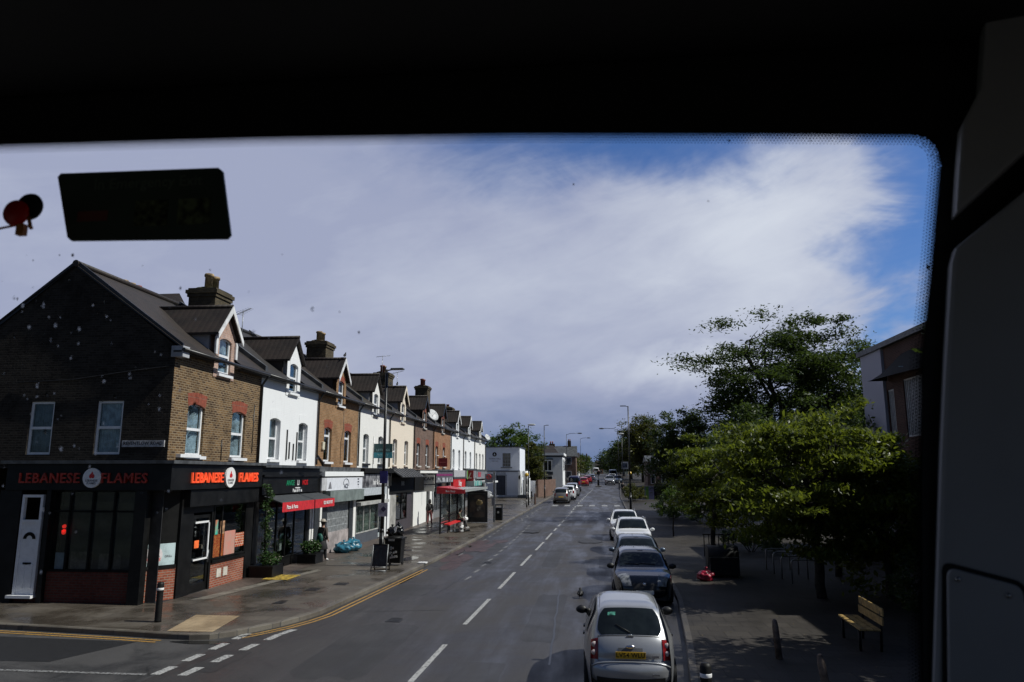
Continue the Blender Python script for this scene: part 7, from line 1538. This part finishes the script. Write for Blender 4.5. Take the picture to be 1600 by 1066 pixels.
m = MB(); m.box(BX - .12, BX + .25, 36.98, 39.7, 0, 9.7); m.build('pale_pier', render_mat('shade_toned_render', (.36, .36, .42), (.25, .25, .3), .2), o)  # white pier; bluish shade is mixed into its render colour
m = MB(); m.box(BX - .25, 28.3, 21.0, 39.9, 9.7, 9.95); m.build('parapet', M_lead, o)
for a, b, c, d in hs:
    f = MB(); n_ = max(2, int((b - a) / .18)); 
    for i in range(n_ + 1): q = a + (b - a - .05) * i / n_; f.box(BX + .06, BX + .10, q, q + .05, c, d)
    f.box(BX + .05, BX + .11, a, b, c - .0, c + .07); f.box(BX + .05, BX + .11, a, b, d - .07, d); w_ = f.build('barred_window', pm('dull_white_bars', (.55, .55, .55), .5), o); g_ = MB(); g_.box(BX + .16, BX + .17, a, b, c, d); g_.build('pane', pm('dark_pane', (.018, .022, .03), .08), w_)
m = MB(); P = []
for i in range(13):
    t = math.pi * i / 12; P.append([(BX - .9 * math.sin(t / 2) * (1 - abs(1 - i / 6) * .0), 34.0 + 2.8 * -math.cos(t), 8.1 + 0 * j) if j == 0 else (BX - .02, 34.0 + 2.7 * -math.cos(t), 8.1 + 1.05 * math.sin(t)) for j in (0, 1)])
m.grid(P); m.build('dark_hood', M_blackm, o)

# ------------------------------------------------------------------ people (one skinned surface each)
def person(x, y, z, face, pose, label, skin, cl, H=1.7):
    """pose: joint name -> (side, forward, up) in metres for a 1.7 m figure; face = heading angle, 0 looks along -Y"""
    o = thing('person', (x, y, z), label, 'person'); s = H / 1.7
    J = pose; names = list(J); idx = {n: i for i, n in enumerate(names)}
    rad = dict(pelvis=(.145, .115), waist=(.125, .10), chest=(.15, .115), neckb=(.085, .08), neck=(.052, .052), head0=(.062, .07), head1=(.082, .098), head2=(.07, .085), head3=(.03, .035), shl=(.062, .062), shr=(.062, .062), ell=(.042, .042), elr=(.042, .042), wrl=(.028, .03), wrr=(.028, .03), hal=(.035, .02), har=(.035, .02), fil=(.016, .012), fir=(.016, .012), hipl=(.095, .10), hipr=(.095, .10), knl=(.06, .062), knr=(.06, .062), anl=(.038, .042), anr=(.038, .042), hel=(.04, .035), her=(.04, .035), tol=(.042, .025), tor=(.042, .025))
    E_ = [('pelvis', 'waist'), ('waist', 'chest'), ('chest', 'neckb'), ('neckb', 'neck'), ('neck', 'head0'), ('head0', 'head1'), ('head1', 'head2'), ('head2', 'head3'), ('chest', 'shl'), ('chest', 'shr'), ('shl', 'ell'), ('shr', 'elr'), ('ell', 'wrl'), ('elr', 'wrr'), ('wrl', 'hal'), ('wrr', 'har'), ('hal', 'fil'), ('har', 'fir'), ('pelvis', 'hipl'), ('pelvis', 'hipr'), ('hipl', 'knl'), ('hipr', 'knr'), ('knl', 'anl'), ('knr', 'anr'), ('anl', 'tol'), ('anr', 'tor')]
    E_ = [e for e in E_ if e[0] in idx and e[1] in idx]
    def mk(nm, edges, mat, grow=0.0, sub=2):
        used = []; [used.append(n) for e in edges for n in e if n not in used]; k = {n: i for i, n in enumerate(used)}
        me = bpy.data.meshes.new(nm); me.from_pydata([(J[n][0] * s, -J[n][1] * s, J[n][2] * s) for n in used], [(k[a], k[b]) for a, b in edges], []); ob = bpy.data.objects.new(nm, me); COL.objects.link(ob)
        md = ob.modifiers.new('skin', 'SKIN'); sv = me.skin_vertices[0].data
        for n in used: sv[k[n]].radius = tuple((r_ + grow) * s for r_ in rad[n]); sv[k[n]].use_root = False
        sv[0].use_root = True; md.use_smooth_shade = True; sb = ob.modifiers.new('sub', 'SUBSURF'); sb.levels = sub; sb.render_levels = sub
        dg = bpy.context.evaluated_depsgraph_get(); m2 = bpy.data.meshes.new_from_object(ob.evaluated_get(dg)); bpy.data.objects.remove(ob)
        m2.materials.clear(); m2.materials.append(mat); [setattr(p, 'use_smooth', True) for p in m2.polygons]; ob = bpy.data.objects.new(nm, m2); COL.objects.link(ob); ob.parent = o; return ob
    mk('body', E_, skin)
    top = [e for e in E_ if set(e) <= {'pelvis', 'waist', 'chest', 'neckb', 'shl', 'shr', 'ell', 'elr', 'wrl', 'wrr'}]; mk('jacket', top, cl['top'], .018)
    leg = [e for e in E_ if set(e) <= {'pelvis', 'hipl', 'hipr', 'knl', 'knr', 'anl', 'anr'}]; mk('trousers', leg, cl['legs'], .014)
    for a, b in (('anl', 'tol'), ('anr', 'tor')): mk('shoe', [(a, b)], cl['shoe'], .014)
    h = MB(); c = Vector((J['head2'][0], -J['head2'][1], J['head2'][2])) * s; h.blob(c + Vector((0, .02, .0)), (.105 * s, .115 * s, .12 * s), 14, 10, 2, .05)
    if cl.get('hood'): h.blob(c + Vector((0, .045, -.07)), (.12 * s, .11 * s, .15 * s), 12, 8, 1, .04)
    ho = h.build('hair' if not cl.get('hood') else 'hood', cl['hair'], None); ho.parent = o
    o.rotation_euler = (0, 0, face); return o
skin = pm('skin', (.42, .25, .18), .55); M_hair = pm('dark_hair', (.02, .014, .010), .6)
blk = pm('black_coat', (.012, .012, .014), .8); red_tr = pm('faded_red_trousers', (.28, .10, .10), .8, vary=.2); wsh = pm('white_trainers', (.7, .7, .7), .5)
def standing(step=.0, lean=0, arm=.12, elbow=0):
    return dict(pelvis=(0, 0, .95), waist=(0, .01, 1.10), chest=(0, .01 + lean, 1.30), neckb=(0, .0 + lean, 1.42), neck=(0, .01 + lean, 1.48), head0=(0, .02 + lean, 1.52), head1=(0, .025 + lean, 1.58), head2=(0, .02 + lean, 1.65), head3=(0, .01 + lean, 1.71),
        shl=(-.18, lean, 1.38), shr=(.18, lean, 1.38), ell=(-.23, -.03 + elbow * .2 + lean, 1.10), elr=(.23, -.03 + elbow * .2 + lean, 1.10), wrl=(-.22, .05 + elbow, .88 + elbow * .9), wrr=(.22, .05 + elbow, .88 + elbow * .9), hal=(-.22, .08 + elbow * 1.2, .80 + elbow), har=(.22, .08 + elbow * 1.2, .80 + elbow), fil=(-.21, .10 + elbow * 1.3, .74 + elbow), fir=(.21, .10 + elbow * 1.3, .74 + elbow),
        hipl=(-.09, 0, .90), hipr=(.09, 0, .90), knl=(-.10, step * .6 + .02, .49), knr=(.10, -step * .4 + .03, .49), anl=(-.10, step, .08), anr=(.10, -step, .08 + step * .3), tol=(-.11, step + .17, .035), tor=(.11, -step + .17, .035 + step * .1))
# shopper by the pizza shop, with green bag
green = pm('dark_green_bag', (.015, .11, .085), .6); brownt = pm('brown_top', (.09, .075, .065), .8)
p1 = person(-11.9, 32.1, 0, R(160), standing(.16, .03, elbow=.06), 'person in a dark coat with a green bag walking past the pizza shop', skin, dict(top=brownt, legs=pm('black_leggings', (.02, .02, .022), .8), shoe=wsh, hair=M_hair))
m = MB(); m.blob((0, .16, .98), (.17, .10, .20), 14, 9, 2, .06); b_ = m.build('shoulder_bag', green, None); b_.parent = p1
m = MB(); m.lathe([(.15, 1.0), (.21, .72), (.26, .52), (.25, .5)], (0, 0, 0), 16); b_ = m.build('coat_skirt', blk, None); b_.parent = p1
m = MB(); m.lathe([(.11, 1.73), (.21, 1.74), (.10, 1.77), (.09, 1.84), (.02, 1.85)], (0, -.02, -.06), 16); b_ = m.build('cap', pm('beige_cap', (.4, .36, .3), .8), None); b_.parent = p1
# person with backpack walking away
p2 = person(-11.9, 53.5, gz(53.5), R(175), standing(.14, .02), 'person in a black jacket and faded red trousers with a backpack near the cafe', skin, dict(top=blk, legs=red_tr, shoe=blk, hair=blk, hood=True), 1.74)
m = MB(); m.blob((-.02, .20, 1.22), (.17, .12, .24), 12, 9, 3, .04); b_ = m.build('backpack', pm('black_backpack', (.015, .015, .017), .7), None); b_.parent = p2
# seated person in the shelter
seat = dict(pelvis=(0, 0, .58), waist=(0, .03, .72), chest=(0, .06, .93), neckb=(0, .10, 1.05), neck=(0, .13, 1.10), head0=(0, .16, 1.13), head1=(0, .18, 1.18), head2=(0, .17, 1.25), head3=(0, .16, 1.31), shl=(-.18, .08, 1.0), shr=(.18, .08, 1.0), ell=(-.22, .14, .76), elr=(.22, .14, .76), wrl=(-.12, .36, .68), wrr=(.12, .36, .68), hal=(-.07, .42, .68), har=(.07, .42, .68), fil=(-.03, .47, .67), fir=(.03, .47, .67),
    hipl=(-.09, .02, .55), hipr=(.09, .02, .55), knl=(-.12, .44, .54), knr=(.14, .44, .54), anl=(-.14, .50, .09), anr=(.16, .62, .09), tol=(-.15, .67, .035), tor=(.17, .78, .04))
p3 = person(-9.35, 51.0, gz(51) - .03, R(100), seat, 'person in camouflage top with a white bag sitting on the red bench', skin, dict(top=pm('camouflage_top', (.16, .17, .12), .8, vary=.9, vscale=12, col2=(.04, .045, .03)), legs=blk, shoe=wsh, hair=M_hair))
bag(-8.85, 51.0, gz(51) + .50, (.17, .2, .14), 'white carrier bag on the lap of the seated person', M_wt, 8); bag(-9.0, 50.4, gz(50), (.14, .14, .15), 'white carrier bag on the ground under the bench end', M_wt, 9)
p4 = person(3.55, 97, gz(97), R(0), standing(.1), 'person in dark clothes on the right pavement beyond the crossing', skin, dict(top=blk, legs=blk, shoe=blk, hair=M_hair))
# ------------------------------------------------------------------ the bus the photographer sits in
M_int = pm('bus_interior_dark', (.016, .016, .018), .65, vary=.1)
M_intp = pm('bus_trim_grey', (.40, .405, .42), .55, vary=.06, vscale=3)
M_rub = pm('bus_window_rubber', (.006, .006, .007), .7)
bus = thing('bus', (-.5, -4, -.12), 'dark interior of the upper deck framing the view, with window, trim and hatch', 'bus')
GY = .90
# outline of the glass opening (x,z) at the window plane
top = [(-1.55, 4.228), (-.836, 4.214), (-.453, 4.205), (-.099, 4.192), (.226, 4.174), (.400, 4.163)]
cor = [(.400 + .028 * math.sin(t) , 4.135 + .028 * math.cos(t)) for t in [i * math.pi / 12 for i in range(1, 6)]]
rgt = [(.4285, 4.125), (.422, 4.087), (.405, 3.991), (.384, 3.883), (.366, 3.707), (.350, 3.526), (.338, 3.38), (.32, 3.33)]
ring = top + cor + rgt + [(-1.55, 3.33)]
outer = [(-1.72, 4.45), (-.9, 4.45), (-.5, 4.45), (-.1, 4.45), (.226, 4.45), (.45, 4.45)] + [(.75, 4.45)] * 5 + [(.75, 4.2), (.75, 4.1), (.75, 4.0), (.75, 3.88), (.75, 3.7), (.75, 3.52), (.75, 3.3), (.75, 2.3)] + [(-1.72, 2.3)]
m = MB(); n = len(ring)
for i in range(n):
    j = (i + 1) % n; a, b, c, d = ring[i], ring[j], outer[j], outer[i]
    m.add([(a[0], GY - .004, a[1]), (b[0], GY - .004, b[1]), (c[0], GY - .004, c[1]), (d[0], GY - .004, d[1])], [(0, 1, 2, 3)])
    fa = (a[0] * 1.07 + .012, a[1] + .03 * (1 if a[1] > 3.8 else -1)); fb = (b[0] * 1.07 + .012, b[1] + .03 * (1 if b[1] > 3.8 else -1))
    m.add([(fa[0], GY + .05, fa[1]), (fb[0], GY + .05, fb[1]), (c[0], GY + .05, c[1]), (d[0], GY + .05, d[1])], [(0, 1, 2, 3)])
    m.add([(a[0], GY - .004, a[1]), (b[0], GY - .004, b[1]), (fb[0], GY + .05, fb[1]), (fa[0], GY + .05, fa[1])], [(0, 1, 2, 3)])
m.build('end_wall', M_rub, bus, recalc=False)
# pane: clear glass a little larger than the opening
pn = bpy.data.materials.new('clear_bus_glass'); pn.use_nodes = True; nt = pn.node_tree; nt.nodes.clear(); q1 = nt.nodes.new('ShaderNodeOutputMaterial'); q2 = nt.nodes.new('ShaderNodeBsdfTransparent'); q2.inputs[0].default_value = (.95, .97, .975, 1); nt.links.new(q2.outputs[0], q1.inputs[0])
m = MB(); m.box(-1.6, .46, GY + .012, GY + .017, 3.3, 4.26); gl = m.build('window_glass', pn, bus)
# printed dot border along the top and the right edge
dots = MB(); rnd = random.Random(2)
def dot(x, z, r): dots.add([(x + r * math.cos(t), GY + .010, z + r * math.sin(t)) for t in [k * math.pi / 3 for k in range(6)]], [tuple(range(6))])
def walk(line, step):
    out = []; acc = 0
    for a, b in zip(line, line[1:]):
        a, b = Vector(a), Vector(b); L = (b - a).length; d = (b - a) / L
        while acc < L: out.append((a + d * acc, d)); acc += step
        acc -= L
    return out
edge = top + cor + rgt
for i, (p, d) in enumerate(walk(edge, .0042)):
    nn = Vector((d.y, -d.x)) if True else None
    for k in range(5):
        q = p + nn * (-.0050 + .0034 * k) + d * (.0021 * (k % 2)); dot(q.x, q.y, .00235 - .00036 * k)
bd = MB(); P = []
for p, d in walk(edge, .012): nn = Vector((d.y, -d.x)); P.append([(p.x - nn.x * .03, GY + .0105, p.y - nn.y * .03), (p.x - nn.x * .0055, GY + .0105, p.y - nn.y * .0055)])
bd.grid(P, False); bd.build('printed_border', M_rub, gl, recalc=False)
dots.build('printed_dots', M_rub, gl, recalc=False)
# dirt and dried drops on the glass, with painted highlights on larger ones
m = MB(); rnd = random.Random(12)
def speck(mb, x, z, r, y):
    k = rnd.uniform(0, 6); n_ = 7; mb.add([(x + r * math.cos(t + k) * rnd.uniform(.5, 1.2), y, z + r * 1.3 * math.sin(t + k) * rnd.uniform(.6, 1.2)) for t in [i * math.tau / n_ for i in range(n_)]], [tuple(range(n_))])
pale = MB(); dark = MB()
for i in range(190):
    x = -.83 + abs(rnd.gauss(0, .24)); z = 3.90 + rnd.gauss(0, .12)
    if not 3.6 < z < 4.05 or x > -.28: continue
    r = rnd.uniform(.0005, .0012) if rnd.random() < .6 else rnd.uniform(.0012, .0027)
    speck(pale if rnd.random() < .6 else dark, x, z, r, GY + .0095)
    if r > .0013: speck(pale, x + r * .5, z - r * .6, r * .6, GY + .009)  # small pale speck painted as the drop's highlight
for x, z, r in ((.405, 3.995, .0025), (-.02, 4.12, .0012), (-.30, 3.93, .0016), (.18, 4.17, .0016), (.28, 4.165, .001), (.15, 4.09, .0009), (-.51, 4.02, .0012)): speck(dark, x, z, r, GY + .009)
dmt = bpy.data.materials.new('drop_and_highlight'); dmt.use_nodes = True; nt = dmt.node_tree; nt.nodes.clear(); n_ = nodes_of(nt); o1 = n_.new('ShaderNodeOutputMaterial'); t1 = n_.new('ShaderNodeBsdfTranslucent'); t1.inputs[0].default_value = (.75, .76, .74, 1); t2 = n_.new('ShaderNodeBsdfTransparent'); mx = n_.new('ShaderNodeMixShader'); tc = n_.new('ShaderNodeTexCoord'); n_.lk(n_.sm(n_.noi(tc.outputs['Object'], 420, 2, .5).outputs['Fac'], .4, .6), mx.inputs[0]); n_.lk(t2.outputs[0], mx.inputs[1]); n_.lk(t1.outputs[0], mx.inputs[2]); n_.lk(mx.outputs[0], o1.inputs[0])
dm = pale.build('drops_and_highlights', dmt, gl, recalc=False); tag(dm, kind='stuff'); tag(dark.build('dirt_specks', pm('dirt', (.05, .045, .04), .8), gl, recalc=False), kind='stuff')
# black notice on the glass with dim lettering
m = MB(); pts = [(-.747, 4.163), (-.743, 4.168), (-.508, 4.1655), (-.5015, 4.160), (-.4835, 4.068), (-.488, 4.0625), (-.716, 4.068), (-.722, 4.073)]
m.prism(pts, (0, GY + .0112, 0), (1, 0, 0), (0, 0, 1), (0, -.004, 0)); st = m.build('notice', pm('notice_black', (.05, .075, .055), .6, vary=.1), bus)
m = MB(); text_mesh(m, 'In Emergency Exit', (-.61, GY + .0071, 4.148), (1, 0, .0), (0, 0, 1), .022, .0003); m.build('notice_lettering', pm('notice_dim_green', (.12, .16, .12), .6), st)
m = MB()
for a, b in ((-.625, -.577), (-.562, -.515)): m.box(a, b, GY + .0066, GY + .0072, 4.085, 4.122)
m.build('notice_pictogram', pm('notice_dim_olive', (.16, .20, .09), .6, vary=.5, vscale=60), st)
m = MB(); m.box(-.71, -.665, GY + .0066, GY + .0072, 4.095, 4.11); m.build('notice_red_mark', pm('notice_dim_red', (.2, .05, .04), .6), st)
# red break-glass hammer disc on its bracket
hm = thing('glass_hammer', (-.75, GY - .04, 4.08), 'dark red round emergency glass hammer head beside the black notice', 'hammer')
m = MB(); M = Matrix.Rotation(R(90), 4, 'X'); c = Vector((-.7486, GY - .03, 4.1032)); m.lathe([(.002, 0), (.0175, .001), (.0188, .004), (.0175, .007), (.002, .008)], c, 28, M=M); m.build('back_disc', M_rub, hm)
m = MB(); c = Vector((-.7622, GY - .036, 4.0929)); m.lathe([(.002, 0), (.0170, .001), (.0182, .004), (.0170, .007), (.002, .008)], c, 28, M=M); m.build('red_disc', pm('hammer_red', (.75, .012, .012), .4), hm)
m = MB(); m.box(-.7585, -.7475, GY - .042, GY - .034, 4.062, 4.077); m.tube([(-.745, GY - .038, 4.087), (-.741, GY - .038, 4.074), (-.739, GY - .038, 4.071)], .0025, 6); m.build('clip', pm('hammer_brown', (.6, .22, .05), .5), hm)
m = MB(); m.tube([(-.755, GY - .038, 4.0775), (-.80, GY - .035, 4.072), (-1.0, GY - .02, 4.062)], .0016, 6); m.build('cord', pm('hammer_cord', (.5, .18, .08), .6), hm)
# trim panels to the right of the window: upper cove, seam, lower panel with hatch
def pp(s_, z, off=0.0):   # point on the slanted trim panel: s_ along it from the window rubber towards the side wall
    a = Vector((.398, .887)); t = Vector((.36, -.09)).normalized(); nn = Vector((-t.y, t.x)) * -1 if False else Vector((t.y, -t.x))
    q = a + t * s_ + nn * off; return Vector((q.x, q.y, z))
def sheet(name, poly, mat, off0, off1, parent, bevel=0):
    mb = MB(); k = len(poly); A = [pp(a, b, off0) for a, b in poly]; B_ = [pp(a, b, off1) for a, b in poly]
    mb.add(A + B_, [tuple(range(k)), tuple(range(k, 2 * k))[::-1]] + [(i, (i + 1) % k, k + (i + 1) % k, k + i) for i in range(k)]); return mb.build(name, mat, parent, bevel=bevel)
sheet('upper_trim', [(.0293, 4.047), (.037, 4.10), (.0462, 4.157), (.07, 4.20), (.10, 4.40), (.38, 4.40), (.38, 4.33), (.107, 4.115)], M_intp, -.02, .012, bus, .004)
sheet('side_trim', [(-.0096, 3.7785), (.004, 3.88), (.0200, 3.99), (.026, 4.008), (.102, 4.0687), (.38, 4.28), (.38, 2.9), (-.075, 2.9), (-.04, 3.527)], M_intp, -.02, .010, bus, .005)
# maintenance hatch
def rrect(pts, r):
    out = []
    for i, p in enumerate(pts):
        a, p_, b = Vector(pts[i - 1]), Vector(p), Vector(pts[(i + 1) % len(pts)]); u = (a - p_).normalized(); w_ = (b - p_).normalized()
        for t in (0, .25, .5, .75, 1): out.append(tuple(p_ + u * r * (1 - t) ** 2 + w_ * r * t ** 2))
    return out
sheet('hatch_gap', rrect([(-.0205, 3.656), (.0555, 3.637), (.060, 3.2), (-.060, 3.2)], .011), M_rub, .0095, .0112, bus)
ht = sheet('hatch_cover', rrect([(-.0165, 3.650), (.0515, 3.633), (.055, 3.2), (-.054, 3.2)], .010), M_intp, .0105, .016, bus, .0025)
for s_, z in ((-.0075, 3.638), (.0375, 3.6235)):
    m = MB(); c = pp(s_, z, .0165); m.blob(c, (.0032, .0025, .0032), 12, 8, 0, 0); m.build('screw', pm('screw_steel', (.45, .45, .46), .25, metal=.9), ht)
# shell of the upper deck: ceiling, sides with windows, floor, front bulkhead; lower deck body
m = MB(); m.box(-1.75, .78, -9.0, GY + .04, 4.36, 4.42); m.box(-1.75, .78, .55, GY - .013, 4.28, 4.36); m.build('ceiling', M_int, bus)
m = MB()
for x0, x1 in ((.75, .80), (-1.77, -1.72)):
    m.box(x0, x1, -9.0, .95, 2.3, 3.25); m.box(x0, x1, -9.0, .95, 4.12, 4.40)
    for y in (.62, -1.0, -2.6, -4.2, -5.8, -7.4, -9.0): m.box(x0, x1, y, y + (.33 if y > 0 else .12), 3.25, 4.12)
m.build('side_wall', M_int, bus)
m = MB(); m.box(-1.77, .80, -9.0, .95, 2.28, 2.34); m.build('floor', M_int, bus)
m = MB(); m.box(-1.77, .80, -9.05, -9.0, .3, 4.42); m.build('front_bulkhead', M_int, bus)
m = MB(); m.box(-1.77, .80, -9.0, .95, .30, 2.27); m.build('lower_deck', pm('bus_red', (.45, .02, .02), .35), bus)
for x in (.72, -1.69):
    for y in (-.9, -7.2): m = MB(); m.lathe([(.2, -.15), (.48, -.15), (.5, -.1), (.5, .1), (.48, .12), (.2, .12)], (x, y, .38), 24, M=Matrix.Rotation(R(90), 4, 'Y')); m.build('wheel', M_tyre, bus)
